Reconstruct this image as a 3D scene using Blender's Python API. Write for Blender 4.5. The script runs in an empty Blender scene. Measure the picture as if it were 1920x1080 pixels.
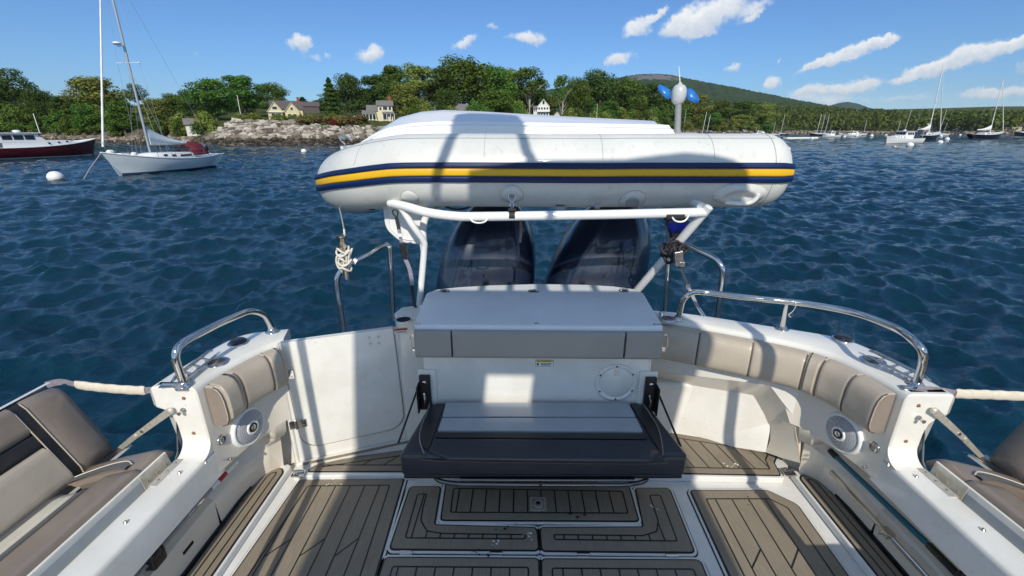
import bpy, bmesh, math, random
import numpy as np
from mathutils import Vector, Matrix
R = math.radians
scene = bpy.context.scene
col = scene.collection
random.seed(7); rng = np.random.default_rng(7)

# ---------------------------------------------------------------- camera
CZ = 2.5; PITCH = R(19.5); YAW = R(1.0); F = 833.0
cam = bpy.data.cameras.new('camera'); co = bpy.data.objects.new('camera', cam); col.objects.link(co)
co.location = (0, 0, CZ); co.rotation_euler = (R(90) - PITCH, 0, YAW)
cam.sensor_width = 36; cam.lens = F / 1920 * 36; cam.clip_start = 0.05; cam.clip_end = 30000
scene.camera = co

# ---------------------------------------------------------------- light
SUN_EL = R(36); SUN_AZ = R(4)      # sun stands behind the camera, a little to its right
sl = bpy.data.lights.new('sun', 'SUN'); so = bpy.data.objects.new('sun', sl); col.objects.link(so)
sl.energy = 3.6; sl.angle = R(0.4); sl.color = (1.0, 0.93, 0.80)
sd = Vector((-math.sin(SUN_AZ) * math.cos(SUN_EL), math.cos(SUN_AZ) * math.cos(SUN_EL), -math.sin(SUN_EL)))  # travel
so.rotation_euler = sd.to_track_quat('-Z', 'Y').to_euler(); so.location = (0, -5, 12)

def uvdir(px, py):
    a = (px - 960) / F; b = (py - 540) / F
    f = math.cos(PITCH) - b * math.sin(PITCH); d = math.sin(PITCH) + b * math.cos(PITCH)
    return Vector((a * math.cos(YAW) - f * math.sin(YAW), f * math.cos(YAW) + a * math.sin(YAW), -d))
def P(px, py, x=None, y=None, z=None, t=None):
    """the point of the place seen at a spot of the photograph, on a known plane"""
    d = uvdir(px, py)
    if z is not None: k = (z - CZ) / d.z
    elif y is not None: k = y / d.y
    elif x is not None: k = x / d.x
    else: k = t
    return Vector((0, 0, CZ)) + d * k
def PL(px, py, p0, n):
    d = uvdir(px, py); n = Vector(n); k = (Vector(p0) - Vector((0, 0, CZ))).dot(n) / d.dot(n)
    return Vector((0, 0, CZ)) + d * k

# ---------------------------------------------------------------- node helpers
class NT:
    def __init__(s, nt): s.nt = nt; nt.nodes.clear()
    def n(s, t, **kw):
        nd = s.nt.nodes.new(t)
        for k, v in kw.items(): setattr(nd, k, v)
        return nd
    def l(s, a, b): s.nt.links.new(a, b)
    def val(s, sock, v):
        if hasattr(v, 'is_linked') or hasattr(v, 'node'): s.l(v, sock)
        else: sock.default_value = v
    def m(s, op, a, b=None, c=None, clamp=False):
        nd = s.n('ShaderNodeMath', operation=op); nd.use_clamp = clamp
        s.val(nd.inputs[0], a)
        if b is not None: s.val(nd.inputs[1], b)
        if c is not None: s.val(nd.inputs[2], c)
        return nd.outputs[0]
    def noise(s, vec, scale, detail=4, rough=.5, dist=0):
        nd = s.n('ShaderNodeTexNoise'); nd.inputs['Scale'].default_value = scale
        nd.inputs['Detail'].default_value = detail; nd.inputs['Roughness'].default_value = rough
        nd.inputs['Distortion'].default_value = dist
        if vec is not None: s.l(vec, nd.inputs['Vector'])
        return nd.outputs[0]
    def ramp(s, fac, stops):
        nd = s.n('ShaderNodeValToRGB'); cr = nd.color_ramp
        while len(cr.elements) > len(stops): cr.elements.remove(cr.elements[-1])
        while len(cr.elements) < len(stops): cr.elements.new(.5)
        for e, (p, c) in zip(cr.elements, stops):
            e.position = p; e.color = (*c, 1) if len(c) == 3 else c
        s.l(fac, nd.inputs[0]); return nd.outputs[0]
    def mix(s, fac, a, b, mode='MIX'):
        nd = s.n('ShaderNodeMix', data_type='RGBA', blend_type=mode)
        s.val(nd.inputs[0], fac)
        for i, v in ((6, a), (7, b)):
            if isinstance(v, tuple): nd.inputs[i].default_value = (*v[:3], 1)
            else: s.l(v, nd.inputs[i])
        return nd.outputs[2]
    def mapping(s, vec, scale=(1, 1, 1), rot=(0, 0, 0), loc=(0, 0, 0), typ='POINT'):
        nd = s.n('ShaderNodeMapping', vector_type=typ)
        nd.inputs['Location'].default_value = loc; nd.inputs['Rotation'].default_value = rot; nd.inputs['Scale'].default_value = scale
        s.l(vec, nd.inputs[0]); return nd.outputs[0]
    def bump(s, h, strength=.3, dist=.01):
        nd = s.n('ShaderNodeBump'); nd.inputs['Strength'].default_value = strength; nd.inputs['Distance'].default_value = dist
        s.l(h, nd.inputs['Height']); return nd.outputs[0]

# ---------------------------------------------------------------- sky and clouds
SKY_STRENGTH = 0.1
w = bpy.data.worlds.new('World'); scene.world = w; w.use_nodes = True
N = NT(w.node_tree)
sky = N.n('ShaderNodeTexSky', sky_type='NISHITA'); sky.sun_disc = False
sky.sun_elevation = SUN_EL; sky.sun_rotation = math.atan2(-sd.x, -sd.y)
sky.altitude = 0; sky.air_density = 1.0; sky.dust_density = 0.0; sky.ozone_density = 4.0
hs = N.n('ShaderNodeHueSaturation'); hs.inputs['Saturation'].default_value = 1.0; N.l(sky.outputs[0], hs.inputs['Color'])
tn = N.mix(1.0, hs.outputs[0], (.50, .745, 1.02), 'MULTIPLY')
gm = N.n('ShaderNodeGamma'); gm.inputs[1].default_value = 1.0; N.l(tn, gm.inputs[0])
tc = N.n('ShaderNodeTexCoord'); sep = N.n('ShaderNodeSeparateXYZ'); N.l(tc.outputs['Generated'], sep.inputs[0])
yy = N.m('MAXIMUM', sep.outputs[1], 0.02)
cu = N.m('DIVIDE', sep.outputs[0], yy); cv = N.m('DIVIDE', sep.outputs[2], yy)
uv = N.n('ShaderNodeCombineXYZ'); N.l(cu, uv.inputs[0]); N.l(cv, uv.inputs[1])
# clouds: (centre x, centre y, half length, half height, tilt degrees, density) as seen over the harbour
CL = [(563, 80, 34, 21, 0, 1), (585, 112, 24, 12, -20, .55), (692, 98, 37, 20, 5, 1), (612, 106, 14, 8, 0, .6),
      (872, 78, 36, 18, 22, .9), (988, 68, 46, 18, -8, 1), (922, 46, 14, 9, 0, .5), (1158, 116, 40, 15, 12, .95),
      (1196, 52, 40, 22, 22, 1), (1238, 24, 28, 14, 35, .9), (1330, 28, 98, 40, 18, 1.15), (1290, 52, 52, 28, 5, 1), (1420, 14, 50, 16, 30, .6),
      (1402, 36, 34, 9, 32, .7), (1376, 126, 22, 11, 5, .8), (1467, 115, 10, 7, 30, .6), (1590, 98, 108, 17, 22, 1.1), (1560, 118, 62, 13, 12, .8),
      (1650, 72, 44, 13, 8, .95), (1450, 158, 30, 15, 8, 1), (1520, 172, 60, 16, 8, .95), (1600, 166, 60, 20, 6, .95), (1545, 190, 90, 12, 0, .65), (1640, 150, 40, 12, 5, .6),
      (1820, 106, 105, 26, 16, 1.15), (1735, 132, 62, 18, 12, 1), (1900, 84, 80, 16, 14, 1), (1700, 150, 38, 11, 8, .9),
      (1900, 175, 80, 16, 8, .85), (1830, 178, 40, 12, 5, .7), (1700, 186, 110, 10, 2, .45), (1980, 110, 90, 30, 10, .9), (2060, 60, 90, 40, 20, .9),
      (367, 101, 10, 7, 0, .4), (1310, 95, 9, 4, 0, 0.0)]
wob = N.n('ShaderNodeTexNoise'); wob.inputs['Scale'].default_value = 16; wob.inputs['Detail'].default_value = 6; wob.inputs['Roughness'].default_value = .7
N.l(uv.outputs[0], wob.inputs['Vector'])
wv = N.n('ShaderNodeVectorMath', operation='MULTIPLY_ADD'); N.l(wob.outputs['Color'], wv.inputs[0])
wv.inputs[1].default_value = (.085, .05, 0); N.l(uv.outputs[0], wv.inputs[2])
wv2 = N.n('ShaderNodeVectorMath', operation='SUBTRACT'); N.l(wv.outputs[0], wv2.inputs[0]); wv2.inputs[1].default_value = (.0425, .025, 0)
acc = None; accy = None
for (cx, cy, a, b, tilt, dens) in CL:
    if dens == 0: continue
    d0 = uvdir(cx, cy); d1 = uvdir(cx + a, cy); d2 = uvdir(cx, cy - b)
    u0, v0 = d0.x / d0.y, d0.z / d0.y
    su = abs(d1.x / d1.y - u0); sv = abs(d2.z / d2.y - v0)
    mp = N.mapping(wv2.outputs[0], scale=(su * 1.12, sv * 1.12, 1), rot=(0, 0, R(tilt)), loc=(u0, v0, 0), typ='TEXTURE')
    ln = N.n('ShaderNodeVectorMath', operation='DOT_PRODUCT'); N.l(mp, ln.inputs[0]); N.l(mp, ln.inputs[1])
    q = N.m('SUBTRACT', 1.0, ln.outputs['Value'])
    q = N.m('MULTIPLY', N.m('POWER', N.m('MAXIMUM', q, 0.0), 1.5), dens * 1.15)
    sp = N.n('ShaderNodeSeparateXYZ'); N.l(mp, sp.inputs[0])
    ty = N.m('MULTIPLY', sp.outputs[1], q)
    acc = q if acc is None else N.m('ADD', acc, q)
    accy = ty if accy is None else N.m('ADD', accy, ty)
fine = N.noise(uv.outputs[0], 42, 6, .65)
big = N.noise(uv.outputs[0], 12, 5, .6)
dsum = N.m('SUBTRACT', N.m('MULTIPLY', acc, 1.35), N.m('ADD', N.m('MULTIPLY', fine, 1.5), N.m('MULTIPLY', big, .45)))
mask = N.n('ShaderNodeMapRange', interpolation_type='SMOOTHSTEP'); N.l(N.m('ADD', dsum, .62), mask.inputs[0])
mask.inputs[1].default_value = -.05; mask.inputs[2].default_value = 1.05; mask.inputs[4].default_value = .93
# thin veil near the horizon at the right
ht = N.m('DIVIDE', accy, N.m('MAXIMUM', acc, .05))
shade = N.n('ShaderNodeMapRange'); N.l(N.m('ADD', ht, N.m('MULTIPLY', N.m('SUBTRACT', fine, .5), 1.6)), shade.inputs[0])
shade.inputs[1].default_value = -.6; shade.inputs[2].default_value = .5
ccol = N.mix(shade.outputs[0], (5.4, 6.2, 7.2), (9.3, 9.3, 9.1))
veil = N.n('ShaderNodeMapRange', interpolation_type='SMOOTHSTEP'); N.l(cv, veil.inputs[0])
veil.inputs[1].default_value = .11; veil.inputs[2].default_value = .02; veil.inputs[3].default_value = 0; veil.inputs[4].default_value = .42
vr = N.n('ShaderNodeMapRange', interpolation_type='SMOOTHSTEP'); N.l(cu, vr.inputs[0])
vr.inputs[1].default_value = .35; vr.inputs[2].default_value = .8
vm = N.m('MULTIPLY', N.m('MULTIPLY', veil.outputs[0], vr.outputs[0]), N.m('ADD', N.m('MULTIPLY', big, 1.6), -.2), clamp=True)
skyc = N.mix(vm, gm.outputs[0], (6.6, 7.9, 9.2))
allc0 = N.mix(mask.outputs[0], skyc, ccol)
# unseen broken cloud added overhead and behind the camera, to fill the shade
ov = N.noise(tc.outputs['Generated'], 2.6, 7, .6); om = N.n('ShaderNodeMapRange', interpolation_type='SMOOTHSTEP'); N.l(ov, om.inputs[0]); om.inputs[1].default_value = .42; om.inputs[2].default_value = .60
b1 = N.n('ShaderNodeMapRange', interpolation_type='SMOOTHSTEP'); N.l(sep.outputs[2], b1.inputs[0]); b1.inputs[1].default_value = .42; b1.inputs[2].default_value = .62
b2 = N.n('ShaderNodeMapRange', interpolation_type='SMOOTHSTEP'); N.l(sep.outputs[1], b2.inputs[0]); b2.inputs[1].default_value = .12; b2.inputs[2].default_value = -.12
om2 = N.m('MULTIPLY', N.m('MULTIPLY', om.outputs[0], N.m('MAXIMUM', b1.outputs[0], b2.outputs[0])), .92)
allc = N.mix(om2, allc0, (4.8, 6.3, 8.0))
bg = N.n('ShaderNodeBackground'); bg.inputs[1].default_value = SKY_STRENGTH; N.l(allc, bg.inputs[0])
wo = N.n('ShaderNodeOutputWorld'); N.l(bg.outputs[0], wo.inputs[0])

vs = scene.view_settings
vs.view_transform = 'Standard'; vs.look = 'None'; vs.exposure = 0.16; vs.gamma = 1.0; vs.use_curve_mapping = False
scene.render.engine = 'CYCLES'

# ---------------------------------------------------------------- materials
M = {}
def mat(name, color, rough=.5, metal=0, coat=0, spec=.5, var=0, vscale=8, bump=0, bscale=200, extra=None, rvar=0):
    m = bpy.data.materials.new(name); m.use_nodes = True; n = NT(m.node_tree)
    b = n.n('ShaderNodeBsdfPrincipled'); o = n.n('ShaderNodeOutputMaterial'); n.l(b.outputs[0], o.inputs[0])
    b.inputs['Roughness'].default_value = rough; b.inputs['Metallic'].default_value = metal
    b.inputs['Coat Weight'].default_value = coat; b.inputs['Coat Roughness'].default_value = .06
    b.inputs['Specular IOR Level'].default_value = spec
    t = n.n('ShaderNodeTexCoord'); v = t.outputs['Object']
    c = color
    if var:
        f = n.noise(v, vscale, 5, .6)
        lo = tuple(x * (1 - var) for x in color); hi = tuple(min(1, x * (1 + var * .6)) for x in color)
        cc = n.ramp(f, [(.3, lo), (.7, hi)]); n.l(cc, b.inputs['Base Color'])
    else:
        b.inputs['Base Color'].default_value = (*c, 1)
    if rvar:
        f2 = n.noise(v, vscale * 2.3, 4, .6); rr = n.n('ShaderNodeMapRange'); n.l(f2, rr.inputs[0])
        rr.inputs[1].default_value = .3; rr.inputs[2].default_value = .7; rr.inputs[3].default_value = max(.02, rough - rvar); rr.inputs[4].default_value = rough + rvar
        n.l(rr.outputs[0], b.inputs['Roughness'])
    if bump:
        n.l(n.bump(n.noise(v, bscale, 3, .6), bump, .002), b.inputs['Normal'])
    if extra: extra(n, b, v)
    M[name] = m; return m

def gel_extra(n, b, v):
    # weathered gelcoat: faint grime specks and slightly yellowed patches
    f = n.noise(v, 3.2, 6, .65); base = n.ramp(f, [(.35, (.70, .68, .62)), (.62, (.80, .785, .74))])
    s = n.noise(v, 60, 2, .5); sp = n.n('ShaderNodeMapRange'); n.l(s, sp.inputs[0]); sp.inputs[1].default_value = .71; sp.inputs[2].default_value = .76
    d = n.noise(v, 5, 3, .5); dm = n.m('MULTIPLY', sp.outputs[0], n.m('GREATER_THAN', d, .52))
    n.l(n.mix(n.m('MULTIPLY', dm, .5), base, (.35, .31, .25)), b.inputs['Base Color'])
    n.l(n.bump(n.noise(v, 9, 4, .5), .06, .01), b.inputs['Normal'])
mat('gelcoat', (.78, .78, .76), .22, 0, .45, extra=gel_extra, rvar=.07)
def nonskid(n, b, v):
    base = n.ramp(n.noise(v, 7, 6, .7), [(.3, (.66, .65, .62)), (.7, (.77, .765, .745))])
    n.l(base, b.inputs['Base Color']); n.l(n.bump(n.noise(v, 260, 2, .5), .25, .003), b.inputs['Normal'])
mat('gelcoat_floor', (.72, .72, .7), .42, 0, .1, extra=nonskid)
mat('lid_satin', (.70, .73, .76), .5, 0, .0, var=.05, vscale=5)
mat('liner_bounce', (.82, .75, .645), .2, 0, .35, var=.05, vscale=4)  # warm bounce light on the inner walls is put into the colour
mat('gelcoat_shaded', (.80, .725, .61), .2, 0, .35, var=.05, vscale=4)  # gelcoat copy for shaded inner faces, warm bounce mixed into its colour
mat('bluegrey_paint', (.36, .40, .43), .35, 0, .2, var=.08, vscale=20)
def leather_extra(n, b, v):
    vo = n.n('ShaderNodeTexVoronoi'); vo.inputs['Scale'].default_value = 420; n.l(v, vo.inputs['Vector'])
    big = n.noise(v, 9, 4, .6); h = n.m('ADD', n.m('MULTIPLY', vo.outputs[0], .25), n.m('MULTIPLY', big, 6))
    n.l(n.bump(h, .22, .0022), b.inputs['Normal'])
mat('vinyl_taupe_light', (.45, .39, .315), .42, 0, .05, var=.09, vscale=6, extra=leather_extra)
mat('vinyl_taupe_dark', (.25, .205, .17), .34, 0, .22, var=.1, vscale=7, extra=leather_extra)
mat('vinyl_cream', (.62, .58, .48), .45, 0, .05, var=.08, vscale=6, extra=leather_extra)
mat('vinyl_black', (.016, .016, .019), .36, 0, .15, var=.1, extra=leather_extra)
mat('vinyl_grey_mesh', (.12, .12, .12), .6, 0, 0, var=.15, vscale=150, bump=.3)
mat('vinyl_dark_shaded', (.024, .030, .042), .33, 0, .15, var=.08, vscale=6, extra=leather_extra)  # dark taupe upholstery with the rear seat's blue shade in its colour
mat('vinyl_light_shaded', (.33, .36, .39), .4, 0, .1, var=.08, vscale=6, extra=leather_extra)  # light seat upholstery, bluish shade put into its colour
mat('vinyl_pad_shaded', (.30, .29, .27), .42, 0, .05, var=.06, vscale=6, extra=leather_extra)  # light taupe copy, darkened and greyed for the shaded box pads
mat('piping', (.09, .07, .06), .5)
def teak_extra(n, b, v):
    st = n.mapping(v, scale=(60, 3.0, 1)); f = n.noise(st, 3, 6, .7)
    g = n.noise(v, 6, 5, .65); base = n.ramp(f, [(.25, (.205, .170, .128)), (.75, (.305, .26, .20))])
    c = n.mix(n.m('MULTIPLY', n.ramp(g, [(.45, (0, 0, 0)), (.7, (1, 1, 1))]), .35), base, (.165, .135, .10))
    s = n.noise(v, 22, 5, .7); sm = n.n('ShaderNodeMapRange'); n.l(s, sm.inputs[0]); sm.inputs[1].default_value = .70; sm.inputs[2].default_value = .76
    c2 = n.mix(n.m('MULTIPLY', sm.outputs[0], .6), c, (.5, .46, .4)); n.l(c2, b.inputs['Base Color'])
    n.l(n.bump(n.noise(n.mapping(v, scale=(1, .12, 1)), 500, 3, .6), .3, .002), b.inputs['Normal'])
mat('teak_foam', (.25, .2, .15), .72, spec=.3, extra=teak_extra)
mat('caulk', (.012, .011, .011), .55)
mat('stainless', (.62, .61, .59), .09, 1, rvar=.05, vscale=30)
mat('stainless_worn', (.62, .58, .51), .26, 1, var=.15, vscale=60, rvar=.12)
mat('steel_dull', (.66, .62, .54), .42, .55, var=.18, vscale=50)
mat('steel_dark', (.16, .16, .17), .15, 1)
mat('black_plastic', (.012, .012, .013), .4)
mat('black_hole', (.004, .004, .005), .9)
mat('white_paint', (.80, .80, .79), .25, 0, .4, var=.03, vscale=10)
mat('grey_plastic', (.30, .31, .32), .4)
def grille(n, b, v):
    vo = n.n('ShaderNodeTexVoronoi'); vo.inputs['Scale'].default_value = 230; vo.inputs['Randomness'].default_value = 0.35; n.l(v, vo.inputs['Vector'])
    n.l(n.ramp(vo.outputs[0], [(.30, (.12, .13, .15)), (.42, (.40, .41, .43))]), b.inputs['Base Color'])
mat('speaker_grille', (.4, .4, .4), .4, extra=grille)
def pvc_extra(n, b, v):
    f = n.noise(n.mapping(v, scale=(6, 6, .7)), 5, 6, .7); g = n.noise(v, 2.0, 4, .6)
    base = n.ramp(g, [(.3, (.58, .585, .56)), (.7, (.70, .70, .67))])
    sm = n.n('ShaderNodeMapRange'); n.l(f, sm.inputs[0]); sm.inputs[1].default_value = .56; sm.inputs[2].default_value = .78
    n.l(n.mix(n.m('MULTIPLY', sm.outputs[0], .38), base, (.26, .25, .22)), b.inputs['Base Color'])
    n.l(n.bump(n.noise(v, 7, 4, .55), .15, .012), b.inputs['Normal'])
mat('pvc_grey', (.56, .57, .56), .38, 0, .1, extra=pvc_extra)
mat('stripe_blue', (.003, .017, .082), .38, spec=.35)
mat('stripe_yellow', (.75, .43, .01), .35, 0, .1, var=.06)
mat('hull_white', (.84, .84, .82), .3, 0, .3, var=.04, vscale=4)
mat('pod_grey', (.50, .52, .53), .4, 0, .1); mat('grey_shaft', (.27, .28, .29), .45)
mat('prop_blue', (.02, .17, .55), .35, 0, .2)
def cowl_extra(n, b, v):
    vo = n.n('ShaderNodeTexVoronoi'); vo.inputs['Scale'].default_value = 900; n.l(v, vo.inputs['Vector'])
    n.l(n.mix(n.m('LESS_THAN', vo.outputs[0], .22), (.004, .012, .036), (.026, .042, .075)), b.inputs['Base Color'])
mat('cowl_navy', (.006, .012, .026), .42, 0, 1.0, extra=cowl_extra)
mat('rope_white', (.68, .65, .57), .85, var=.2, vscale=300, bump=.6, bscale=150)
mat('strap_black', (.02, .02, .028), .7, var=.2, vscale=200)
mat('strap_grey', (.27, .25, .30), .7, var=.3, vscale=60)
mat('teal_tube', (.006, .115, .17), .4)
mat('red_tape', (.45, .02, .03), .4)
mat('sleeve_cream', (.66, .60, .49), .75, var=.12, vscale=40, bump=.4, bscale=120)
mat('label_yellow', (.75, .55, .02), .4); mat('label_white', (.75, .75, .73), .4); mat('label_red', (.5, .06, .02), .4)
mat('ink', (.02, .02, .02), .5)
mat('blue_cloth', (.01, .03, .42), .6, var=.2)
mat('rust', (.30, .12, .04), .8)

# ---------------------------------------------------------------- mesh builder
WL = {}          # world location of every object made
def tag(o, label=None, cat=None, group=None, kind=None):
    if label: o['label'] = label
    if cat: o['category'] = cat
    if group: o['group'] = group
    if kind: o['kind'] = kind
    return o
def empty(name, loc, label, cat, group=None, rz=0):
    o = bpy.data.objects.new(name, None); col.objects.link(o); o.empty_display_size = .3
    o.location = loc; o.rotation_euler.z = rz; WL[o.name] = Vector(loc); return tag(o, label, cat, group)
class MB:
    def __init__(s): s.v = []; s.f = []; s.mi = []; s.sm = []
    def add(s, vs, fs, mi=0, smooth=False):
        o = len(s.v); s.v += [tuple(v) for v in vs]
        for f in fs: s.f.append([o + i for i in f]); s.mi.append(mi); s.sm.append(smooth)
        return s
    def quad(s, a, b, c, d, mi=0): return s.add([a, b, c, d], [(0, 1, 2, 3)], mi)
    def poly(s, pts, mi=0): return s.add(pts, [tuple(range(len(pts)))], mi)
    def box(s, c, d, mi=0, rz=0, ry=0, rx=0):
        m = Matrix.Rotation(rz, 3, 'Z') @ Matrix.Rotation(ry, 3, 'Y') @ Matrix.Rotation(rx, 3, 'X'); c = Vector(c)
        vs = [c + m @ Vector((sx * d[0] / 2, sy * d[1] / 2, sz * d[2] / 2)) for sz in (-1, 1) for sy in (-1, 1) for sx in (-1, 1)]
        return s.add(vs, [(0, 2, 3, 1), (4, 5, 7, 6), (0, 1, 5, 4), (2, 6, 7, 3), (0, 4, 6, 2), (1, 3, 7, 5)], mi)
    def prism(s, poly, z0, z1, mi=0, top=None):
        n = len(poly); vs = [(p[0], p[1], z0) for p in poly] + [(p[0], p[1], z1) for p in (top or poly)]
        a = sum(poly[i][0] * poly[(i + 1) % n][1] - poly[(i + 1) % n][0] * poly[i][1] for i in range(n))
        fs = [tuple(range(n))[::-1], tuple(range(n, 2 * n))] + [(i, (i + 1) % n, n + (i + 1) % n, n + i) for i in range(n)]
        if a < 0: fs = [f[::-1] for f in fs]
        return s.add(vs, fs, mi)
    def extrude(s, pts, d, mi=0):
        """planar polygon pts extruded by vector d"""
        n = len(pts); d = Vector(d); vs = [Vector(p) for p in pts] + [Vector(p) + d for p in pts]
        return s.add(vs, [tuple(range(n))[::-1], tuple(range(n, 2 * n))] + [(i, (i + 1) % n, n + (i + 1) % n, n + i) for i in range(n)], mi)
    def loft(s, secs, mi=0, closed=False, caps=True, smooth=True):
        n = len(secs[0]); vs = [p for sec in secs for p in sec]; fs = []
        for k in range(len(secs) - 1):
            for i in range(n if closed else n - 1):
                j = (i + 1) % n; fs.append((k * n + i, k * n + j, (k + 1) * n + j, (k + 1) * n + i))
        s.add(vs, fs, mi, smooth)
        if caps and closed:
            s.add(secs[0], [tuple(range(n))[::-1]], mi); s.add(secs[-1], [tuple(range(n))], mi)
        return s
    def tube(s, path, r, mi=0, n=12, caps=True, closed=False):
        path = [Vector(p) for p in path]; m = len(path); secs = []
        rs = r if isinstance(r, (list, tuple)) else [r] * m
        up = None
        for i, p in enumerate(path):
            if closed: t = path[(i + 1) % m] - path[i - 1]
            else: t = path[min(i + 1, m - 1)] - path[max(i - 1, 0)]
            if t.length < 1e-9: t = Vector((0, 0, 1))
            t.normalize()
            if up is None:
                up = Vector((0, 0, 1)) if abs(t.z) < .9 else Vector((0, 1, 0))
            a = t.cross(up)
            if a.length < 1e-6: a = t.cross(Vector((1, 0, 0)))
            a.normalize(); b = a.cross(t).normalized(); up = b
            secs.append([p + (a * math.cos(q) + b * math.sin(q)) * rs[i] for q in [2 * math.pi * k / n for k in range(n)]])
        if closed: secs.append(secs[0]); caps = False
        s.loft(secs, mi, closed=True, caps=caps); return s
    def lathe(s, c, prof, axis=(0, 0, 1), n=24, mi=0, smooth=True, caps=True):
        ax = Vector(axis).normalized(); a = ax.orthogonal().normalized(); b = ax.cross(a); c = Vector(c)
        secs = [[c + ax * h + (a * math.cos(q) + b * math.sin(q)) * max(r, 1e-4) for q in [2 * math.pi * k / n for k in range(n)]] for r, h in prof]
        s.loft(secs, mi, closed=True, caps=caps, smooth=smooth); return s
    def sphere(s, c, r, mi=0, n=16, m=10, sc=(1, 1, 1)):
        secs = [];
        for i in range(m + 1):
            a = math.pi * i / m - math.pi / 2
            secs.append([(c[0] + r * sc[0] * math.cos(a) * math.cos(q), c[1] + r * sc[1] * math.cos(a) * math.sin(q), c[2] + r * sc[2] * math.sin(a)) for q in [2 * math.pi * k / n for k in range(n)]])
        s.loft(secs, mi, closed=True, caps=False); return s
    def build(s, name, mats, parent=None, bevel=0, seg=2, sub=0, origin=None, weld=False, fixn=True, ang=35):
        me = bpy.data.meshes.new(name)
        V = np.array(s.v, dtype=float); 
        c = Vector(origin) if origin is not None else Vector(((V.min(0) + V.max(0)) / 2).tolist())
        V = V - np.array(c)
        me.from_pydata(V.tolist(), [], s.f)
        if isinstance(mats, str): mats = [mats]
        for m in mats: me.materials.append(M[m])
        me.polygons.foreach_set('material_index', s.mi); me.polygons.foreach_set('use_smooth', s.sm)
        if fixn or weld:
            bm = bmesh.new(); bm.from_mesh(me)
            if weld: bmesh.ops.remove_doubles(bm, verts=bm.verts, dist=1e-5)
            if fixn: bmesh.ops.recalc_face_normals(bm, faces=bm.faces)
            bm.to_mesh(me); bm.free()
        me.update()
        o = bpy.data.objects.new(name, me); col.objects.link(o)
        pw = Vector((0, 0, 0))
        if parent is not None: o.parent = parent; pw = WL[parent.name]
        o.location = c - pw; WL[o.name] = c
        if bevel:
            b = o.modifiers.new('bevel', 'BEVEL'); b.width = bevel; b.segments = seg; b.limit_method = 'ANGLE'; b.angle_limit = R(ang)
            b.harden_normals = False
            for p in me.polygons: p.use_smooth = True
            wn = o.modifiers.new('wn', 'WEIGHTED_NORMAL'); wn.keep_sharp = True
        if sub:
            b = o.modifiers.new('sub', 'SUBSURF'); b.levels = sub; b.render_levels = sub
        return o
def crom(pts, k=6, closed=False):
    pts = [Vector(p) for p in pts]; n = len(pts); out = []
    for i in range(n - (0 if closed else 1)):
        p0 = pts[(i - 1) % n] if (closed or i > 0) else pts[0]; p1 = pts[i]; p2 = pts[(i + 1) % n]
        p3 = pts[(i + 2) % n] if (closed or i + 2 < n) else pts[-1]
        for j in range(k):
            t = j / k
            out.append(.5 * ((2 * p1) + (-p0 + p2) * t + (2 * p0 - 5 * p1 + 4 * p2 - p3) * t * t + (-p0 + 3 * p1 - 3 * p2 + p3) * t ** 3))
    if not closed: out.append(pts[-1])
    return out
def bend(pts, r, k=6):
    """polyline with its corners rounded to radius r (2D or 3D)"""
    pts = [Vector(p) for p in pts]; out = [pts[0]]
    for i in range(1, len(pts) - 1):
        a, b, c = pts[i - 1], pts[i], pts[i + 1]; u = (a - b); v = (c - b)
        d = min(r, u.length * .49, v.length * .49); p = b + u.normalized() * d; q = b + v.normalized() * d
        for j in range(k + 1):
            t = j / k; out.append((1 - t) ** 2 * p + 2 * t * (1 - t) * b + t * t * q)
    out.append(pts[-1]); return out
def fillet(poly, r, k=5):
    n = len(poly); out = []; pts = [Vector(p[:2]) for p in poly]
    for i in range(n):
        a, b, c = pts[i - 1], pts[i], pts[(i + 1) % n]; u = (a - b); v = (c - b)
        d = min(r, u.length * .45, v.length * .45); p = b + u.normalized() * d; q = b + v.normalized() * d
        for j in range(k + 1):
            t = j / k; out.append((1 - t) ** 2 * p + 2 * t * (1 - t) * b + t * t * q)
    return out
def area(poly):
    n = len(poly); return sum(poly[i][0] * poly[(i + 1) % n][1] - poly[(i + 1) % n][0] * poly[i][1] for i in range(n)) / 2
def inset(poly, d):
    """positive d shrinks"""
    n = len(poly); s = 1 if area(poly) > 0 else -1; out = []; pts = [Vector(p[:2]) for p in poly]
    for i in range(n):
        a, b, c = pts[i - 1], pts[i], pts[(i + 1) % n]; u = (b - a).normalized(); v = (c - b).normalized()
        n1 = Vector((-u.y, u.x)) * s; n2 = Vector((-v.y, v.x)) * s; m = n1 + n2
        if m.length < 1e-6: m = n1
        m.normalize(); out.append(b + m * d / max(.3, m.dot(n1)))
    return out
def clip(poly, p, d):
    """segments of the line p + t d inside poly"""
    ts = []; n = len(poly)
    for i in range(n):
        a = Vector(poly[i][:2]); b = Vector(poly[(i + 1) % n][:2]); e = b - a; den = d.x * e.y - d.y * e.x
        if abs(den) < 1e-9: continue
        t = ((a.x - p.x) * e.y - (a.y - p.y) * e.x) / den; s = ((a.x - p.x) * d.y - (a.y - p.y) * d.x) / den
        if 0 <= s < 1: ts.append(t)
    ts.sort(); return [(p + d * ts[i], p + d * ts[i + 1]) for i in range(0, len(ts) - 1, 2)]

# ================================================================ THE MOTOR BOAT WE STAND ON
BX = .12; ZT = 1.444; ZS = 1.10; ZF = .62
boat = empty('motor_boat', (BX, 1.2, 0), 'white cruiser in the foreground with its open aft cockpit, teak foam floor and twin outboards', 'motor boat')
def W(u, v, z, s=1): return Vector((BX + s * u, v, z))

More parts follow.
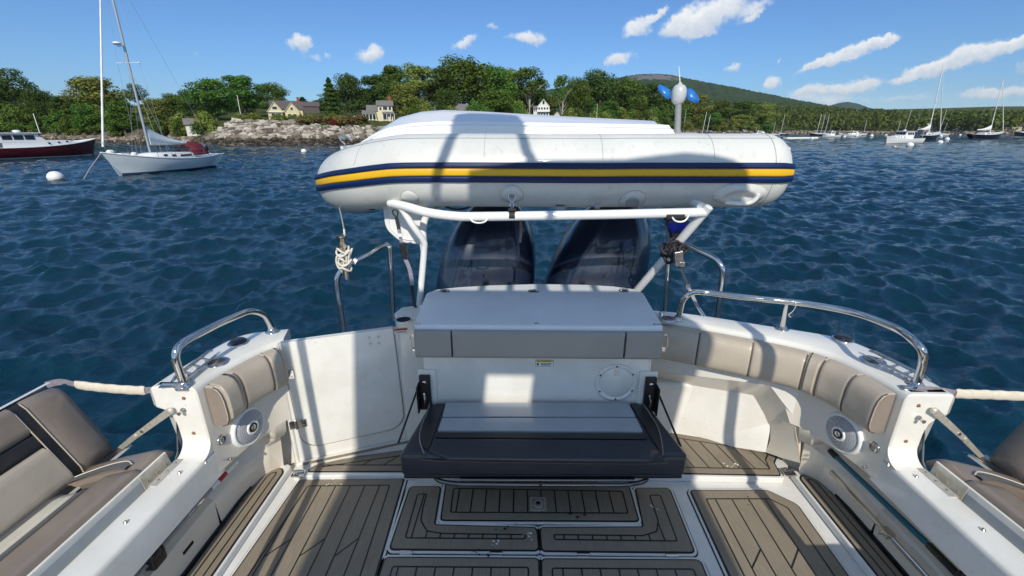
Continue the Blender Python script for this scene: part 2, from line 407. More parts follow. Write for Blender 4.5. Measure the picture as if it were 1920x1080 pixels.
# --- liner floor
fl = MB()
fpoly = [(BX - 1.62, -.6), (BX + 1.62, -.6), (BX + 1.62, 2.02), (BX + 1.45, 2.30), (BX + .9, 2.50), (BX - .9, 2.50), (BX - 1.40, 2.24), (BX - 1.62, 2.02)]
fl.prism(fpoly, .54, .6)
# raised rear step on both sides of the seat box
stepR = [P(1262, 893, z=.64), P(1470, 897, z=.64), P(1478, 872, z=.64), (BX + 1.44, 2.36), (BX + .6, 2.48), (BX + .6, 2.05)]
stepL = [P(548, 893, z=.64), P(775, 890, z=.64), (BX - .55, 2.48), (BX - .9, 2.46), (BX - 1.46, 2.26)]
fl.prism(stepR, .6, .64); fl.prism(stepL, .6, .641)
cockpit_floor = fl.build('cockpit_floor', 'gelcoat_floor', boat, bevel=.008)

# --- teak foam panels
def strip(mb, a, b, wd, z, mi):
    a = Vector(a[:2]); b = Vector(b[:2]); d = (b - a)
    if d.length < 1e-5: return
    nrm = Vector((-d.y, d.x)).normalized() * wd / 2
    mb.add([(*(a + nrm), z), (*(a - nrm), z), (*(b - nrm), z), (*(b + nrm), z)], [(0, 1, 2, 3)], mi)
def ring(mb, poly, wd, z, mi):
    o = inset(poly, -wd / 2); i = inset(poly, wd / 2); n = len(poly)
    mb.add([(*p, z) for p in o] + [(*p, z) for p in i], [(k, (k + 1) % n, n + (k + 1) % n, n + k) for k in range(n)], mi)
def hatch(poly, z, r=.02, frame=.02, ins=.05, lines=None, name='floor_hatch', joints=True, spacing=.085, inner=None, ldir=None, plate=True, ipoly=None, off=0.0):
    poly = [Vector(p[:2]) for p in poly]
    if area(poly) < 0: poly = poly[::-1]
    out = fillet(poly, r); par = boat
    if plate:
        mb = MB(); o = inset(out, -frame); mb.prism(inset(out, -frame - .006), z, z + .002, 1); mb.prism(o, z + .002, z + .009)
        par = mb.build(name, ['gelcoat_floor', 'caulk'], boat, bevel=.002); z += .009
    mb = MB(); mb.prism(inset(out, -.009), z, z + .002, 1); mb.prism(out, z + .002, z + .006, 0)
    zt = z + .0068; ip = fillet(ipoly, .012) if ipoly else fillet(inset(poly, ins), .012)
    ring(mb, ip, .0075, zt, 1)
    if ldir is not None:
        d = Vector(ldir).normalized(); nn = Vector((-d.y, d.x)); c = sum(ip, Vector((0, 0))) / len(ip)
        lo = min((p - c).dot(nn) for p in ip); hi = max((p - c).dot(nn) for p in ip)
        k = lo + off + spacing; idx = 0
        while k < hi - .012:
            for a, b in clip(ip, c + nn * k, d):
                strip(mb, a, b, .0068, zt + .0004, 1)
                if joints and (b - a).length > .3:
                    q = a.lerp(b, .58 if idx % 2 else .585); e = Vector((q + nn * spacing))
                    if idx % 2 == 0: strip(mb, q, e - d * .10, .0068, zt + .0008, 1)
            k += spacing; idx += 1
    return mb.build('deck_pad', ['teak_foam', 'caulk'], par)
def fp(pts, z=.617): return [P(x, y, z=z) for x, y in pts]
A = hatch(fp([(566, 895), (757, 893), (652, 1250), (318, 1250)]), .600, ldir=(.0, 1), spacing=.082, ins=.065)
hatch(fp([(770, 912), (825, 912), (813, 984), (1005, 989), (1009, 1029), (732, 1027)]), .600, ldir=(0.03, 1), spacing=.07, joints=False,
      ipoly=[p.xy for p in fp([(783, 926), (800, 926), (793, 950), (789, 975), (800, 995), (830, 1000), (985, 1002), (985, 1010), (760, 1008)])])
hatch(fp([(1193, 915), (1254, 915), (1301, 1033), (1017, 1030), (1014, 989), (1208, 988)]), .600, ldir=(-.03, 1), spacing=.07, joints=False,
      ipoly=[p.xy for p in fp([(1218, 928), (1238, 928), (1270, 1014), (1040, 1011), (1038, 1002), (1205, 1004), (1232, 996), (1234, 975)])])
C = hatch(fp([(838, 906), (1178, 912), (1196, 976), (828, 974)]), .606, ldir=(.0, 1), spacing=.075, ins=.042, joints=False, r=.015)
hatch(fp([(723, 1045), (1009, 1047), (1012, 1250), (660, 1250)]), .600, ldir=(0, 1), spacing=.085, ins=.045, joints=False)
hatch(fp([(1017, 1048), (1312, 1050), (1392, 1250), (1018, 1250)]), .600, ldir=(0, 1), spacing=.085, ins=.045, joints=False)
G = hatch(fp([(1296, 919), (1440, 919), (1494, 945), (1712, 1250), (1450, 1250)]), .600, ldir=(.0, 1), spacing=.09, ins=.06)
hatch(fp([(577, 882), (601, 866), (757, 844), (775, 844), (775, 882)], .648), .641, ldir=(.9, 1), spacing=.09, ins=.045, joints=False, plate=False)
hatch(fp([(1258, 812), (1440, 840), (1456, 852), (1450, 866), (1462, 889), (1262, 885)], .648), .641, ldir=(-.25, 1), spacing=.085, ins=.04, joints=False, plate=False, r=.01)
mb = MB(); g_ = np.random.default_rng(8)
for (x, y, n_, sp_r, m_) in ((905, 905, 0, 0, 0), (948, 985, 9, .03, 1), (903, 1032, 7, .02, 1), (992, 1000, 8, .02, 0), (930, 1012, 6, .02, 0), (1075, 964, 7, .03, 1), (1372, 872, 9, .04, 0), (1408, 930, 6, .05, 1), (620, 905, 7, .03, 0), (1225, 950, 5, .02, 0)):
    for j in range(n_):
        c_ = P(x, y, z=.625 if y > 890 else .650); c_ = c_ + Vector((g_.normal() * sp_r, g_.normal() * sp_r * .6, .0)); r_ = g_.uniform(.002, .007)
        zz_ = (.6178 if y > 985 or x > 1190 or x < 820 else .6238) if y > 890 else .6495
        mb.add([(c_.x + math.cos(a) * r_ * g_.uniform(.5, 1.6), c_.y + math.sin(a) * r_ * g_.uniform(.5, 1.2), zz_) for a in [2 * math.pi * i / 9 for i in range(9)]], [tuple(range(9))], m_)
dso = mb.build('dirt_splats', ['label_white', 'caulk'], boat); dso['kind'] = 'stuff'
# side steps (raised strips along both walls)
def side_step(s):
    mb = MB(); a = [(BX + s * 1.455, -.4), (BX + s * 1.605, -.4), (BX + s * 1.605, 2.03), (BX + s * 1.48, 2.11), (BX + s * 1.455, 2.09)]
    mb.prism(a, .6, .645); mb.build('side_step', 'gelcoat_floor', boat, bevel=.01)
    mb = MB(); mb.prism([(BX + s * 1.588, -.4), (BX + s * 1.606, -.4), (BX + s * 1.606, 2.03), (BX + s * 1.588, 2.05)], .645, .662); mb.build('edge_strip', 'black_plastic', boat)  # black strip along the outboard edge of the step
    q = [(BX + s * 1.475, -.3), (BX + s * 1.585, -.3), (BX + s * 1.575, 2.0), (BX + s * 1.55, 2.05), (BX + s * 1.50, 2.06), (BX + s * 1.475, 2.03)]
    hatch([Vector(p) for p in q], .645, plate=False, ins=.03, ldir=(0, 1), spacing=.3, r=.015, joints=False)
side_step(1); side_step(-1)
# hinges in the seams and latch in the small hatch
for (x, y) in ((762, 1036), (930, 1038), (1094, 1040), (1260, 1042)):
    c = P(x, y, z=.612); mb = MB(); mb.box((c.x, c.y, .611), (.06, .02, .006)); mb.tube([(c.x - .03, c.y, .615), (c.x + .03, c.y, .615)], .004)
    for k in (-.02, .02): mb.lathe((c.x + k, c.y + .006, .614), [(.004, 0), (.003, .002)], n=8)
    mb.build('hatch_hinge', 'stainless', boat)
c = P(1009, 944, z=.63); mb = MB()
sq = fillet([(c.x - .045, c.y - .042), (c.x + .045, c.y - .042), (c.x + .045, c.y + .05), (c.x - .045, c.y + .05)], .018)
mb.prism(sq, .618, .626); mb.prism(inset(sq, .014), .626, .6265, 2)
mb.lathe((c.x, c.y, .6265), [(.026, 0), (.026, .004), (.02, .006)], n=20); mb.lathe((c.x, c.y, .633), [(.012, 0), (.010, .003)], n=16, mi=1)
mb.build('hatch_latch', ['steel_dull', 'black_plastic', 'grey_plastic'], boat, bevel=.002)
for (x, y, r_) in ((1478, 888, .03), (560, 890, .024)):
    c = P(x, y, z=.646); mb = MB(); mb.box((c.x, c.y, .652), (.07, .05, .012)); mb.tube([(c.x - .03, c.y, .665), (c.x + .03, c.y + .01, .665)], .009); mb.build('deck_catch', 'stainless', boat, bevel=.003)

# --- coaming: swept section between an inner and an outer plan line
PATH = [(1.533, 1.665, 1.745, 1.665), (1.525, 1.76, 1.74, 1.78), (1.50, 1.88, 1.725, 1.92), (1.45, 2.02, 1.69, 2.12), (1.36, 2.12, 1.60, 2.24), (1.17, 2.235, 1.33, 2.37), (.80, 2.415, .93, 2.545), (.40, 2.50, .45, 2.66)]
def coaming(s, path, name, cap_end):
    ii = crom([(a, b, 0) for a, b, _, _ in path], 5); oo = crom([(c, d, 0) for _, _, c, d in path], 5); secs = []
    for i, o in zip(ii, oo):
        q = (o - i).normalized(); pts = []
        zb_ = .97 if i.y < 2.10 else (1.19 if i.y > 2.16 else .97 + .22 * (i.y - 2.10) / .06)
        if s < 0: zb_ = .97
        for (base, off, z) in ((i, 0, zb_), (i, 0, 1.405), (i, .004, 1.425), (i, .012, 1.437), (i, .028, ZT), (o, -.03, ZT), (o, -.014, 1.44), (o, -.004, 1.43), (o, 0, 1.415), (o, 0, 1.35), (o, -.01, 1.335), (o, -.05, 1.32), (o, -.06, 1.2), (o, -.12, .5), (o, -.25, -.1)):
            p = base + q * off; pts.append(W(p.x, p.y, z, s))
        secs.append(pts)
    mb = MB(); n = len(secs[0]); mb.loft(secs, 0, closed=False, caps=False)
    mb.mi = [1 if i % (n - 1) == 0 else 0 for i in range(len(mb.f))]
    if cap_end: mb.add(secs[-1], [tuple(range(n))])
    return mb.build(name, ['gelcoat', 'liner_bounce'], boat)
coaming(1, PATH, 'coaming', False)
lp = PATH[:4] + [(1.40, 2.10, 1.62, 2.22), (1.385, 2.13, 1.43, 2.29)]
coaming(-1, lp, 'coaming', True)

# --- end pillars of the coaming, with the concave sweep down to the sill
def pillar(s):
    mb = MB()
    prof = [(1.533, .97), (1.533, 1.405), (1.537, 1.425), (1.545, 1.437), (1.561, ZT), (1.715, ZT), (1.731, 1.44), (1.741, 1.43), (1.745, 1.415), (1.745, 1.345), (1.70, 1.325), (1.672, 1.29), (1.662, 1.24), (1.662, .97)]
    # face bevelled a little
    secs = []
    for v, k in ((1.70, 0), (1.677, 0), (1.667, .004), (1.663, .012)):
        secs.append([W(min(max(u, 1.533 + k), 1.745 - k), v, min(z, ZT - k), s) for u, z in prof])
    n = len(prof); mb.loft(secs, 0, closed=False, caps=False, smooth=True)
    mb.add(secs[-1], [tuple(range(n))])
    # concave sweep
    r = .07; sw = []
    for j in range(9):
        a = R(90) * j / 8; v = 1.6635 - r + r * math.cos(a); z = ZS + r - r * math.sin(a)
        sw.append([W(u, v, z, s) for u in (1.533, 1.60, 1.662)])
    mb.loft(sw, 0, caps=False)
    mb.add([W(1.533, 1.664, ZS, s)] + [q[0] for q in sw], [tuple(range(10))]); mb.add([W(1.662, 1.664, ZS, s)] + [q[2] for q in sw], [tuple(range(10))])
    o = mb.build('coaming_pillar', 'gelcoat', boat)
    # jamb in blue grey on the outboard side
    mb = MB(); mb.loft([[W(1.664, 1.70, 1.30, s), W(1.664, 1.66, 1.26, s), W(1.664, 1.62, 1.13, s), W(1.664, 1.56, 1.07, s)], [W(1.742, 1.80, 1.315, s), W(1.735, 1.76, 1.25, s), W(1.728, 1.73, 1.11, s), W(1.70, 1.67, 1.03, s)]], caps=False)
    mb.build('jamb_liner', 'bluegrey_paint', boat)
    # rust rings, screws, pin on the face
    mb = MB()
    for (u, z) in ((1.60, 1.385), (1.60, 1.20)):
        mb = MB(); mb.lathe(W(u, 1.6625, z, s), [(.009, 0), (.0075, .002), (.004, .003)], (0, -1, 0), 12, 0); mb.lathe(W(u, 1.662, z, s), [(.005, .003), (.004, .0055)], (0, -1, 0), 10, 1); mb.build('pillar_screw', ['rust', 'stainless_worn'], boat)
    mb = MB(); mb.lathe(W(1.615, 1.6625, 1.325, s), [(.012, 0), (.012, .006), (.007, .008), (.007, .03), (.009, .032)], (0, -1, 0), 12); mb.build('latch_pin', 'stainless_worn', boat)
pillar(1); pillar(-1)

# --- side sill, side wall with the long recess, lower wall
def side_wall(s):
    mb = MB(); V0 = -.6
    mb.loft([[W(1.533, v, .955, s), W(1.533, v, ZS - .02, s), W(1.536, v, ZS - .006, s), W(1.545, v, ZS, s), W(1.655, v, ZS, s), W(1.662, v, ZS - .004, s), W(1.664, v, ZS - .012, s), W(1.664, v, ZS - .035, s), W(1.74, v, ZS - .06, s), W(1.745, v, .7, s), W(1.62, v, -.1, s)] for v in (V0, .6, 1.664, 1.70)], caps=False)
    mb.build('side_sill', 'gelcoat', boat)
    mb = MB()
    for v0, v1 in ((V0, 1.9),):
        mb.loft([[W(1.533, v, .975, s), W(1.543, v, .955, s), W(1.623, v, .945, s), W(1.653, v, .93, s), W(1.653, v, .83, s), W(1.5953, v, .815, s), W(1.593, v, .80, s), W(1.60, v, .62, s)] for v in (V0, .8, 1.66)], caps=False, smooth=False)
    # aft part follows the coaming; the recess closes with a rounded end at 1.92
    sec = []
    ctrl = [(1.66, 1.533, 1.60, 1), (1.80, 1.52, 1.60, 1), (1.90, 1.50, 1.59, 1), (1.985, 1.463, 1.57, 1), (1.997, 1.459, 1.565, .75), (2.007, 1.453, 1.56, .05), (2.02, 1.447, 1.55, 0), (2.07, 1.42, 1.50, 0), (2.13, 1.36, 1.42, 0)]
    for v, ut, ub, op in ctrl:
        um = ut + .02
        zt, zb = .955 - .06 * (1 - op), .815 + .06 * (1 - op)
        sec.append([W(ut, v, .975, s), W(ut + .01, v, zt, s), W(um + (.07) * op, v, zt - .01 * op, s), W(um + .10 * op, v, .93 * op + .9 * (1 - op), s), W(um + .10 * op, v, .83 * op + .88 * (1 - op), s), W(um + (ub - um) * (.9 * op + .4 * (1 - op)), v, zb, s), W(um + (ub - um) * (.85 * op + .5 * (1 - op)), v, zb - .015, s), W(ub, v + .02, .62, s)])
    sec = [x for x in sec][:-1]
    mb.loft(sec, caps=False, smooth=True)
    mb.build('side_wall', 'gelcoat_shaded', boat)
side_wall(1); side_wall(-1)

# --- right aft wall: upper face, underside of the step, alcove
n1 = Vector((.2, .37, 0)).normalized(); pA = Vector((.92, 2.415, 1)); pB = pA + n1 * .085
def wa(x, y): return PL(x, y, pA, n1)
def wb(x, y): return PL(x, y, pB, n1)
pC = pA + n1 * .18
def wc(x, y): return PL(x, y, pC, n1)
mb = MB(); e = 0
up = [wa(1180, 640), wa(1500, 690), wa(1507, 712), wa(1487, 780), wa(1443, 722), wa(1180, 690)]
mb.poly(up); 
band_o = [wa(1180, 690), wa(1443, 722), wa(1487, 780), wa(1500, 868)]
_a, _b, _c = wc(1180, 713), wc(1405, 745), wb(1180, 806)
nL = (_b - _a).cross(_c - _a).normalized()
def wl2(x, y): return PL(x, y, _a, nL)
band_i = [_a, _b, wl2(1445, 800), wl2(1436, 848)]
bo = [wa(x, y) for x, y in ((1180, 690), (1300, 705), (1420, 719.5), (1443, 722), (1451, 731), (1470, 756), (1487, 780), (1496, 825), (1500, 868))]
bi = [wl2(x, y) for x, y in ((1180, 713), (1290, 729), (1385, 742), (1405, 745), (1413, 755), (1428, 775), (1445, 800), (1444, 825), (1436, 848))]
b2 = MB(); b2.loft([[p, p.lerp(q, .5) + Vector((0, 0, -.004)), q] for p, q in zip(bo, bi)], caps=False); b2.build('alcove_return', 'gelcoat_shaded', boat)
mb.poly([band_i[0], band_i[1], band_i[2], band_i[3], _c])
mb.build('aft_wall', 'gelcoat', boat)
mb = MB()
c1 = wa(1507, 700); c2 = wa(1492, 800)
mb.build if False else None
cor = [[wa(xx, yy), wa(xx, yy).lerp(W(uu, vv, z_, 1), .5) + Vector((.012, .012, 0)), W(uu, vv, z_, 1)] for xx, yy, uu, vv, z_ in ((1507, 680, 1.43, 2.06, 1.25), (1508, 715, 1.43, 2.06, 1.08), (1487, 780, 1.44, 2.07, .93), (1497, 845, 1.49, 2.085, .68), (1500, 868, 1.50, 2.09, .62))]
mb.loft(cor, caps=False); mb.build('corner_wall', 'gelcoat_shaded', boat)
for (x, y) in ((1305, 806), (1346, 809)):
    p = wl2(x, y); mb = MB(); mb.lathe(p, [(.006, 0), (.005, .003)], -n1, 8); mb.build('screw_head', 'stainless_worn', boat)

# --- bolster cushions along the coaming
def bolster(pts, s, cuts, mat_='vinyl_taupe_light', endmat='vinyl_taupe_dark', z0=1.215, z1=1.418, d=.085):
    path = crom([(u, v, 0) for u, v in pts], 10); L = [0]
    for a, b in zip(path, path[1:]): L.append(L[-1] + (b - a).length)
    T = L[-1]
    def at(q):
        q = max(0, min(T, q))
        for i in range(len(L) - 1):
            if q <= L[i + 1] + 1e-9:
                t = (q - L[i]) / (L[i + 1] - L[i]); p = path[i].lerp(path[i + 1], t); tg = (path[min(i + 2, len(path) - 1)] - path[max(i - 1, 0)]).normalized(); return p, tg
    prof = [(0, z0), (.5, z0 - .002), (.82, z0 + .008), (.97, z0 + .035), (1.0, z0 + .07), (.97, z1 - .07), (.88, z1 - .035), (.70, z1 - .010), (.45, z1), (0, z1 + .002)]
    for a, b in zip(cuts, cuts[1:]):
        qs = [a, a + .003, a + .008, a + .02] + [a + (b - a) * k / 8 for k in range(1, 8)] + [b - .02, b - .008, b - .003, b]
        ins_ = [.70, .88, .965, 1] + [1] * 7 + [1, .965, .88, .70]
        secs = []
        for q, f in zip(qs, ins_):
            p, tg = at(q * T if T else 0) if False else at(q); nn = Vector((tg.y, -tg.x, 0))
            if nn.dot(Vector((0, 0, 0)) - Vector((p.x, p.y - .9, 0))) < 0: nn = -nn
            zc = (z0 + z1) / 2; g = 1 - (1 - f) * .12
            secs.append([W(p.x + nn.x * d * o_ * (1 if o_ == 0 else f ** .35), p.y + nn.y * d * o_ * (1 if o_ == 0 else f ** .35), zc + (z - zc) * g, s) for o_, z in prof])
        mb = MB(); mb.loft(secs, 0, caps=False); n_ = len(prof)
        mb.add(secs[0], [tuple(range(n_))], 1 if a < .01 and endmat else 0); mb.add(secs[-1], [tuple(range(n_))], 0)
        o = mb.build('bolster_cushion', [mat_, endmat or mat_], boat)
        pm = MB(); pm.tube([q + (Vector((0, 0, 0))) for q in secs[1][1:9]], .0032, n=6); pm.build('piping', 'piping', o)
RB = [(1.525, 1.70), (1.515, 1.80), (1.495, 1.90), (1.46, 1.99), (1.40, 2.075), (1.30, 2.15), (1.17, 2.225), (.80, 2.405), (.60, 2.455)]
bolster(RB, 1, [0, .165, .33, .42, .68, .95, 1.22])
bolster([(1.525, 1.70), (1.515, 1.80), (1.495, 1.90), (1.45, 2.02), (1.40, 2.10)], -1, [0, .13, .32, .415])

# --- speakers
def speaker(s):
    p = W(1.505, 1.875, 1.08, s); ax = Vector((-s * 1, -.22, .02)).normalized(); mb = MB()
    o = None
    mb.lathe(p - ax * .02, [(.103, 0), (.103, .03), (.098, .040), (.089, .044), (.087, .040)], ax, 40, 0)
    o = mb.build('speaker', 'white_paint', boat)
    g = MB(); g.lathe(p + ax * .018, [(.0875, 0), (.078, .008), (.05, .016), (.034, .018)], ax, 36); g.build('speaker_grille', 'speaker_grille', o)
    c = MB(); c.lathe(p + ax * .034, [(.036, 0), (.036, .006), (.029, .009), (.022, .004)], ax, 28, 0); c.lathe(p + ax * .0385, [(.0235, 0), (.0235, .0045)], ax, 24, 2); c.lathe(p + ax * .042, [(.016, 0), (.012, .004), (0, .006)], ax, 24, 1); c.build('tweeter', ['white_paint', 'stainless_worn', 'black_plastic'], o)
speaker(1); speaker(-1)
for s in (1, -1):   # oval light under the bolster end and little stud
    p = W(1.528, 1.72, 1.10, s) + Vector((0, 0, .02)); ax = Vector((-s, -.05, 0)).normalized()
    mb = MB(); mb.lathe(p, [(.026, 0), (.026, .006), (.020, .009), (.017, .004), (.006, .006)], ax, 20); mb.build('wall_light', 'stainless', boat)
    p = W(1.53, 1.73, 1.0, s); mb = MB(); mb.lathe(p, [(.008, 0), (.006, .01), (.009, .014), (.006, .02)], ax, 12); mb.build('snap_stud', 'stainless', boat)

# --- fittings on the coaming
def cup(u, v, s, r=.043, lid=False, z=ZT, sx=1.0):
    c = W(u, v, z, s); mb = MB()
    if lid:
        mb.lathe(c + Vector((0, 0, -.002)), [(.052, 0), (.052, .006), (.044, .010), (.040, .008)], n=28, mi=0); mb.lathe(c + Vector((0, 0, .006)), [(.040, 0), (.040, .008), (.034, .013), (0, .014)], n=28, mi=1)
        mb.box(c + Vector((0, -.035, .014)), (.03, .02, .008), 1)
        return mb.build('rod_holder', ['stainless', 'vinyl_black'], boat)
    mb.lathe(c, [(r + .010, .0005), (r + .009, .005), (r + .002, .007), (r - .002, .004)], n=32, mi=0, caps=False)
    mb.lathe(c, [(r - .001, .0045), (r - .006, .0040)], n=32, mi=0, caps=False)
    mb.add([c + Vector((math.cos(a) * (r - .004), math.sin(a) * (r - .004), .0035)) for a in [2 * math.pi * k / 32 for k in range(32)]], [tuple(range(32))], 1)
    return mb.build('cup_holder', ['stainless', 'cup_inside'], boat)
def cupin(n, b, v):
    sp = n.n('ShaderNodeSeparateXYZ'); n.l(v, sp.inputs[0])
    n.l(n.ramp(n.noise(n.mapping(v, scale=(1, .3, 1)), 30, 3, .5), [(.4, (.03, .025, .02)), (.7, (.30, .26, .20))]), b.inputs['Base Color'])
mat('cup_inside', (.05, .04, .03), .5, 0, extra=cupin)
def setp(x, y, s): # coaming coordinates of a spot
    p = P(x, y, z=ZT); return abs(p.x - BX), p.y
u_, v_ = setp(407, 680, -1); cup(u_, v_, -1)
u_, v_ = setp(1637, 677, 1); cup(u_, v_, 1)
u_, v_ = setp(447, 643, -1); cup(u_, v_, -1, lid=True)
u_, v_ = setp(1580, 636, 1); cup(u_, v_, 1, lid=True)

def grab(name, pts, r, feet):
    mb = MB(); mb.tube(bend(pts, .06, 7), r, n=14)
    for f in feet: mb.lathe(f, [(.036, -.001), (.036, .004), (.026, .009), (.02, .02)], n=20)
    return mb.build(name, 'stainless', boat)
b0 = P(346, 722, z=ZT); b1 = P(511, 622, z=ZT); nn = (b1 - b0).cross(Vector((0, 0, 1)))
q = lambda x, y: PL(x, y, b0, nn)
g = [b0, q(334, 690), q(328, 664), q(340, 645), q(440, 594), q(478, 584), q(498, 592), b1]
o = MB(); o.tube(crom([g[0], q(336, 695), q(329, 667), q(342, 644), q(390, 617), q(440, 594), q(470, 584), q(493, 590), q(503, 603), b1], 6), .0165, n=14)
for f in (b0, b1): o.lathe(f, [(.038, -.001), (.038, .004), (.026, .009), (.02, .02)], n=20)
o.build('grab_rail', 'stainless', boat)
r0 = P(1717, 722, z=ZT); r1 = P(1272, 598, z=ZT + .0); m0 = P(1466, 617, z=ZT)
zt = 1.655; rr = [r0, P(1727, 693, z=1.53), P(1731, 664, z=1.62), P(1716, 642, z=zt), P(1680, 616, z=zt), P(1610, 589, z=zt), P(1540, 574, z=zt), P(1480, 566, z=zt), P(1400, 558, z=zt), P(1330, 549, z=zt), P(1300, 548, z=zt), P(1284, 558, z=1.62), P(1277, 575, z=1.54), r1]
o = MB(); o.tube(crom(rr, 6), .0165, n=14)
for f in (r0, r1, m0): o.lathe(f, [(.036, -.001), (.036, .004), (.026, .009), (.02, .02)], n=20)
o.tube([m0, P(1475, 568, z=zt - .012)], [.015, .011], n=14)
o.build('grab_rail', 'stainless', boat)
# small cord on the rail
o = MB(); k = P(1486, 570, z=zt); o.tube(crom([k + Vector((0, 0, .018)), k + Vector((.012, -.01, 0)), k + Vector((.01, 0, -.04)), k + Vector((-.008, 0, -.06)), k + Vector((.006, 0, -.075))], 5), .002, n=6); tag(o.build('cord_loop', 'rope_white'), 'thin white cord end tied round the long steel rail', 'cord')
# cleats outboard
for s, (xa, ya), (xb, yb) in ((-1, (322, 716), (398, 657)), (1, (1630, 658), (1745, 715))):
    a = P(xa, ya, z=ZT + .035); b = P(xb, yb, z=ZT + .035); mb = MB(); d = (b - a)
    for t0, t1 in ((0.02, .30), (.36, .66), (.70, .98)):
        pass
    mb.tube([a, a.lerp(b, .1) + Vector((0, 0, .008)), a.lerp(b, .9) + Vector((0, 0, .008)), b], [.005, .008, .008, .005], n=10)
    sd_ = Vector((-s * .035, 0, -.01))
    mb.tube([a.lerp(b, .12) + sd_, a.lerp(b, .88) + sd_], .006, n=8)
    for t0 in (.28, .5, .72): mb.tube([a.lerp(b, t0), a.lerp(b, t0) + sd_], .006, n=8); mb.tube([a.lerp(b, t0) + sd_ * .5, a.lerp(b, t0) + sd_ * .5 + Vector((0, 0, -.04))], .007, n=8)
    mb.build('cleat', 'stainless', boat)

# --- transom door on the left, its frame, hinges
dn = None
h0 = Vector((-1.275, 2.105, 0)); h1 = Vector((-.70, 2.315, 0)); dd = (h1 - h0).normalized(); dnv = Vector((dd.y, -dd.x, 0))  # towards cockpit
def dp(t, z, o=0): return h0 + (h1 - h0) * t + dnv * o + Vector((0, 0, z))
frame = MB()
fr = [dp(-.06, .62), dp(-.06, 1.44), dp(1.10, 1.44), dp(1.10, .62)]
frame.extrude([dp(-.06, .60, .002), dp(1.06, .60, .002), dp(1.06, 1.425, .002), dp(-.06, 1.425, .002)], -dnv * .05)
frame.build('door_frame', 'gelcoat', boat, bevel=.01)
door = MB()
dpts = [Vector((t, z)) for t, z in ((0.01, .70), (.10, .655), (.93, .665), (.975, .71), (.955, 1.44), (0.0, 1.44))]
dr = fillet([(-.0, .70), (.0, 1.44), (.955, 1.445), (.985, .70)], .001)
def doorpoly(k, o):
    raw = [(k, 1.44)]
    for j in range(7): a_ = R(90) * j / 6; raw.append((.03 + k + .17 * (1 - math.cos(a_)), .755 + k * .6 + .10 * (1 - math.sin(a_))))
    for j in range(7): a_ = R(90) * (1 - j / 6); raw.append((.985 - k - .17 * (1 - math.cos(a_)), .762 + k * .6 + .10 * (1 - math.sin(a_))))
    raw.append((.965 - k, 1.44))
    return [dp(a, z, o) for a, z in raw]
n_ = 8; secs = [doorpoly(0, -.018), doorpoly(0, .008), doorpoly(.008, .013)]
door.loft(secs, closed=True, caps=True, smooth=False)
transom_door = door.build('transom_door', 'gelcoat', boat, bevel=.004)
gp = MB(); gp.loft([doorpoly(-.009, .0035), doorpoly(-.009, .0050)], closed=True, smooth=False); gp.build('door_seal', 'grey_plastic', transom_door)
for (x, y) in ((692, 634), (709, 632), (694, 645), (710, 644)):
    p = PL(x, y, dp(0, 1, .02), dnv); mb = MB(); mb.lathe(p, [(.0065, 0), (.006, .004), (.003, .006)], dnv, 10); mb.build('bolt', 'stainless_worn', transom_door)
for (x, y) in ((529, 705), (553, 796)):
    p = PL(x, y, dp(0, 1, .02), dnv); mb = MB(); rz = math.atan2(dd.y, dd.x)
    p = p + dd * .008; mb.box(p + dd * .028, (.045, .006, .05), rz=rz); mb.box(p - dd * .020, (.032, .006, .05), rz=rz + .25)
    mb.tube([p + Vector((0, 0, -.028)) + dnv * .006, p + Vector((0, 0, .028)) + dnv * .006], .007, n=10)
    for i in (-.014, .014):
        mb.lathe(p + dd * .038 + Vector((0, 0, i)) + dnv * .003, [(.005, 0), (.003, .002)], dnv, 8)
    mb.build('door_hinge', 'stainless', transom_door, bevel=.001)
# sill under the door and corner post
mb = MB(); mb.extrude([dp(-.05, .60, .0), dp(1.12, .60, .0), dp(1.12, .675, .0), dp(-.05, .675, .0)], dnv * .035); mb.build('door_sill', 'gelcoat', boat, bevel=.012)
mb = MB(); mb.extrude([dp(.02, .667, .036), dp(1.1, .667, .036), dp(1.1, .680, .036), dp(.02, .680, .036)], dnv * .008); mb.build('sill_trim', 'teak_foam', boat)
mb = MB(); mb.prism([dp(-.055, 0, .012).xy, dp(-.012, 0, .012).xy, dp(-.012, 0, -.05).xy, dp(-.055, 0, -.05).xy], .6, 1.43); mb.build('hinge_post', 'gelcoat', boat, bevel=.012)
# fixed post between door and box
mb = MB(); a = dp(1.0, 0, .012); post = [a.xy, (-.45, 2.36), (-.45, 2.60), (-.72, 2.50), dp(.99, 0, -.10).xy]
mb.prism([Vector(p) for p in post], .6, 1.49); mb.build('transom_post', 'gelcoat', boat, bevel=.018, seg=3)
c = P(757, 600, z=1.492); mb = MB(); mb.lathe(c, [(.050, .0), (.049, .005), (.042, .007), (.04, .003)], n=28, caps=False); mb.add([c + Vector((math.cos(a_) * .0405, math.sin(a_) * .0405, .0032)) for a_ in [2 * math.pi * k / 28 for k in range(28)]], [tuple(range(28))], 1); mb.build('rod_holder', ['stainless', 'black_hole'], boat)
c = P(1252, 598, z=ZT + .001); mb = MB(); mb.lathe(c, [(.050, .0), (.049, .005), (.042, .007), (.04, .003)], n=28, caps=False); mb.add([c + Vector((math.cos(a_) * .0405, math.sin(a_) * .0405, .0032)) for a_ in [2 * math.pi * k / 28 for k in range(28)]], [tuple(range(28))], 1); mb.build('rod_holder', ['stainless', 'cup_inside'], boat)
p = P(1240, 590, z=1.46); mb = MB(); mb.lathe(p, [(.016, -.02), (.014, .012), (.009, .02)], n=12); mb.build('flush_cap', 'stainless', boat)

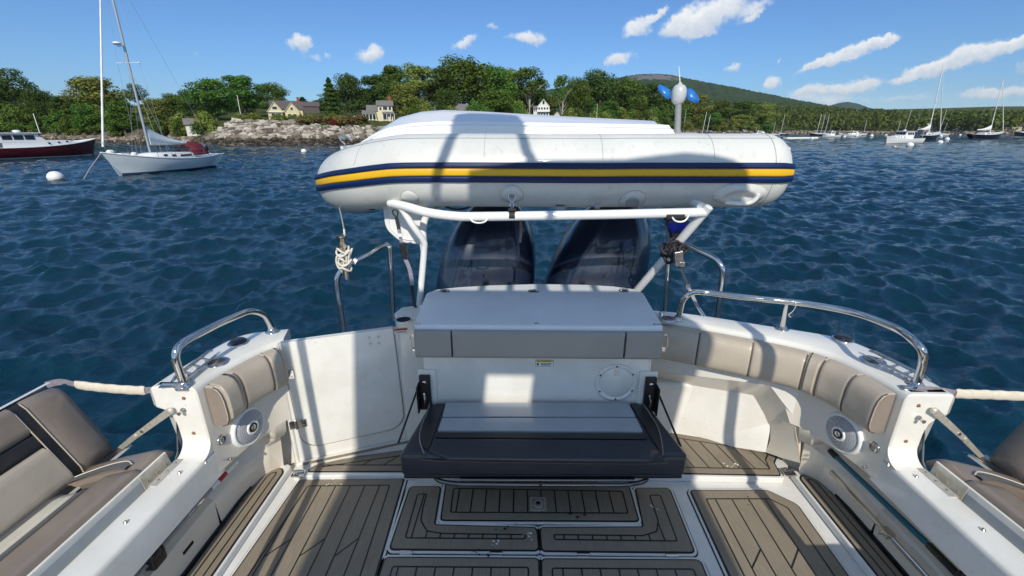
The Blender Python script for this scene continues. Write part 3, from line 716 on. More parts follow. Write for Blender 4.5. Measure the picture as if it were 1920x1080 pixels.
# --- seat box
YB = 2.16; xl, xr = -.565, .765; ZB = 1.522
box = MB()
rear = [P(818, 541, z=ZB), P(1203, 541, z=ZB)]; yr = rear[0].y
box.prism([(xl + .03, YB + .025), (xr - .03, YB + .025), (xr + .01, yr - .05), (xl - .01, yr - .05)], .58, ZB - .045)
seat_box = box.build('seat_box', 'gelcoat', boat, bevel=.02, seg=3)
lid = MB()
lp_ = [(xl + .012, YB), (xr - .012, YB), (xr + .003, YB + .02), P(1207, 549, z=ZB).xy, P(1190, 541.5, z=ZB).xy, P(1150, 536, z=ZB).xy, P(1100, 533, z=ZB).xy, P(1010, 531.5, z=ZB).xy, P(920, 534, z=ZB).xy, P(860, 537.5, z=ZB).xy, P(818, 542, z=ZB).xy, P(799, 549, z=ZB).xy, (xl - .003, YB + .02)]
lid.prism(lp_, ZB - .045, ZB); box_lid = lid.build('box_lid', 'lid_satin', boat, bevel=.014, seg=4)
for (x, y) in ((833, 546), (1000, 546), (1170, 545)):
    p = P(x, y, z=ZB + .004); mb = MB(); mb.lathe(p, [(.034, -.004), (.034, .002), (.026, .006), (.012, .006)], n=24); mb.box(p + Vector((0, 0, .006)), (.05, .012, .012)); mb.lathe(p + Vector((0, 0, .005)), [(.02, 0), (.02, .003), (.015, .003)], n=20, mi=1); mb.build('lid_latch', ['stainless', 'black_plastic'], box_lid, bevel=.001)
for (x, y) in ((783, 607), (1006, 607), (1236, 609), (1227, 608)):
    p = P(x, y, z=ZB + .0); mb = MB(); mb.lathe(p, [(.013, -.002), (.013, .002), (.009, .004), (.0, .004)] if x != 1227 else [(.006, -.001), (.006, .002), (0, .003)], n=16); mb.build('lid_screw', 'stainless' if x != 1227 else 'black_plastic', box_lid)
# bolster on the box: three panels
def pad(name, x0, x1, z0, z1, y0, y1, m, par, r=.022):
    mb = MB(); pr = fillet([(y0, z0), (y1, z0), (y1, z1), (y0, z1)], r, 5)
    mb.loft([[(x, a_, b_) for a_, b_ in pr] for x in (x0, x1)], closed=True, caps=True)
    return mb.build(name, m, par, bevel=.006, seg=3)
zt1 = P(1000, 622, y=YB - .02).z; zb1 = P(1000, 673, y=YB - .02).z
for a_, b_ in ((778, 846), (849, 1170), (1173, 1239)):
    pad('backrest_pad', P(a_, 648, y=YB - .02).x, P(b_, 648, y=YB - .02).x, zb1, zt1, YB - .028, YB + .05, 'vinyl_pad_shaded', seat_box)
for a_ in (847.5, 1171.5):
    x = P(a_, 648, y=YB - .028).x; mb = MB(); mb.tube([(x, YB - .022, zb1 + .01), (x, YB - .029, zb1 + .03), (x, YB - .029, zt1 - .03), (x, YB - .022, zt1 - .01)], .0042, n=8); mb.build('piping', 'vinyl_black', seat_box)
for sx in (774.5, 1247):   # wire handles at the box ends
    p0 = P(sx, 630, y=YB + .02); p1 = P(sx + (2 if sx < 1000 else -3), 655, y=YB + .02); mb = MB()
    o_ = Vector((-.012 if sx < 1000 else .012, -.01, 0)); mb.tube(crom([p0, p0 + o_, p1 + o_, p1], 4), .003, n=6); mb.box(p0, (.02, .02, .014)); mb.box(p1, (.02, .02, .014)); mb.build('wire_handle', 'stainless', seat_box)
# round access plate, caution label
YP = YB + .025
c = P(1155, 717, y=YP - .0005); mb = MB(); rad = .118
mb.lathe(c + Vector((0, .001, 0)), [(rad, 0), (rad, .006), (rad - .008, .009), (rad - .022, .009), (rad - .025, .005), (rad - .028, .008), (0, .008)], (0, -1, 0), 48)
pl = mb.build('access_plate', 'gelcoat', seat_box)
for k in range(6):
    mb = MB(); a_ = R(62 + 60 * k - 30); mb.lathe(c + Vector((math.cos(a_) * (rad - .014), -.008, math.sin(a_) * (rad - .014))), [(.0058, 0), (.005, .002), (0, .002)], (0, -1, 0), 10); mb.build('plate_screw', 'black_plastic', pl)
mb = MB(); t_ = c + Vector((-.002, -.0085, .066)); mb.box(t_, (.03, .002, .038)); mb.build('finger_tab', 'gelcoat_shaded', pl, bevel=.001)
def text(s, loc, size, m, par, rot=(R(90), 0, 0), ext=.0004, name='lettering', sx=1):
    cu_ = bpy.data.curves.new('t', 'FONT'); cu_.body = s; cu_.size = size; cu_.extrude = ext; cu_.align_x = 'CENTER'; cu_.align_y = 'CENTER'; cu_.resolution_u = 2
    ob = bpy.data.objects.new('t', cu_); col.objects.link(ob); bpy.context.view_layer.update()
    me = bpy.data.meshes.new_from_object(ob.evaluated_get(bpy.context.evaluated_depsgraph_get())); bpy.data.objects.remove(ob)
    me.materials.clear(); me.materials.append(M[m]); o = bpy.data.objects.new(name, me); col.objects.link(o)
    o.parent = par; o.location = Vector(loc) - WL[par.name]; o.rotation_euler = rot; o.scale.x = sx; WL[o.name] = Vector(loc); return o
c = P(1021, 681, y=YP - .001); mb = MB(); mb.box(c, (.100, .0015, .040), 1); mb.box(c + Vector((0, -.0003, 0)), (.097, .0018, .037), 0); mb.box(c + Vector((0, -.0006, .0125)), (.093, .0018, .010), 2)
cl = mb.build('caution_label', ['label_white', 'ink', 'label_yellow'], seat_box)
text('\u26a0 CAUTION'.replace('\u26a0', '!'), c + Vector((.006, -.002, .0125)), .011, 'ink', cl)
mb = MB(); q_ = c + Vector((-.034, -.0021, .0125)); mb.extrude([q_ + Vector((-.005, 0, -.004)), q_ + Vector((.005, 0, -.004)), q_ + Vector((0, 0, .0045))], (0, .0004, 0)); mb.box(c + Vector((-.037, -.0017, -.006)), (.010, .0008, .014)); 
for k in range(3): mb.box(c + Vector((.008 - .002 * (k == 2), -.0017, -.001 - .006 * k)), (.062 - .006 * k, .0008, .0022))
mb.build('label_print', 'ink', cl)
lc = P(753, 621, y=2.36); 
pn = (Vector((-.45, 2.36, 0)) - a); pn = Vector((pn.y, -pn.x, 0)).normalized(); a0 = dp(1.0, 1, .012)
lc = PL(752, 620, a0, pn) + pn * .001; rz = math.atan2(-pn.x, pn.y) + math.pi if pn.y > 0 else math.atan2(pn.x, -pn.y)
mb = MB(); mb.box(lc, (.075, .0015, .034), 0, rz=rz); mb.box(lc + pn * .0006 + Vector((0, 0, .009)), (.073, .0015, .013), 1, rz=rz)
for k in range(2): mb.box(lc + pn * .0008 + Vector((0, 0, -.004 - .006 * k)), (.06, .001, .002), 2, rz=rz)
wl_ = mb.build('warning_label', ['label_white', 'label_red', 'ink'], boat)
text('WARNING', lc + pn * .0019 + Vector((0, 0, .009)), .011, 'ink', wl_, rot=(R(90), 0, rz))

# seat brackets, struts, cushion, under-frame
for sx, s in ((-1, -1), (1, 1)):
    xx = P(798 if s < 0 else 1218, 735, y=YP - .02).x
    mb = MB(); hz = P(1000, 703, y=YP).z; lz = 1.0
    mb.box((xx - s * .035 * 0, YP - .012, (hz + lz) / 2 + .01), (.085, .022, hz - lz + .035), 1); mb.build('bracket_pad', 'gelcoat', seat_box, bevel=.006) if False else None
    m2 = MB(); m2.box((xx - s * .012, YP - .006, (hz + lz) / 2 + .012), (.10, .014, hz - lz + .04)); m2.build('bracket_pad', 'gelcoat', seat_box, bevel=.005)
    m2 = MB(); m2.box((xx, YP - .022, (hz + lz) / 2), (.062, .024, hz - lz + .01)); m2.box((xx + s * .034, YP - .045, (hz + lz) / 2 - .02), (.01, .07, hz - lz - .04)); m2.build('seat_bracket', 'black_plastic', seat_box, bevel=.008, seg=3)
    m2 = MB()
    m2.lathe((xx, YP - .034, hz - .035), [(.012, 0), (.011, .004), (0, .006)], (0, -1, 0), 14); m2.build('bracket_bolt', 'stainless', seat_box); m2 = MB(); m2.tube([(xx - .006, YP - .038, hz - .10), (xx + .002, YP - .05, hz - .13), (xx - .002, YP - .05, hz - .165)], [.010, .008, .005], n=8)
    m2.build('seat_latch', 'stainless', seat_box)
    m2 = MB(); m2.tube([(xx + s * .05, YP - .02, hz - .10), (xx + s * .085, 1.86, 1.0)], .006, n=8); m2.build('seat_strut', 'stainless_worn' if 0 else 'black_plastic', seat_box)
seat = empty('rear_seat', (BX, 1.95, .95), None, None); seat.parent = boat; seat.location = Vector((BX, 1.95, .95)) - WL['motor_boat']; WL[seat.name] = Vector((BX, 1.95, .95))
ZC = 1.045
def sp_(x, y, z=ZC): return P(x, y, z=z)
def softslab(name, poly, z0, z1, m, par, bev=.02, sub=0, crown=0):
    mb = MB(); mb.prism(poly, z0, z1); return mb.build(name, m, par, bevel=bev, seg=4)
FL, FR, RL, RR = sp_(747, 851), sp_(1292, 851), sp_(806, 754), sp_(1214, 754)
# base slab with dark sides
softslab('cushion_base', [(FL.x, FL.y), (FR.x, FR.y), (RR.x, RR.y), (RL.x, RL.y)], .908, ZC - .004, 'vinyl_dark_shaded', seat, .022)
mb = MB(); mb.prism([(FL.x + .01, FL.y + .01), (FR.x - .01, FR.y + .01), (RR.x, RR.y), (RL.x, RL.y)], .886, .909); mb.build('seat_board', 'black_plastic', seat, bevel=.006)
# raised upholstery panels on top
def panel(pts, m, h=.012, bev=.008, z=ZC - .004):
    w_ = [sp_(x, y) for x, y in pts]; poly = fillet(inset([p.xy for p in w_], .0015), .008, 3)
    mb = MB(); mb.prism(poly, z - .006, z + h); return mb.build('seat_panel', m, seat, bevel=bev, seg=3)
panel([(836, 757), (1178, 757), (1192, 784), (829, 784)], 'vinyl_light_shaded', .014)
panel([(829, 786), (1193, 786), (1206, 812), (820, 810)], 'vinyl_light_shaded', .014)
panel([(819, 812), (1207, 814), (1214, 825), (815, 822)], 'vinyl_black', .010, .003)
panel([(814, 825), (1216, 828), (1240, 852), (1218, 866), (838, 862), (803, 848)], 'vinyl_dark_shaded', .016, .010)
panel([(816, 757), (834, 757), (804, 846), (792, 838), (797, 800)], 'vinyl_black', .008, .003)
panel([(1181, 757), (1197, 757), (1232, 800), (1240, 850), (1236, 846)], 'vinyl_black', .008, .003)
for pts in ([(806, 756), (800, 775), (790, 800), (787, 825), (795, 850)], [(1205, 756), (1218, 775), (1233, 800), (1240, 825), (1243, 852)]):
    mb = MB(); mb.tube(crom([sp_(x, y, ZC + .0) for x, y in pts], 6), .0035, n=6); mb.build('seam', 'vinyl_taupe_dark', seat)
mb = MB(); yf = FL.y - .001
mb.tube(crom([(FL.x + .02, yf + .006, ZC - .016), (FL.x + .12, yf + .004, ZC - .014), (FL.x + .20, yf - .002, ZC - .035), (FR.x - .20, yf - .002, ZC - .037), (FR.x - .12, yf + .004, ZC - .014), (FR.x - .02, yf + .006, ZC - .016)], 8), .0035, n=6)
mb.build('seam', 'piping', seat)
# stainless under-frame
mb = MB(); zu = .874
mb.tube(bend([P(815, 897, z=zu) + Vector((0, .25, 0)), P(812, 899, z=zu), P(850, 907, z=zu), P(1180, 909, z=zu), P(1218, 901, z=zu), P(1215, 899, z=zu) + Vector((0, .25, 0))], .05), .011, n=10)
mb.tube([P(862, 899, z=zu + .02), P(1190, 900, z=zu + .02)], .008, n=8); mb.tube([P(1013, 900, z=zu + .01), P(1013, 908, z=zu) + Vector((0, 0, 0)), P(1013, 911, z=zu)], .009, n=8)
mb.build('seat_frame', 'steel_dark', seat)

# --- fold-down side terraces with benches
def terrace(s):
    root = empty('folding_bench', W(1.9, .9, 1.0, s), None, None); root.parent = boat; root.location = W(1.9, .9, 1.0, s) - WL['motor_boat']; WL[root.name] = W(1.9, .9, 1.0, s)
    v0, v1 = -.5, 1.60
    mb = MB(); mb.prism([W(1.712, v0, 0, s).xy, W(1.78, v0, 0, s).xy, W(1.78, 1.63, 0, s).xy, W(1.712, 1.61, 0, s).xy], 1.035, 1.125); mb.loft([[W(1.706, v, 1.13, s), W(1.692, v, 1.04, s), W(1.692, v, 1.02, s), W(1.713, v, 1.02, s)] for v in (v0, 1.60)], closed=True, smooth=False); mb.prism([W(1.76, v0, 0, s).xy, W(2.2, v0, 0, s).xy, W(2.12, 1.62, 0, s).xy, W(1.76, 1.62, 0, s).xy], .95, .99)
    mb.build('bench_frame', 'bluegrey_paint', root, bevel=.008); mb = MB(); mb.prism([W(1.6645, v0, 0, s).xy, W(1.691, v0, 0, s).xy, W(1.691, 1.58, 0, s).xy, W(1.6645, 1.58, 0, s).xy], .99, 1.03); mb.build('gap_shade', 'black_plastic', root)  # black strip stands in for the shade between sill and bench frame
    mb = MB(); mb.prism([W(1.703, v0, 0, s).xy, W(1.715, v0, 0, s).xy, W(1.715, 1.61, 0, s).xy, W(1.703, 1.61, 0, s).xy], 1.10, 1.140); mb.build('frame_edge', 'gelcoat', root, bevel=.004)
    for vv in (1.53, .86):
        mb = MB()
        mb.loft([[W(1.701, v, 1.138, s), W(1.686, v, 1.048, s), W(1.689, v, 1.045, s), W(1.705, v, 1.138, s)] for v in (vv - .075, vv + .075)], closed=True, smooth=False); mb.loft([[W(1.630, v, ZS + .004, s), W(1.664, v, ZS + .003, s), W(1.686, v, 1.052, s), W(1.684, v, 1.048, s), W(1.663, v, ZS - .001, s), W(1.630, v, ZS, s)] for v in (vv - .085, vv + .075)], closed=True, smooth=False); mb.tube([W(1.686, vv - .075, 1.050, s), W(1.686, vv + .075, 1.050, s)], .006, n=8)
        for k in (-.05, 0, .05):
            mb.lathe(W(1.694, vv + k, 1.095, s), [(.0065, 0), (.004, .003)], (-s * .98, 0, .17), 8, 1)
            mb.lathe(W(1.645, vv + k, ZS + .004, s), [(.006, 0), (.004, .002)], (0, 0, 1), 8, 1)
        mb.build('bench_hinge', ['steel_dull', 'stainless_worn'], root)
    # seat cushion: cross-section swept along v, panels as separate soft strips
    def sw(name, us, mats_, m, z_of, v_a, v_b, th=.09):
        pass
    zs = lambda u: 1.162 - (u - 1.70) * .26
    def slab(name, u0, u1, m, va, vb, dz=0, th=.075, ends=.03, skew=0):
        mb = MB(); secs = []
        ks = [0, .01, .03] + [.1 * i for i in range(1, 10)] + [.97, .99, 1]
        for k in ks:
            v = va + (vb - va) * k; e = min(1, min(k, 1 - k) / .03) if True else 1
            if k < .5: e = 1
            prof = []
            for j in range(9):
                t = j / 8; u = u0 + (u1 - u0) * t + skew * (v - va) * 0; ed = min(1, min(t, 1 - t) / .12 + .0)
                z = zs(u) + dz + .012 * math.sqrt(max(0, 1 - (1 - min(1, ed)) ** 2)) - (1 - math.sqrt(max(0, 1 - (1 - e) ** 2))) * .035
                prof.append(W(u, v, z, s))
            prof.append(W(u1, v, zs(u1) - th, s)); prof.append(W(u0, v, zs(u0) - th, s))
            secs.append(prof)
        mb.loft(secs, closed=True, caps=True); return mb.build(name, m, root)
    if True:
        slab('seat_cushion', 1.716, 1.885, 'vinyl_taupe_dark', v0, 1.50)
        slab('cushion_stripe', 1.887, 1.912, 'vinyl_grey_mesh', v0, 1.44, -.002)
        slab('cushion_insert', 1.914, 2.00, 'vinyl_cream', v0, 1.42)
        slab('cushion_stripe', 2.002, 2.10, 'vinyl_grey_mesh', v0, 1.44, -.006)
        # cushion end piece, with its curved dark band
        mb = MB(); secs = []
        for k in range(11):
            t = k / 10; v = 1.49 + .17 * t; d_ = .045 * max(0, (t - .55) / .45) ** 2
            secs.append([W(u, v - (.02 * (u - 1.7) / .4) + .05 * (u > 1.9) * t * 0, zs(u) + .010 * math.sin(math.pi * (u - 1.69) / .42) - d_ - (.016 if (u < 1.73 or u > 2.08) else 0), s) for u in (1.718, 1.75, 1.82, 1.88, 1.96, 2.04, 2.10)] + [W(2.10, v, zs(2.1) - .075, s), W(1.718, v, zs(1.718) - .075, s)])
        mb.loft(secs, closed=True, caps=True); mb.build('cushion_end', 'vinyl_taupe_dark', root)
        mb = MB(); pts = [(1.775, 1.49), (1.82, 1.520), (1.90, 1.525), (2.0, 1.50), (2.09, 1.46)]
        a_ = crom([(u, v, 0) for u, v in pts], 5)
        mb.loft([[W(p.x, p.y - .022, zs(p.x) + .0145, s), W(p.x, p.y, zs(p.x) + .018, s), W(p.x, p.y + .02, zs(p.x) + .0125, s)] for p in a_], caps=False); mb.build('cushion_stripe', 'vinyl_grey_mesh', root)
        mb = MB(); mb.tube([W(p.x, p.y + .022, zs(p.x) + .013, s) for p in a_], .003, n=6); mb.build('piping', 'vinyl_cream', root)
    # backrest leaning outboard
    def bk(h, v, o=0):      # h along the backrest height 0..1
        u = 2.06 + .17 * h - o * .85; z = 1.045 + .375 * h + o * .45
        return W(u + .0, v, z, s)
    def bpanel(name, rows, m, o=.03, thick=True):
        """rows: list of (h0,h1,v) stations"""
        mb = MB(); secs = []
        for (ha, hb, v, oo) in rows:
            sec = []
            for j in range(9):
                t = j / 8; ed = min(1, min(t, 1 - t) / .14); sec.append(bk(ha + (hb - ha) * t, v, o + oo + .014 * math.sqrt(max(0, 1 - (1 - ed) ** 2))))
            sec.append(bk(hb, v, -.04)); sec.append(bk(ha, v, -.04)); secs.append(sec)
        mb.loft(secs, closed=True, caps=True); return mb.build(name, m, root)
    vb = [v0 + (1.50 - v0) * k / 8 for k in range(9)]
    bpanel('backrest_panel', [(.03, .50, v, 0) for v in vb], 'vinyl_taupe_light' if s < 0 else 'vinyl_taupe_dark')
    bpanel('backrest_stripe', [(.505, .66, v, -.004) for v in vb], 'vinyl_black')
    bpanel('backrest_panel', [(.665, 1.0, v, 0) for v in vb], 'vinyl_taupe_dark')
    st = [1.505, 1.515, 1.53, 1.545]
    bpanel('backrest_stripe', [(.03, 1.0, v, -.005) for v in st], 'vinyl_black')
    bpanel('backrest_end', [(.03, 1.0, 1.548, -.006), (.03, 1.0, 1.56, 0), (.03, .99, 1.62, 0), (.035, .97, 1.68, -.004), (.05, .93, 1.71, -.015), (.08, .88, 1.725, -.035)], 'vinyl_taupe_dark')
    for vv in (1.504, 1.547):
        mb = MB(); mb.tube([bk(.04 + .94 * k / 12, vv, .041 if k not in (0, 12) else .03) for k in range(13)], .003, n=6); mb.build('piping', 'vinyl_taupe_light', root)
    mb = MB(); mb.loft([[bk(-.03, v, .055), bk(.03, v, .04), bk(.03, v, -.02), bk(-.05, v, -.02)] for v in (v0, 1.74)], closed=True, smooth=False); mb.build('backrest_shadow', 'black_plastic', root)  # dark strip standing in for the shadow gap below the backrest
    mb = MB(); mb.loft([[bk(-.02, v, .062), bk(-.05, v, .062), bk(-.05, v, .0)] for v in (v0, 1.75)], caps=False, smooth=False); mb.loft([[bk(1.0, v, -.035), bk(1.04, v, 0), bk(1.02, v, .02)] for v in (v0, 1.70)], caps=False, smooth=False); mb.build('backrest_shell', 'gelcoat', root, fixn=False)
    # folding stay
    if s < 0: pa, pm, pe = PL(322, 768, W(0, 1.655, 0), (0, 1, 0)), None, P(216, 848, y=1.72)
    else: pa, pm, pe = PL(1748, 768, W(0, 1.655, 0), (0, 1, 0)), None, P(1842, 858, y=1.72)
    pm = pa.lerp(pe, .58) + Vector((0, 0, .004)); mb = MB()
    def bar(a, b, wd, th):
        d = (b - a).normalized(); up_ = Vector((0, -1, 0)); sd2 = d.cross(up_).normalized(); pts = []
        n__ = [a + sd2 * wd, a - sd2 * wd, b - sd2 * wd * .8, b + sd2 * wd * .8]; mb.extrude(n__, (0, th, 0))
    bar(pa + Vector((0, -.012, 0)), pm + Vector((0, -.012, 0)), .016, .005); bar(pm + Vector((0, -.006, 0)), pe, .013, .005)
    mb.lathe(pa + Vector((0, -.006, 0)), [(.015, 0), (.015, .009), (.008, .013), (0, .014)], (0, -1, 0), 16); mb.lathe(pm + Vector((0, -.004, 0)), [(.012, 0), (.010, .012), (0, .013)], (0, -1, 0), 12); mb.box(pe + Vector((s * .01, 0, -.01)), (.07, .05, .012))
    mb.lathe(pa.lerp(pm, .8) + Vector((0, -.012, 0)), [(.009, 0), (.007, .004)], (0, -1, 0), 10, 1)
    mb.build('folding_stay', ['steel_dull', 'stainless_worn'], root, bevel=.001)
    return root
terrace(-1); terrace(1)
# padded safety straps across the gaps
def sstrap(pts, label, ka, kb):
    root = empty('safety_strap', pts[0], label, 'strap', 'padded straps across the side openings')
    path = crom(pts, 8); n = len(path); k0, k1 = ka, min(kb, n - 1)
    mb = MB(); mb.loft([[p + Vector((0, -.002, .017)), p + Vector((0, .002, -.017))] for p in path], caps=False); mb.build('webbing', 'strap_grey', root)
    mb = MB(); secs = []
    for i, p in enumerate(path[k0:k1 + 1]):
        wob_ = .003 * math.sin(i * 1.7) * .5; e = 1 if 0 < i < k1 - k0 else .85
        secs.append([p + Vector((0, -math.cos(a) * .011 * e, math.sin(a) * (.023 + wob_) * e)) for a in [2 * math.pi * k / 12 for k in range(12)]])
    mb.loft(secs, closed=True); mb.build('padded_sleeve', 'sleeve_cream', root)
    return root
sstrap([P(344, 727, z=ZT + .012), P(300, 730, y=1.70), P(262, 732, y=1.72), P(200, 728, y=1.74), P(148, 722, y=1.75), P(116, 716, y=1.76), P(86, 722, y=1.74)], 'cream padded strap on the left running from the bench back to the coaming', 14, 33)
sstrap([P(1720, 728, z=ZT + .012), P(1765, 733, y=1.70), P(1795, 738, y=1.71), P(1850, 740, y=1.70), P(1915, 743, y=1.70), P(2010, 747, y=1.70), P(2080, 760, y=1.70)], 'cream padded strap on the right leading off over the water from the coaming', 15, 99)
for s, (x, y) in ((-1, (322, 722)), (1, (1712, 728))):
    p = P(x, y, z=ZT + .003); mb = MB(); mb.box(p, (.09, .035, .005), rz=-.15 * s); mb.tube([p + Vector((-.04, .0, .004)), p + Vector((.04, 0, .004))], .006, n=8); mb.build('strap_plate', 'stainless', boat, bevel=.001)
# snap studs on the sill
for s, lst in ((-1, ((337, 887), (236, 980), (386, 868))), (1, ((1718, 894), (1843, 994), (1665, 872)))):
    for (x, y) in lst:
        p = P(x, y, z=ZS + .001); mb = MB(); mb.lathe(p, [(.008, -.001), (.008, .002), (.004, .003), (.005, .008), (.003, .009)], n=12); mb.build('snap_stud', 'stainless_worn', boat)

# --- poles and handles stowed in the side recesses
def stick(name, label, cat, segs, mats_):
    root = empty(name, segs[0][0], label, cat)
    for nm, a_, b_, r_, m_ in [(sg[2], sg[0], sg[1], sg[3], sg[4]) for sg in segs]:
        mb = MB(); mb.tube([a_, a_.lerp(b_, .02), a_.lerp(b_, .98), b_], [r_ * .8, r_, r_, r_ * .8], n=14); mb.build(nm, m_, root)
    return root
def rx_(x, y, s, u=1.585): return P(x, y, x=BX + s * u)
pa, pb, pc, pd = W(1.545, 1.975, .89, 1), W(1.59, 1.42, .875, 1), W(1.59, 1.20, .872, 1), W(1.59, .2, .86, 1)
stick('boat_hook', 'long teal pole with black grips lying in the right side recess', 'pole',
      [(pa + Vector((0, -.05, 0)), pb, 'pole', .013, 'teal_tube'), (pa, pa + Vector((0, -.05, 0)), 'end_grip', .016, 'black_plastic'), (pb, pc, 'joint_grip', .015, 'black_plastic'), (pc, pd, 'pole', .014, 'teal_tube')], None)
pa, pb, pc = W(1.575, 1.84, .888, -1), W(1.59, 1.66, .883, -1), W(1.59, .5, .87, -1)
stick('deck_brush', 'thin grey pole with red taped white collar in the left side recess', 'pole',
      [(pa, pb, 'collar', .012, 'white_paint'), (pa.lerp(pb, .45), pa.lerp(pb, .75), 'tape', .0125, 'red_tape'), (pb, pc, 'pole', .009, 'grey_plastic'), (W(1.59, 1.60, .88, -1), W(1.59, 1.50, .88, -1), 'ferrule', .0105, 'stainless')], None)
mb = MB(); a_ = W(1.545, 1.93, .79, 1); b_ = W(1.545, .3, .79, 1)
mb.tube([a_, b_], .012, n=10); mb.tube([a_ + Vector((.018, -.08, -.012)), b_ + Vector((.018, 0, -.012))], .006, n=8); 
for v in (1.55, .9): mb.box(W(1.545, v, .79, 1), (.035, .05, .03)); mb.tube([W(1.54, v - .03, .80, 1), W(1.52, v + .01, .78, 1)], .007, n=8)
mb.build('toe_rail', 'stainless', boat, bevel=.002)
mb = MB()
for s, v in ((1, 1.24), (-1, 1.30)):
    mb = MB(); mb.box(W(1.59, v, .88, s), (.06, .07, .075)); mb.box(W(1.565, v - .02, .925, s), (.04, .05, .04)); mb.build('pole_clip', 'black_plastic', boat, bevel=.01)
mb = MB(); mb.box(W(1.553, 1.42, .79, -1), (.004, .06, .014)); mb.build('drain_slot', 'black_hole', boat)

# --- stern rails behind the transom, swim platform, davit rack
mb = MB()
k = lambda x, y, yy: P(x, y, y=yy)
mb.tube(crom([k(645, 640, 2.62), k(640, 590, 2.62), k(632, 540, 2.64), k(634, 517, 2.65), k(652, 497, 2.68), k(690, 478, 2.76), k(716, 461, 2.84), k(728, 462, 2.86), k(732, 480, 2.86), k(737, 600, 2.86)], 6), .017, n=12)
sr = mb.build('stern_rail', 'stainless', boat)
mb = MB()
mb.tube(crom([k(1345, 612, 2.66), k(1350, 560, 2.66), k(1355, 512, 2.66), k(1349, 494, 2.68), k(1335, 482, 2.72), k(1300, 466, 2.80), k(1268, 452, 2.86), k(1258, 458, 2.88), k(1254, 480, 2.88), k(1247, 600, 2.88)], 6), .017, n=12)
mb.build('stern_rail', 'stainless', boat)
mb = MB(); mb.prism([(BX - 1.40, 2.3), (BX + 1.40, 2.3), (BX + 1.25, 2.75), (BX + .9, 3.0), (BX - .9, 3.0), (BX - 1.25, 2.75)], .35, .55); mb.prism([(BX - 1.0, 2.45), (BX + 1.0, 2.45), (BX + .9, 2.92), (BX - .9, 2.92)], .5, 1.0)
mb.build('transom_platform', 'gelcoat', boat, bevel=.03)
mb = MB(); mb.prism([(BX - 1.62, -.8), (BX + 1.62, -.8), (BX + 1.62, 2.0), (BX + 1.35, 2.32), (BX - 1.35, 2.32), (BX - 1.62, 2.0)], -.35, .53); mb.build('hull', 'gelcoat', boat, bevel=.05)

rack = empty('davit_rack', (BX, 2.7, 1.4), None, None); rack.parent = boat; rack.location = Vector((BX, 2.7, 1.4)) - WL['motor_boat']; WL[rack.name] = Vector((BX, 2.7, 1.4))
YR = 2.60
mb = MB(); k = lambda x, y, yy=YR: P(x, y, y=yy)
mb.tube(crom([k(732, 381, YR + .16), k(760, 387, YR + .08), k(800, 398, YR + .02), k(850, 405), k(900, 406), k(1100, 403), k(1240, 400), k(1322, 398)], 6), .0275, n=16)
mb.build('front_bar', 'white_paint', rack)
e1 = k(1323, 395); e1b = k(1207, 530, 2.95); ax_ = (e1b - e1).normalized()
mb = MB(); mb.tube([e1 - ax_ * .03, e1b + ax_ * .35], .027, n=18, caps=False); mb.lathe(e1 - ax_ * .03, [(.027, 0), (.027, -.0), (.021, 0), (.021, .06)], ax_, 18)
mb.tube([e1 + Vector((-.02, .02, .02)), e1 + Vector((-.02, .9, .05))], .026, n=12)
mb.build('rack_leg', 'white_paint', rack)
mb = MB(); mb.tube(crom([k(750, 386, YR + .1), k(775, 425, YR + .1), k(794, 452, YR + .13), k(795, 470, YR + .14), k(791, 520, YR + .14), k(786, 575, YR + .13)], 6), .021, n=12); mb.build('rack_leg', 'white_paint', rack)
mb = MB(); mb.tube(crom([k(795, 470, 2.76), k(793, 430, 2.85), k(800, 405, 2.95), k(815, 395, 3.2), k(830, 392, 3.6)], 6), .024, n=12); mb.build('rack_leg', 'white_paint', rack)
mb = MB()
for (x, y, w_, h_) in ((898, 413, 40, 5), (1275, 411, 34, 6)):
    a_, b_ = k(x - w_ / 2, y - 8, YR - .02), k(x + w_ / 2, y - 8, YR - .02); mid_ = k(x, y + 5, YR - .03)
    mb = MB(); mb.tube(crom([a_, k(x - w_ * .3, y + 2, YR - .03), mid_, k(x + w_ * .3, y + 2, YR - .03), b_], 5), .0055, n=8); mb.build('tie_loop', 'white_paint', rack)
pass
for (x, w_) in ((960, .035), (1264, .105)):
    p = k(x, 404); mb = MB(); mb.tube([p - Vector((w_ / 2, 0, 0)), p + Vector((w_ / 2, 0, 0))], .0295, n=16); mb.build('strap_wrap', 'strap_black', rack)
# white moulded panel behind the left leg
mb = MB(); rp = fillet([Vector((p.x, p.z)) for p in (P(716, 380, y=2.95), P(802, 380, y=2.95), P(798, 460, y=2.95), P(752, 456, y=2.95), P(722, 430, y=2.95))], .05, 5)
mb.extrude([(p.x, 2.95, p.y) for p in rp], (0, .035, 0)); pn_ = mb.build('moulded_panel', 'white_paint', rack, bevel=.012, seg=3)
ip_ = inset(rp, .03); mb = MB(); mb.tube([(p.x, 2.948, p.y) for p in ip_], .006, n=6, closed=True); mb.build('panel_rim', 'white_paint', pn_)

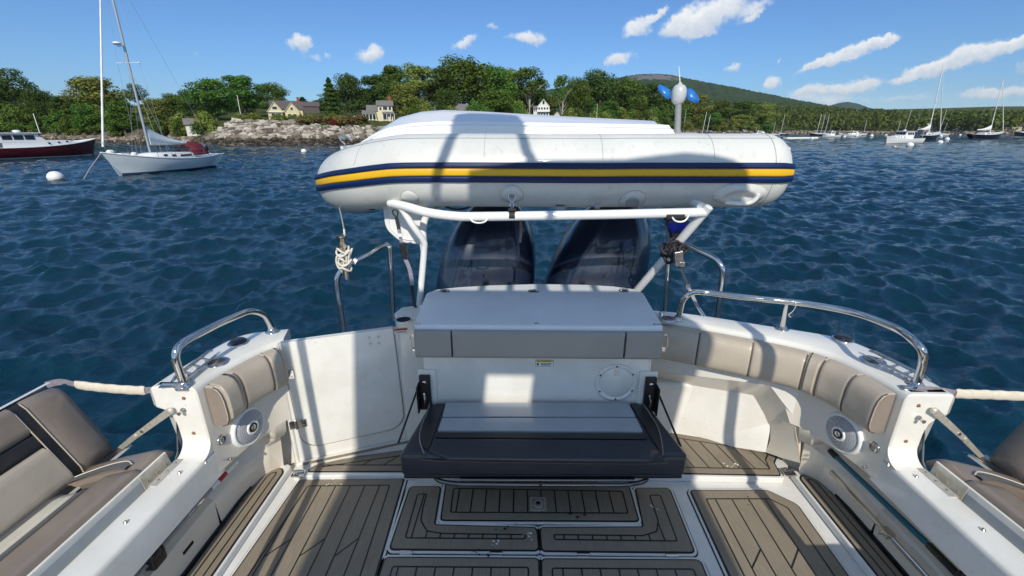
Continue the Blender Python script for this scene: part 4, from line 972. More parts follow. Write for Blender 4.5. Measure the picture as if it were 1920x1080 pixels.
# --- twin outboards
def outboard(cx, tilt):
    root = empty('outboard_engine', (cx, 3.15, .6), None, None); root.parent = boat; root.location = Vector((cx, 3.15, .6)) - WL['motor_boat']; WL[root.name] = Vector((cx, 3.15, .6))
    secs = []; Z0, Z1 = 1.0, 1.97; YE = 3.55; SE = 1.09
    prof = [(0, .355, .30), (.05, .368, .325), (.2, .376, .34), (.36, .375, .345), (.5, .362, .342), (.655, .333, .33), (.78, .288, .30), (.885, .232, .262), (.95, .175, .215), (.985, .12, .15), (1.0, .05, .07)]
    for h, a, b in [(q0[0] + (q1[0] - q0[0]) * k / 3, q0[1] + (q1[1] - q0[1]) * k / 3, q0[2] + (q1[2] - q0[2]) * k / 3) for q0, q1 in zip(prof, prof[1:]) for k in range(3)] + [prof[-1]]:
        z = Z0 + (Z1 - Z0) * h; sec = []
        for k in range(72):
            th = 2 * math.pi * k / 72; c_, s_ = math.cos(th), math.sin(th); e_ = 2 / 2.35
            x = a * abs(c_) ** e_ * (1 if c_ > 0 else -1); y = b * abs(s_) ** e_ * (1 if s_ > 0 else -1)
            if s_ < -.05:       # the front face: ridges running up and inwards
                f = x / a; hh = max(0, min(1, (h - .02) / .9))
                for rc, wd, am in ((-.66 + .16 * hh, .11, .024), (.72 - .20 * hh, .11, .024)):
                    y -= am * math.exp(-((f - rc) / wd) ** 2) * min(1, h * 8)
                brow = math.exp(-((h - .30 - .06 * f * f) / .07) ** 2) * max(0, 1 - abs(f) ** 3) * .020
                y -= brow
            sec.append(Vector((cx + x * SE + tilt * (z - 1.35), YE + y + .12 * h * h, z)))
        secs.append(sec)
    mb = MB(); mb.loft(secs, closed=True); mb.build('cowling', 'cowl_navy', root)
    mb = MB(); mb.loft([[Vector((p.x, p.y, z)) for p in inset_scale] for inset_scale, z in ((([cx, YE] and [Vector((cx + (p.x - cx) * .98, YE + (p.y - YE) * .98, 0)) for p in secs[0]]), 1.01), ([Vector((cx + (p.x - cx) * .9, YE + (p.y - YE) * .9, 0)) for p in secs[0]], .95), ([Vector((cx + (p.x - cx) * .5, YE + (p.y - YE) * .6, 0)) for p in secs[0]], .7), ([Vector((cx + (p.x - cx) * .3, YE + (p.y - YE) * .6, 0)) for p in secs[0]], -.3))], closed=True); mb.build('midsection', 'black_plastic', root)
    mb = MB(); mb.lathe((cx + .01, YE - .345, 1.47), [(.006, 0), (.004, .004)], (0, -1, .1), 8); mb.build('emblem_stud', 'stainless', root)
xlc = (P(820, 500, y=3.0).x + P(1004, 500, y=3.0).x) / 2; xrc = (P(1030, 500, y=3.0).x + P(1221, 500, y=3.0).x) / 2
outboard(P(911, 537, y=3.5).x, .15); outboard(P(1117, 537, y=3.5).x, .24)

# --- helm-side structure standing behind the photographer (it throws the shadows over the cockpit)
ZH = 4.4; HF = 1.2 - (4.4 - .62) / math.tan(SUN_EL) - .1; SC = 1 / math.tan(SUN_EL)
def caster(p, zh=ZH):   # where a shadow at p comes from, on a roof at height zh
    return p - sd * ((zh - p.z) / -sd.z)
def cp(p, zh=ZH + .05): q_ = p + (-sd) * ((zh - p.z) / -sd.z); return (q_.x, q_.y)
aft = [cp(Vector((x, y, z))) for x, y, z in ((-.92, 2.25, 1.43), (-.545, P(900, 549.5, z=ZB).y, ZB), (.80, P(1100, 549.5, z=ZB).y, ZB), (1.06, 2.38, 1.40), (1.035, 2.41, .90))]
hx0, hx1 = aft[0][0], aft[3][0] + .02
skyl = [cp(Vector((x, YP, z))) for x, z in ((-.18, 1.255), (.085, 1.255), (.085, 1.01), (-.18, 1.01))]
sx0, sx1 = skyl[0][0], skyl[1][0]; sy0, sy1 = skyl[2][1], skyl[0][1]
ya = aft[1][1]; XR = hx1
mb = MB()
def rect(x0, x1, y0, y1, z0=ZH, z1=ZH + .05): mb.prism([(x0, y0), (x1, y0), (x1, y1), (x0, y1)], z0, z1)
rect(hx0, sx0, HF, ya - .12); rect(sx1, XR - .12, HF, ya - .12); rect(sx0, sx1, HF, sy0); rect(sx0, sx1, sy1, ya - .12)
mb.prism([(hx0, ya - .121), (XR - .12, ya - .121), (XR - .20, ya - .0), (hx0 + .25, ya - .0)], ZH, ZH + .05)
mb.prism([(XR - .121, HF), (XR, HF), (XR, ya - .5), (XR - .121, ya - .2)], ZH, ZH + .06)
mb.build('hardtop', 'gelcoat', boat)
mb = MB(); z_ = ZH + .021    # slatted rod rack on its aft edge
for (xa, xb) in ((896, 908), (949, 962), (1005, 1017), (1056, 1069), (1110, 1124)):
    p = cp(P((xa + xb) / 2, 546, z=ZB)); mb.prism([(p[0] - .022, ya - .01), (p[0] + .022, ya - .01), (p[0] + .022, ya + .42), (p[0] - .022, ya + .42)], z_, z_ + .03)
mb.prism([(hx0 + .2, ya + .035), (XR - .2, ya + .035), (XR - .2, ya + .052), (hx0 + .2, ya + .052)], z_, z_ + .03)
mb.build('rod_rack', 'stainless', boat)
for (x, y, r_) in ((1.47, .22, .028), (-1.10, .25, .022), (-1.03, .32, .02)):
    mb = MB(); mb.tube([(x, y, .6), (x - .02, y - .02, 3.9)], r_, n=10); mb.build('roof_post', 'white_paint', boat)
mb = MB(); 
def up_at(x, y, yy, yc): # caster on the plane y=yc for a shadow seen at px on plane yy
    p = P(x, y, y=yy); k_ = (yy - yc) / sd.y; return p - sd * k_
MY = -1.4
b_ = [up_at(x, y, 3.38 if y < 225 else 3.05, MY) for x, y in ((852, 255), (846, 240), (856, 222), (880, 208), (935, 206), (972, 212), (986, 232), (985, 246), (970, 256))]
mb.extrude(b_, (0, -.10, 0)); mb.build('radar_dome', 'white_paint', boat, bevel=.01)
mb = MB()
for pts in (((862, 252), (838, 285), (826, 330), (818, 372)), ((972, 254), (985, 280), (994, 305), (1000, 330))):
    mb.tube(crom([up_at(x, y, 3.0 if j == 0 else 2.72, MY) for j, (x, y) in enumerate(pts)], 4), .030, n=8)
mb.build('radar_mast', 'white_paint', boat)
mb = MB(); b_ = [up_at(x, y, 2.70, MY) for x, y in ((880, 330), (940, 318), (1000, 304), (1070, 304), (1170, 303), (1230, 294), (1285, 287), (1340, 294), (1372, 306), (1392, 330), (1396, 391), (876, 391))]
mb.extrude(b_, (0, -.05, 0)); mb.build('shade_plate', 'white_paint', boat)  # added unseen plate, cut to shade the dinghy tube and the cowls
q1 = up_at(1032, 400, 2.6, MY)
for (x, y, z0_, z1_, r_) in ((q1.x, MY - .04, ZH, q1.z + .12, .026), (hx0 + .2, -1.7, .6, ZH, .035), (XR - .35, -1.7, .6, ZH, .035), (hx0 + .2, HF + .4, .6, ZH, .035), (XR - .35, HF + .4, .6, ZH, .035)):
    mb = MB(); mb.tube([(x, y, z0_), (x, y, z1_ + .01)], r_, n=10); mb.build('roof_post', 'white_paint', boat)
# unseen seat-shaped block, added to cast the dark patch on the right floor
for x in (1.62,):
    mb = MB(); mb.box((x, .35, 1.2), (.40, .18, .62)); mb.box((x, .1, .95), (.5, .5, .12)); mb.box((x, .1, .75), (.2, .2, .4)); mb.build('shadow_seat', 'vinyl_taupe_dark', boat, bevel=.05)

# ================================================================ THINGS STANDING ON OR LASHED TO THE BOAT
# --- inflatable dinghy carried upside down
DY, DZ, DR = 2.88, 2.262, .222
def dpx(x, y, yy=DY - DR): return P(x, y, y=yy)
xs, xb = dpx(1440, 320, DY).x - .055, dpx(760, 320, DY).x + .06
dinghy = empty('inflatable_dinghy', (.1, 3.3, 2.04), 'white inflatable dinghy with blue and yellow stripes, carried upside down above the outboards', 'dinghy')
cl_ = []
cl_ += [(xs + .0, DY, DZ, DR), ((xs + xb) / 2 + .3, DY, DZ, DR), ((xs + xb) / 2, DY, DZ - .002, DR), (xb + .12, DY, DZ - .0, DR), (xb - .12, DY + .015, DZ - .012, DR), (xb - .34, DY + .08, DZ - .05, DR * .975), (xb - .50, DY + .22, DZ - .095, DR * .94), (xb - .58, DY + .42, DZ - .125, DR * .92), (xb - .60, DY + .58, DZ - .13, DR * .92)]
half = cl_; n0 = len(half); YM = DY + .58
full = half + [(x, 2 * YM - y, z, r) for x, y, z, r in half[-2::-1]]
cc = crom([(x, y, z) for x, y, z, r in full], 8); rr_ = [v.x for v in crom([(r, 0, 0) for *_, r in full], 8)]
def outn(i):
    t = (cc[min(i + 1, len(cc) - 1)] - cc[max(i - 1, 0)]); t.z = 0; t.normalize(); return Vector((t.y, -t.x, 0)) * (1 if True else -1)
# path runs from stern to bow along the near side, so 'outward' is to the camera side
def ring_at(i, r, k=28): 
    o = outn(i); 
    if i < len(cc) / 2 and o.y > 0 and abs(o.x) < .7: o = -o
    return [cc[i] + (o * math.cos(a) + Vector((0, 0, 1)) * math.sin(a)) * r for a in [2 * math.pi * j / k for j in range(k)]]
o0 = outn(0); flip = -1 if o0.y > 0 else 1
def outn2(i): return outn(i) * flip
def ring2(i, r, c=None, k=32): c = c or cc[i]; return [c + (outn2(i) * math.cos(a) + Vector((0, 0, 1)) * math.sin(a)) * r for a in [2 * math.pi * j / k for j in range(k)]]
secs = [ring2(i, rr_[i]) for i in range(len(cc))]
cone = []
for dx, f, dz in ((.125, .50, .0), (.118, .66, 0), (.10, .79, .0), (.07, .90, 0), (.035, .97, 0), (.01, .998, 0)):
    cone.append(ring2(0, DR * f, cc[0] + Vector((dx, 0, dz + .0))))
cone2 = [ring2(len(cc) - 1, DR * f, cc[-1] + Vector((dx, 0, 0))) for dx, f in ((.01, .998), (.035, .97), (.07, .90), (.10, .79), (.118, .66), (.125, .5))]
mb = MB(); mb.loft(cone + secs + cone2, closed=True); mb.build('air_tube', 'pvc_grey', dinghy)
mb = MB(); mb.lathe(cc[0] + Vector((.165, 0, 0)), [(.075, 0), (.06, .012), (.03, .018)], (1, 0, 0), 20); mb.build('cone_cap', 'stripe_yellow', dinghy) if False else None
# rub strakes: bands over angle ranges on the outer side
def band(a0, a1, m, h, name):
    mb = MB(); ss = []
    idx = list(range(len(cc)))
    def sec(c, i, r):
        pts = []; K = 6
        pts.append(c + (outn2(i) * math.cos(R(a0)) + Vector((0, 0, math.sin(R(a0))))) * (r - .004))
        for j in range(K + 1):
            a = a0 + (a1 - a0) * j / K; e = h * (1 if 0 < j < K else .55)
            pts.append(c + (outn2(i) * math.cos(R(a)) + Vector((0, 0, math.sin(R(a))))) * (r + e))
        pts.append(c + (outn2(i) * math.cos(R(a1)) + Vector((0, 0, math.sin(R(a1))))) * (r - .004)); return pts
    ss.append(sec(cc[0] + Vector((.105, 0, 0)), 0, DR * .83)); ss.append(sec(cc[0] + Vector((.08, 0, 0)), 0, DR * .90)); ss.append(sec(cc[0] + Vector((.04, 0, 0)), 0, DR * .975))
    ss += [sec(cc[i], i, rr_[i]) for i in idx]
    ss.append(sec(cc[-1] + Vector((.04, 0, 0)), len(cc) - 1, DR * .975)); ss.append(sec(cc[-1] + Vector((.105, 0, 0)), len(cc) - 1, DR * .83))
    mb.loft(ss, closed=True, caps=True); return mb.build(name, m, dinghy)
band(8.2, 16.6, 'stripe_blue', .014, 'rub_strake'); band(-3, 7.8, 'stripe_yellow', .008, 'rub_strake'); band(-12.4, -3.4, 'stripe_blue', .014, 'rub_strake')
# seam tape lines
def seamline(a, i0=0, i1=None, r=.0015):
    mb = MB(); mb.tube([cc[i] + (outn2(i) * math.cos(R(a)) + Vector((0, 0, math.sin(R(a))))) * (rr_[i] + .0008) for i in range(i0, i1 or len(cc))], r, n=5); return mb
seamline(62, 0, len(cc) // 2).build('seam_tape', 'grey_plastic', dinghy)
mb = MB(); mb.tube([cc[0] + Vector((-.02, 0, 0)) + (outn2(0) * math.cos(a) + Vector((0, 0, math.sin(a)))) * (DR + .0008) for a in [2 * math.pi * j / 40 for j in range(40)]], .0014, n=5, closed=True); mb.build('seam_tape', 'grey_plastic', dinghy)
# hull of the dinghy (bottom facing up)
X1 = P(1243, 228, y=3.25).x; X2 = P(1262, 250, y=3.1).x
st = []
for (x, yk, hy, zk, zch, yn) in (
    (P(640, 275, y=3.2).x, 3.43, .12, 2.36, 2.34, 3.20), (P(668, 258, y=3.2).x, 3.43, .2, 2.445, 2.40, 3.12), (P(700, 236, y=3.2).x, 3.44, .3, 2.525, 2.46, 3.06),
    (P(740, 216, y=3.3).x, 3.44, .36, 2.592, 2.50, 3.0), (P(785, 207, y=3.35).x, 3.45, .40, 2.63, 2.525, 2.975), (P(830, 205, y=3.4).x, 3.46, .42, 2.642, 2.535, 2.965),
    (P(900, 209, y=3.4).x, 3.46, .43, 2.632, 2.535, 2.96), (P(1050, 218, y=3.4).x, 3.46, .44, 2.60, 2.525, 2.96), (X1 - .10, 3.46, .44, 2.572, 2.515, 2.96), (X1, 3.46, .44, 2.566, 2.512, 2.96), (X2 + .03, 3.46, .46, 2.44, 2.43, 2.95)):
    w0 = yk - yn
    ch = zch
    hp = [(yn - .02, 2.40), (yn + .00, 2.445 if zch > 2.45 else zch - .03), (yn + .05, 2.452 if zch > 2.45 else zch - .02), (yn + .065, ch - .006), (yn + .08, ch), (yn + .14, ch + .006), (yn + .15, ch + .022), (yk - .08, zk - .02), (yk, zk)]
    st.append([(x, y, z) for y, z in hp] + [(x, 2 * yk - y, z) for y, z in hp[-2::-1]])
mb = MB(); mb.loft(st, caps=False); n_ = len(st[0]); mb.add(st[-1], [tuple(range(n_))]); mb.add(st[0], [tuple(range(n_))])
mb.build('hull_bottom', 'hull_white', dinghy, bevel=.0)
for o_ in [bpy.data.objects['hull_bottom']]:
    for p_ in o_.data.polygons: p_.use_smooth = True
    e_ = o_.modifiers.new('es', 'EDGE_SPLIT'); e_.split_angle = R(32)
mb = MB(); p = P(1290, 252, y=3.2); mb.prism([(X2 - .02, 3.05), (P(1320, 252, y=3.1).x, 3.07), (P(1320, 252, y=3.1).x, 3.85), (X2 - .02, 3.85)], 2.36, 2.462); mb.build('transom_board', 'hull_white', dinghy, bevel=.02)
# patches with D-rings, valve, handle
def patch(x, y, r, label, kind):
    c = P(x, y, y=DY - DR * .9); dv = Vector((0, c.y - DY, c.z - DZ)); 
    # put it on the tube surface
    ang = math.atan2((P(x, y, y=DY - DR * .8).z - DZ), DR); 
    for _ in range(6):
        yy = DY - math.sqrt(max(1e-4, DR ** 2 - min(DR * .98, abs(P(x, y, y=c.y).z - DZ)) ** 2)); c = P(x, y, y=yy)
    nrm = Vector((0, c.y - DY, c.z - DZ)).normalized(); mb = MB(); rings = []
    a1 = Vector((1, 0, 0)); th0 = math.atan2(nrm.z, -nrm.y)
    def on(dx, ds, off): 
        th = th0 + ds / DR; return Vector((c.x + dx, DY - math.cos(th) * (DR + off), DZ + math.sin(th) * (DR + off)))
    rings = [[on(math.cos(a) * rad, math.sin(a) * rad, off) for a in [2 * math.pi * j / 36 for j in range(36)]] for rad, off in ((r * 1.005, .0006), (r, .0035), (r * .5, .0042), (.004, .0045))]
    mb.loft(rings, closed=True); pt = mb.build('tube_patch', 'pvc_grey', dinghy)
    mb = MB(); mb.tube(rings[0], .0014, n=5, closed=True); mb.build('patch_edge', 'grey_plastic', pt)
    mb = MB()
    if kind == 'ring':
        q_ = on(0, 0, .004); mb.box(q_ + nrm * .003, (.045, .012, .02)); mb.tube(crom([q_ + Vector((-.02, -.008, .01)), q_ + Vector((-.018, -.02, -.02)), q_ + Vector((0, -.02, -.035)), q_ + Vector((.018, -.02, -.02)), q_ + Vector((.02, -.008, .01))], 5), .004, n=8)
        mb.tube(crom([q_ + Vector((0, -.02, -.03)), q_ + Vector((-.012, -.03, -.05)), q_ + Vector((0, -.03, -.075)), q_ + Vector((.012, -.03, -.05)), q_ + Vector((0, -.02, -.03))], 5), .004, n=8)
        mb.build('d_ring', 'stainless', pt)
    if kind == 'valve':
        q_ = on(0, -.012, .004); mb.lathe(q_, [(.042, 0), (.042, .006), (.032, .010), (.018, .006), (.006, .012)], nrm, 28); mb.build('air_valve', 'grey_plastic', pt)
    return c
patch(960, 366, .070, None, 'ring'); patch(1186, 376, .080, None, 'valve'); patch(768, 371, .055, None, 'plain')
# faint oval wear pads and bonding overlaps along the upper side
for x0_ in (700, 905, 1120, 1310):
    i_ = min(range(len(cc) // 2), key=lambda i: abs(cc[i].x - P(x0_, 300, y=DY).x)); mb = MB()
    mb.tube([cc[i_] + (outn2(i_) * math.cos(a) + Vector((0, 0, math.sin(a)))) * (rr_[i_] + .0006) for a in [R(22) + R(75) * j / 12 for j in range(13)]], .0011, n=5); mb.build('seam_tape', 'grey_plastic', dinghy)
# moulded handle at the right end
hc = P(1385, 366, y=DY - .20); mb = MB()
th0 = math.asin(max(-.95, min(.95, (hc.z - DZ) / DR)))
def hon(x, th, off): return Vector((x, DY - math.cos(th) * (DR + off), DZ + math.sin(th) * (DR + off)))
ra = [[hon(hc.x + math.cos(a) * rx * (1 + .12 * (math.cos(a) > 0)), th0 + math.sin(a) * ry, off) for a in [2 * math.pi * j / 40 for j in range(40)]] for rx, ry, off in ((.150, .37, .001), (.145, .35, .006), (.10, .24, .022), (.085, .18, .024), (.075, .12, .004), (.01, .02, .002))]
mb.loft(ra, closed=True); hd = mb.build('carry_handle', 'pvc_grey', dinghy)
mb = MB(); mb.tube(crom([hon(hc.x - .06, th0 - .20, .015), hon(hc.x, th0 - .17, .030), hon(hc.x + .07, th0 - .14, .034), hon(hc.x + .10, th0 - .02, .028), hon(hc.x + .105, th0 + .10, .018)], 5), .014, n=10); mb.build('grip', 'white_paint', hd)
# slack black lines under the tube, bow eye
mb = MB()
for pts in (((676, 383), (688, 390), (702, 391), (716, 378)), ((826, 383), (850, 392), (872, 391), (888, 382))):
    mb = MB(); mb.tube(crom([P(x, y, y=DY - .02) for x, y in pts], 6), .007, n=8); mb.build('grab_line', 'strap_black', dinghy)
mb = MB(); q_ = P(646, 262, y=3.1); mb.tube(crom([q_ + Vector((.05, 0, 0)), q_ + Vector((-.01, 0, .025)), q_ + Vector((-.03, 0, 0)), q_ + Vector((0, 0, -.03))], 5), .007, n=8); mb.build('bow_eye', 'stainless', dinghy)
mb = MB(); mb.box(P(1050, 389, y=2.78), (.06, .05, .02)); mb.box(P(1120, 386, y=2.70), (.03, .02, .03)); mb.build('chock', 'grey_plastic', dinghy)

# --- electric outboard standing on the dinghy's transom
mo = P(1271, 256, y=3.3); motor = empty('electric_outboard', mo, 'grey upright shaft with blue two bladed propeller standing behind the dinghy', 'outboard motor')
tp = P(1272, 192, y=3.3); hc_ = P(1273, 177, y=3.3)
mb = MB(); mb.tube([mo + Vector((0, 0, -.05)), tp], .021, n=18); mb.lathe(tp + Vector((0, 0, -.012)), [(.022, 0), (.022, .01)], n=18, mi=1); mb.build('shaft', ['grey_shaft' if 'grey_shaft' in M else 'grey_plastic', 'black_plastic'], motor)
mb = MB(); mb.lathe(hc_, [(.02, -.064), (.032, -.055), (.043, -.038), (.049, -.012), (.049, .02), (.042, .043), (.03, .058), (.014, .062), (.012, .072), (.004, .076)], (0, 0, 1), 28); mb.build('motor_pod', 'pod_grey', motor) if 'pod_grey' in M else mb.build('motor_pod', 'white_paint', motor)
mb = MB(); mb.tube([hc_ + Vector((0, 0, .06)), P(1273, 124, y=3.3)], [.0045, .0025], n=8); mb.build('fin', 'white_paint', motor)
def blade(s, pts):
    mb = MB(); w_ = [P(x, y, y=3.3) for x, y in pts]; c_ = sum(w_, Vector()) / len(w_); n_ = len(w_)
    fr_ = [p + Vector((0, -.01 + .05 * ((p.x - hc_.x) * s) * (1 if p.z > c_.z else -1) * 3, 0)) for p in w_]; bk_ = [p + Vector((0, .007, 0)) for p in fr_]
    c1_ = sum(fr_, Vector()) / n_ + Vector((0, -.008, 0)); c2_ = sum(bk_, Vector()) / n_
    mb.add(fr_ + bk_ + [c1_, c2_], [(i, (i + 1) % n_, 2 * n_) for i in range(n_)] + [(n_ + (i + 1) % n_, n_ + i, 2 * n_ + 1) for i in range(n_)] + [(i, n_ + i, n_ + (i + 1) % n_, (i + 1) % n_) for i in range(n_)], 0, True)
    mb.build('propeller_blade', 'prop_blue', motor)
blade(-1, [(1257, 168), (1250, 164), (1243, 160), (1237, 158), (1234, 162), (1236, 170), (1240, 178), (1246, 184), (1252, 187), (1257, 184)])
blade(1, [(1288, 166), (1296, 166), (1303, 170), (1308, 178), (1309, 188), (1305, 195), (1298, 193), (1290, 188), (1286, 184)])

# --- ratchet straps
def ribbon(mb, pts, w, axis=(1, 0, 0), mi=0):
    ax = Vector(axis).normalized() * w / 2; pts = crom(pts, 5); mb.loft([[p - ax, p + ax, p + ax + Vector((0, .002, 0)), p - ax + Vector((0, .002, 0))] for p in pts], mi, closed=True, smooth=False)
yy = 2.55; k = lambda x, y, y_=yy: P(x, y, y=y_)
s1 = empty('ratchet_strap', k(780, 575), 'grey webbing strap with black buckle hanging on the left leg of the rack', 'strap', 'tie-down straps on the rack')
mb = MB(); ribbon(mb, [k(743, 408), k(746, 420), k(750, 440)], .022); ribbon(mb, [k(763, 495), k(770, 525), k(774, 550), k(779, 578, 2.48)], .026, (.9, -.5, 0)); mb.build('webbing', 'strap_black', s1)
mb = MB(); ribbon(mb, [k(748, 430, 2.545), k(753, 455, 2.545)], .02); ribbon(mb, [k(757, 480, 2.545), k(768, 505, 2.54), k(773, 535, 2.54)], .024, (.8, .5, 0)); mb.build('grey_webbing', 'strap_grey', s1)
mb = MB(); mb.box(k(751, 441, 2.535), (.028, .008, .02)); mb.build('label_tab', 'label_white', s1)
mb = MB(); mb.box(k(757, 467), (.035, .03, .07), ry=-.15); mb.box(k(759, 478), (.03, .045, .04), ry=-.2); mb.build('buckle', 'black_plastic', s1, bevel=.004)
mb = MB(); mb.tube(crom([k(744, 408), k(738, 402), k(736, 396), k(741, 393), k(746, 398), k(744, 408)], 4), .004, n=8); mb.build('snap_hook', 'black_plastic', s1)
s2 = empty('ratchet_strap', k(1320, 592), 'thin strap with turnbuckle slanting down beside the right stern rail', 'strap', 'tie-down straps on the rack')
mb = MB(); ribbon(mb, [k(1275, 500, 2.6), k(1290, 535, 2.55)], .014); ribbon(mb, [k(1252, 402, 2.62), k(1250, 430, 2.65), k(1255, 455, 2.66)], .012); mb.build('webbing', 'strap_black', s2)
mb = MB(); ribbon(mb, [k(1290, 537, 2.55), k(1309, 577, 2.50)], .022); mb.build('grey_webbing', 'strap_grey', s2)
mb = MB(); mb.tube([k(1308, 577, 2.50), k(1318, 592, 2.48)], .006, n=8); mb.tube([k(1312, 577, 2.50), k(1322, 592, 2.48)], .004, n=8); mb.box(k(1290, 537, 2.55), (.02, .01, .025)); mb.build('hook', 'stainless', s2)
mb = MB(); mb.box(k(1272, 484, 2.6), (.05, .04, .09), ry=-.2); mb.box(k(1277, 494, 2.6), (.035, .05, .03)); mb.build('ratchet', 'stainless_worn', s2, bevel=.004)
# black padding and blue cloth bundled round the right leg
mb = MB(); rng2 = np.random.default_rng(3)
c_ = k(1262, 468, 2.72)
for j in range(26):
    o_ = Vector(rng2.normal(0, 1, 3).tolist()); o_ = Vector((o_.x * .022, o_.y * .016, o_.z * .022)); a1, a2 = rng2.uniform(0, 3, 2)
    mb.tube([c_ + o_ + Vector((math.cos(q_) * .034 * (1 + .2 * math.sin(3 * q_ + a1)), math.sin(q_ + a1) * .02, math.sin(q_) * .028)) for q_ in [2 * math.pi * i / 12 for i in range(12)]], .010, n=8, closed=True)
mb.sphere(c_, .058, n=14, m=8, sc=(1.1, .7, .9))
tag(mb.build('strap_bundle', 'strap_black'), 'knotted black webbing wrapped round the slanted white leg', 'webbing bundle')
mb = MB(); c_ = k(1268, 425, 2.8); secs = []
for j in range(9):
    t = j / 8; z_ = c_.z + .07 - .16 * t; r_ = .045 + .02 * math.sin(t * 5) 
    secs.append([Vector((c_.x + math.cos(a) * (r_ + .006 * math.sin(5 * a + j)), c_.y + math.sin(a) * r_ * .7, z_ + .006 * math.sin(3 * a + j))) for a in [2 * math.pi * i / 24 for i in range(24)]])
mb.loft(secs, closed=True); 
for f_ in range(len(mb.f)):
    zc_ = sum(mb.v[i][2] for i in mb.f[f_]) / len(mb.f[f_]); mb.mi[f_] = 1 if abs(zc_ - c_.z) < .028 else 0
tag(mb.build('cloth_roll', ['strap_black', 'blue_cloth']), 'black roll with a bright blue cloth band under the right end of the rack', 'cloth roll')
# centre lashing
mb = MB(); ribbon(mb, [k(976, 408, 2.58), k(977, 430, 2.60), k(975, 455, 2.60)], .016); mb.box(k(960, 393, 2.585), (.045, .02, .012)); mb.build
tag(mb.build('tail_strap', 'strap_black'), 'short black strap tail hanging in front of the left engine cowl', 'strap')
# --- rope coiled on the left stern rail, line to the dinghy
rp = empty('mooring_rope', P(645, 500, y=2.62), 'white rope coiled round a clear winder on the left stern rail', 'rope')
mb = MB(); c_ = P(645, 480, y=2.64)
for j in range(7):
    zz = c_.z + .04 - .020 * j; rr0 = .033 + .010 * math.sin(j * 2.1)
    mb.tube([Vector((c_.x + math.cos(a) * rr0, c_.y + math.sin(a) * .04, zz + .014 * math.sin(2 * a + j * 1.9))) for a in [2 * math.pi * i / 16 for i in range(16)]], .0065, n=8, closed=True)
for j in range(4):
    mb.tube([Vector((c_.x + .012 * (j - 1.5) + math.cos(a) * (.022 + .006 * j), c_.y - .03 + .01 * j, c_.z - .03 + math.sin(a + .5 * j) * (.045 + .012 * j))) for a in [2 * math.pi * i / 16 for i in range(16)]], .006, n=8, closed=True)
mb.build('rope_coil', 'rope_white', rp)
mb = MB(); mb.lathe(c_ + Vector((0, 0, -.15)), [(.02, 0), (.022, .02), (.022, .26), (.03, .265), (.03, .28)], n=16); mb.build('winder', 'stainless_worn', rp)
mb = MB(); top_ = P(636, 388, y=2.95); mb.tube(crom([c_ + Vector((.01, 0, .04)), P(647, 455, y=2.66), P(645, 430, y=2.72)], 5), .0065, n=8); mb.build('rope_tail', 'rope_white', rp)
mb = MB(); mb.tube(crom([P(645, 430, y=2.72), P(641, 410, y=2.82), top_], 5), .0045, n=8); mb.build('thin_line', 'grey_plastic', rp)
mb = MB(); mb.tube([P(662, 488, y=2.70), P(669, 492, y=2.70)], .02, n=10); mb.build('rail_clamp', 'white_paint', rp)

# ================================================================ WATER
def lerp(a, b, t): return a + (b - a) * t
def water():
    az = np.concatenate([np.arange(-180, -100, 4.0), np.arange(-100, -62, 1.0), np.arange(-62, 60, .2), np.arange(60, 100, 1.0), np.arange(100, 180, 4.0)]); az = np.radians(az)
    r = [1.2]
    while r[-1] < 700: r.append(r[-1] * 1.0055 + .001)
    while r[-1] < 26000: r.append(r[-1] * 1.25)
    r = np.array(r); A_, R_ = np.meshgrid(az, r); X = np.sin(A_) * R_; Y = np.cos(A_) * R_
    g = np.random.default_rng(11); Z = np.zeros_like(X); DX = np.zeros_like(X); DYs = np.zeros_like(X)
    space = R_ * .0055
    main = math.radians(-78)    # direction the chop runs
    for i in range(118):
        lam = .14 * (1.037 ** i) * g.uniform(.95, 1.05)          # .22 .. 10 m
        sprd = .7 if lam > 1.2 else 1.1
        th = main + g.normal(0, sprd); kx, ky = math.cos(th), math.sin(th); K = 2 * math.pi / lam
        if lam < .35: amp = .0122 * lam
        elif lam < .8: amp = .0140 * lam
        elif lam < 3.0: amp = .0100
        else: amp = .0100 * (3.0 / lam) ** 1.1
        fade = np.clip((lam / space - 2.0) / 2.5, 0, 1)
        gust = .92 + .4 * np.sin(X * .09 + i) * np.sin(Y * .07 + 1.7 * i)
        ph = K * (kx * X + ky * Y) + g.uniform(0, 6.28)
        a = amp * fade * gust; Z += a * np.sin(ph); c = .55 * a * np.cos(ph); DX += c * kx; DYs += c * ky
    X = X + DX; Y = Y + DYs; nr, na = X.shape
    V = np.stack([X, Y, Z], -1).reshape(-1, 3)
    i = np.arange(nr - 1)[:, None] * na; j = np.arange(na)[None, :]; j2 = (j + 1) % na
    F_ = np.stack([i + j, i + na + j, i + na + j2, i + j2], -1).reshape(-1, 4)
    me = bpy.data.meshes.new('water'); nv, nf = len(V), len(F_)
    me.vertices.add(nv); me.vertices.foreach_set('co', V.ravel()); me.loops.add(nf * 4); me.loops.foreach_set('vertex_index', F_.ravel().astype(np.int32))
    me.polygons.add(nf); me.polygons.foreach_set('loop_start', np.arange(0, nf * 4, 4, dtype=np.int32)); me.polygons.foreach_set('use_smooth', np.ones(nf, dtype=bool)); me.update(); me.validate()
    if me.polygons[0].normal.z < 0: me.flip_normals()
    o = bpy.data.objects.new('water', me); col.objects.link(o); me.materials.append(M['sea_water']); tag(o, kind='structure')
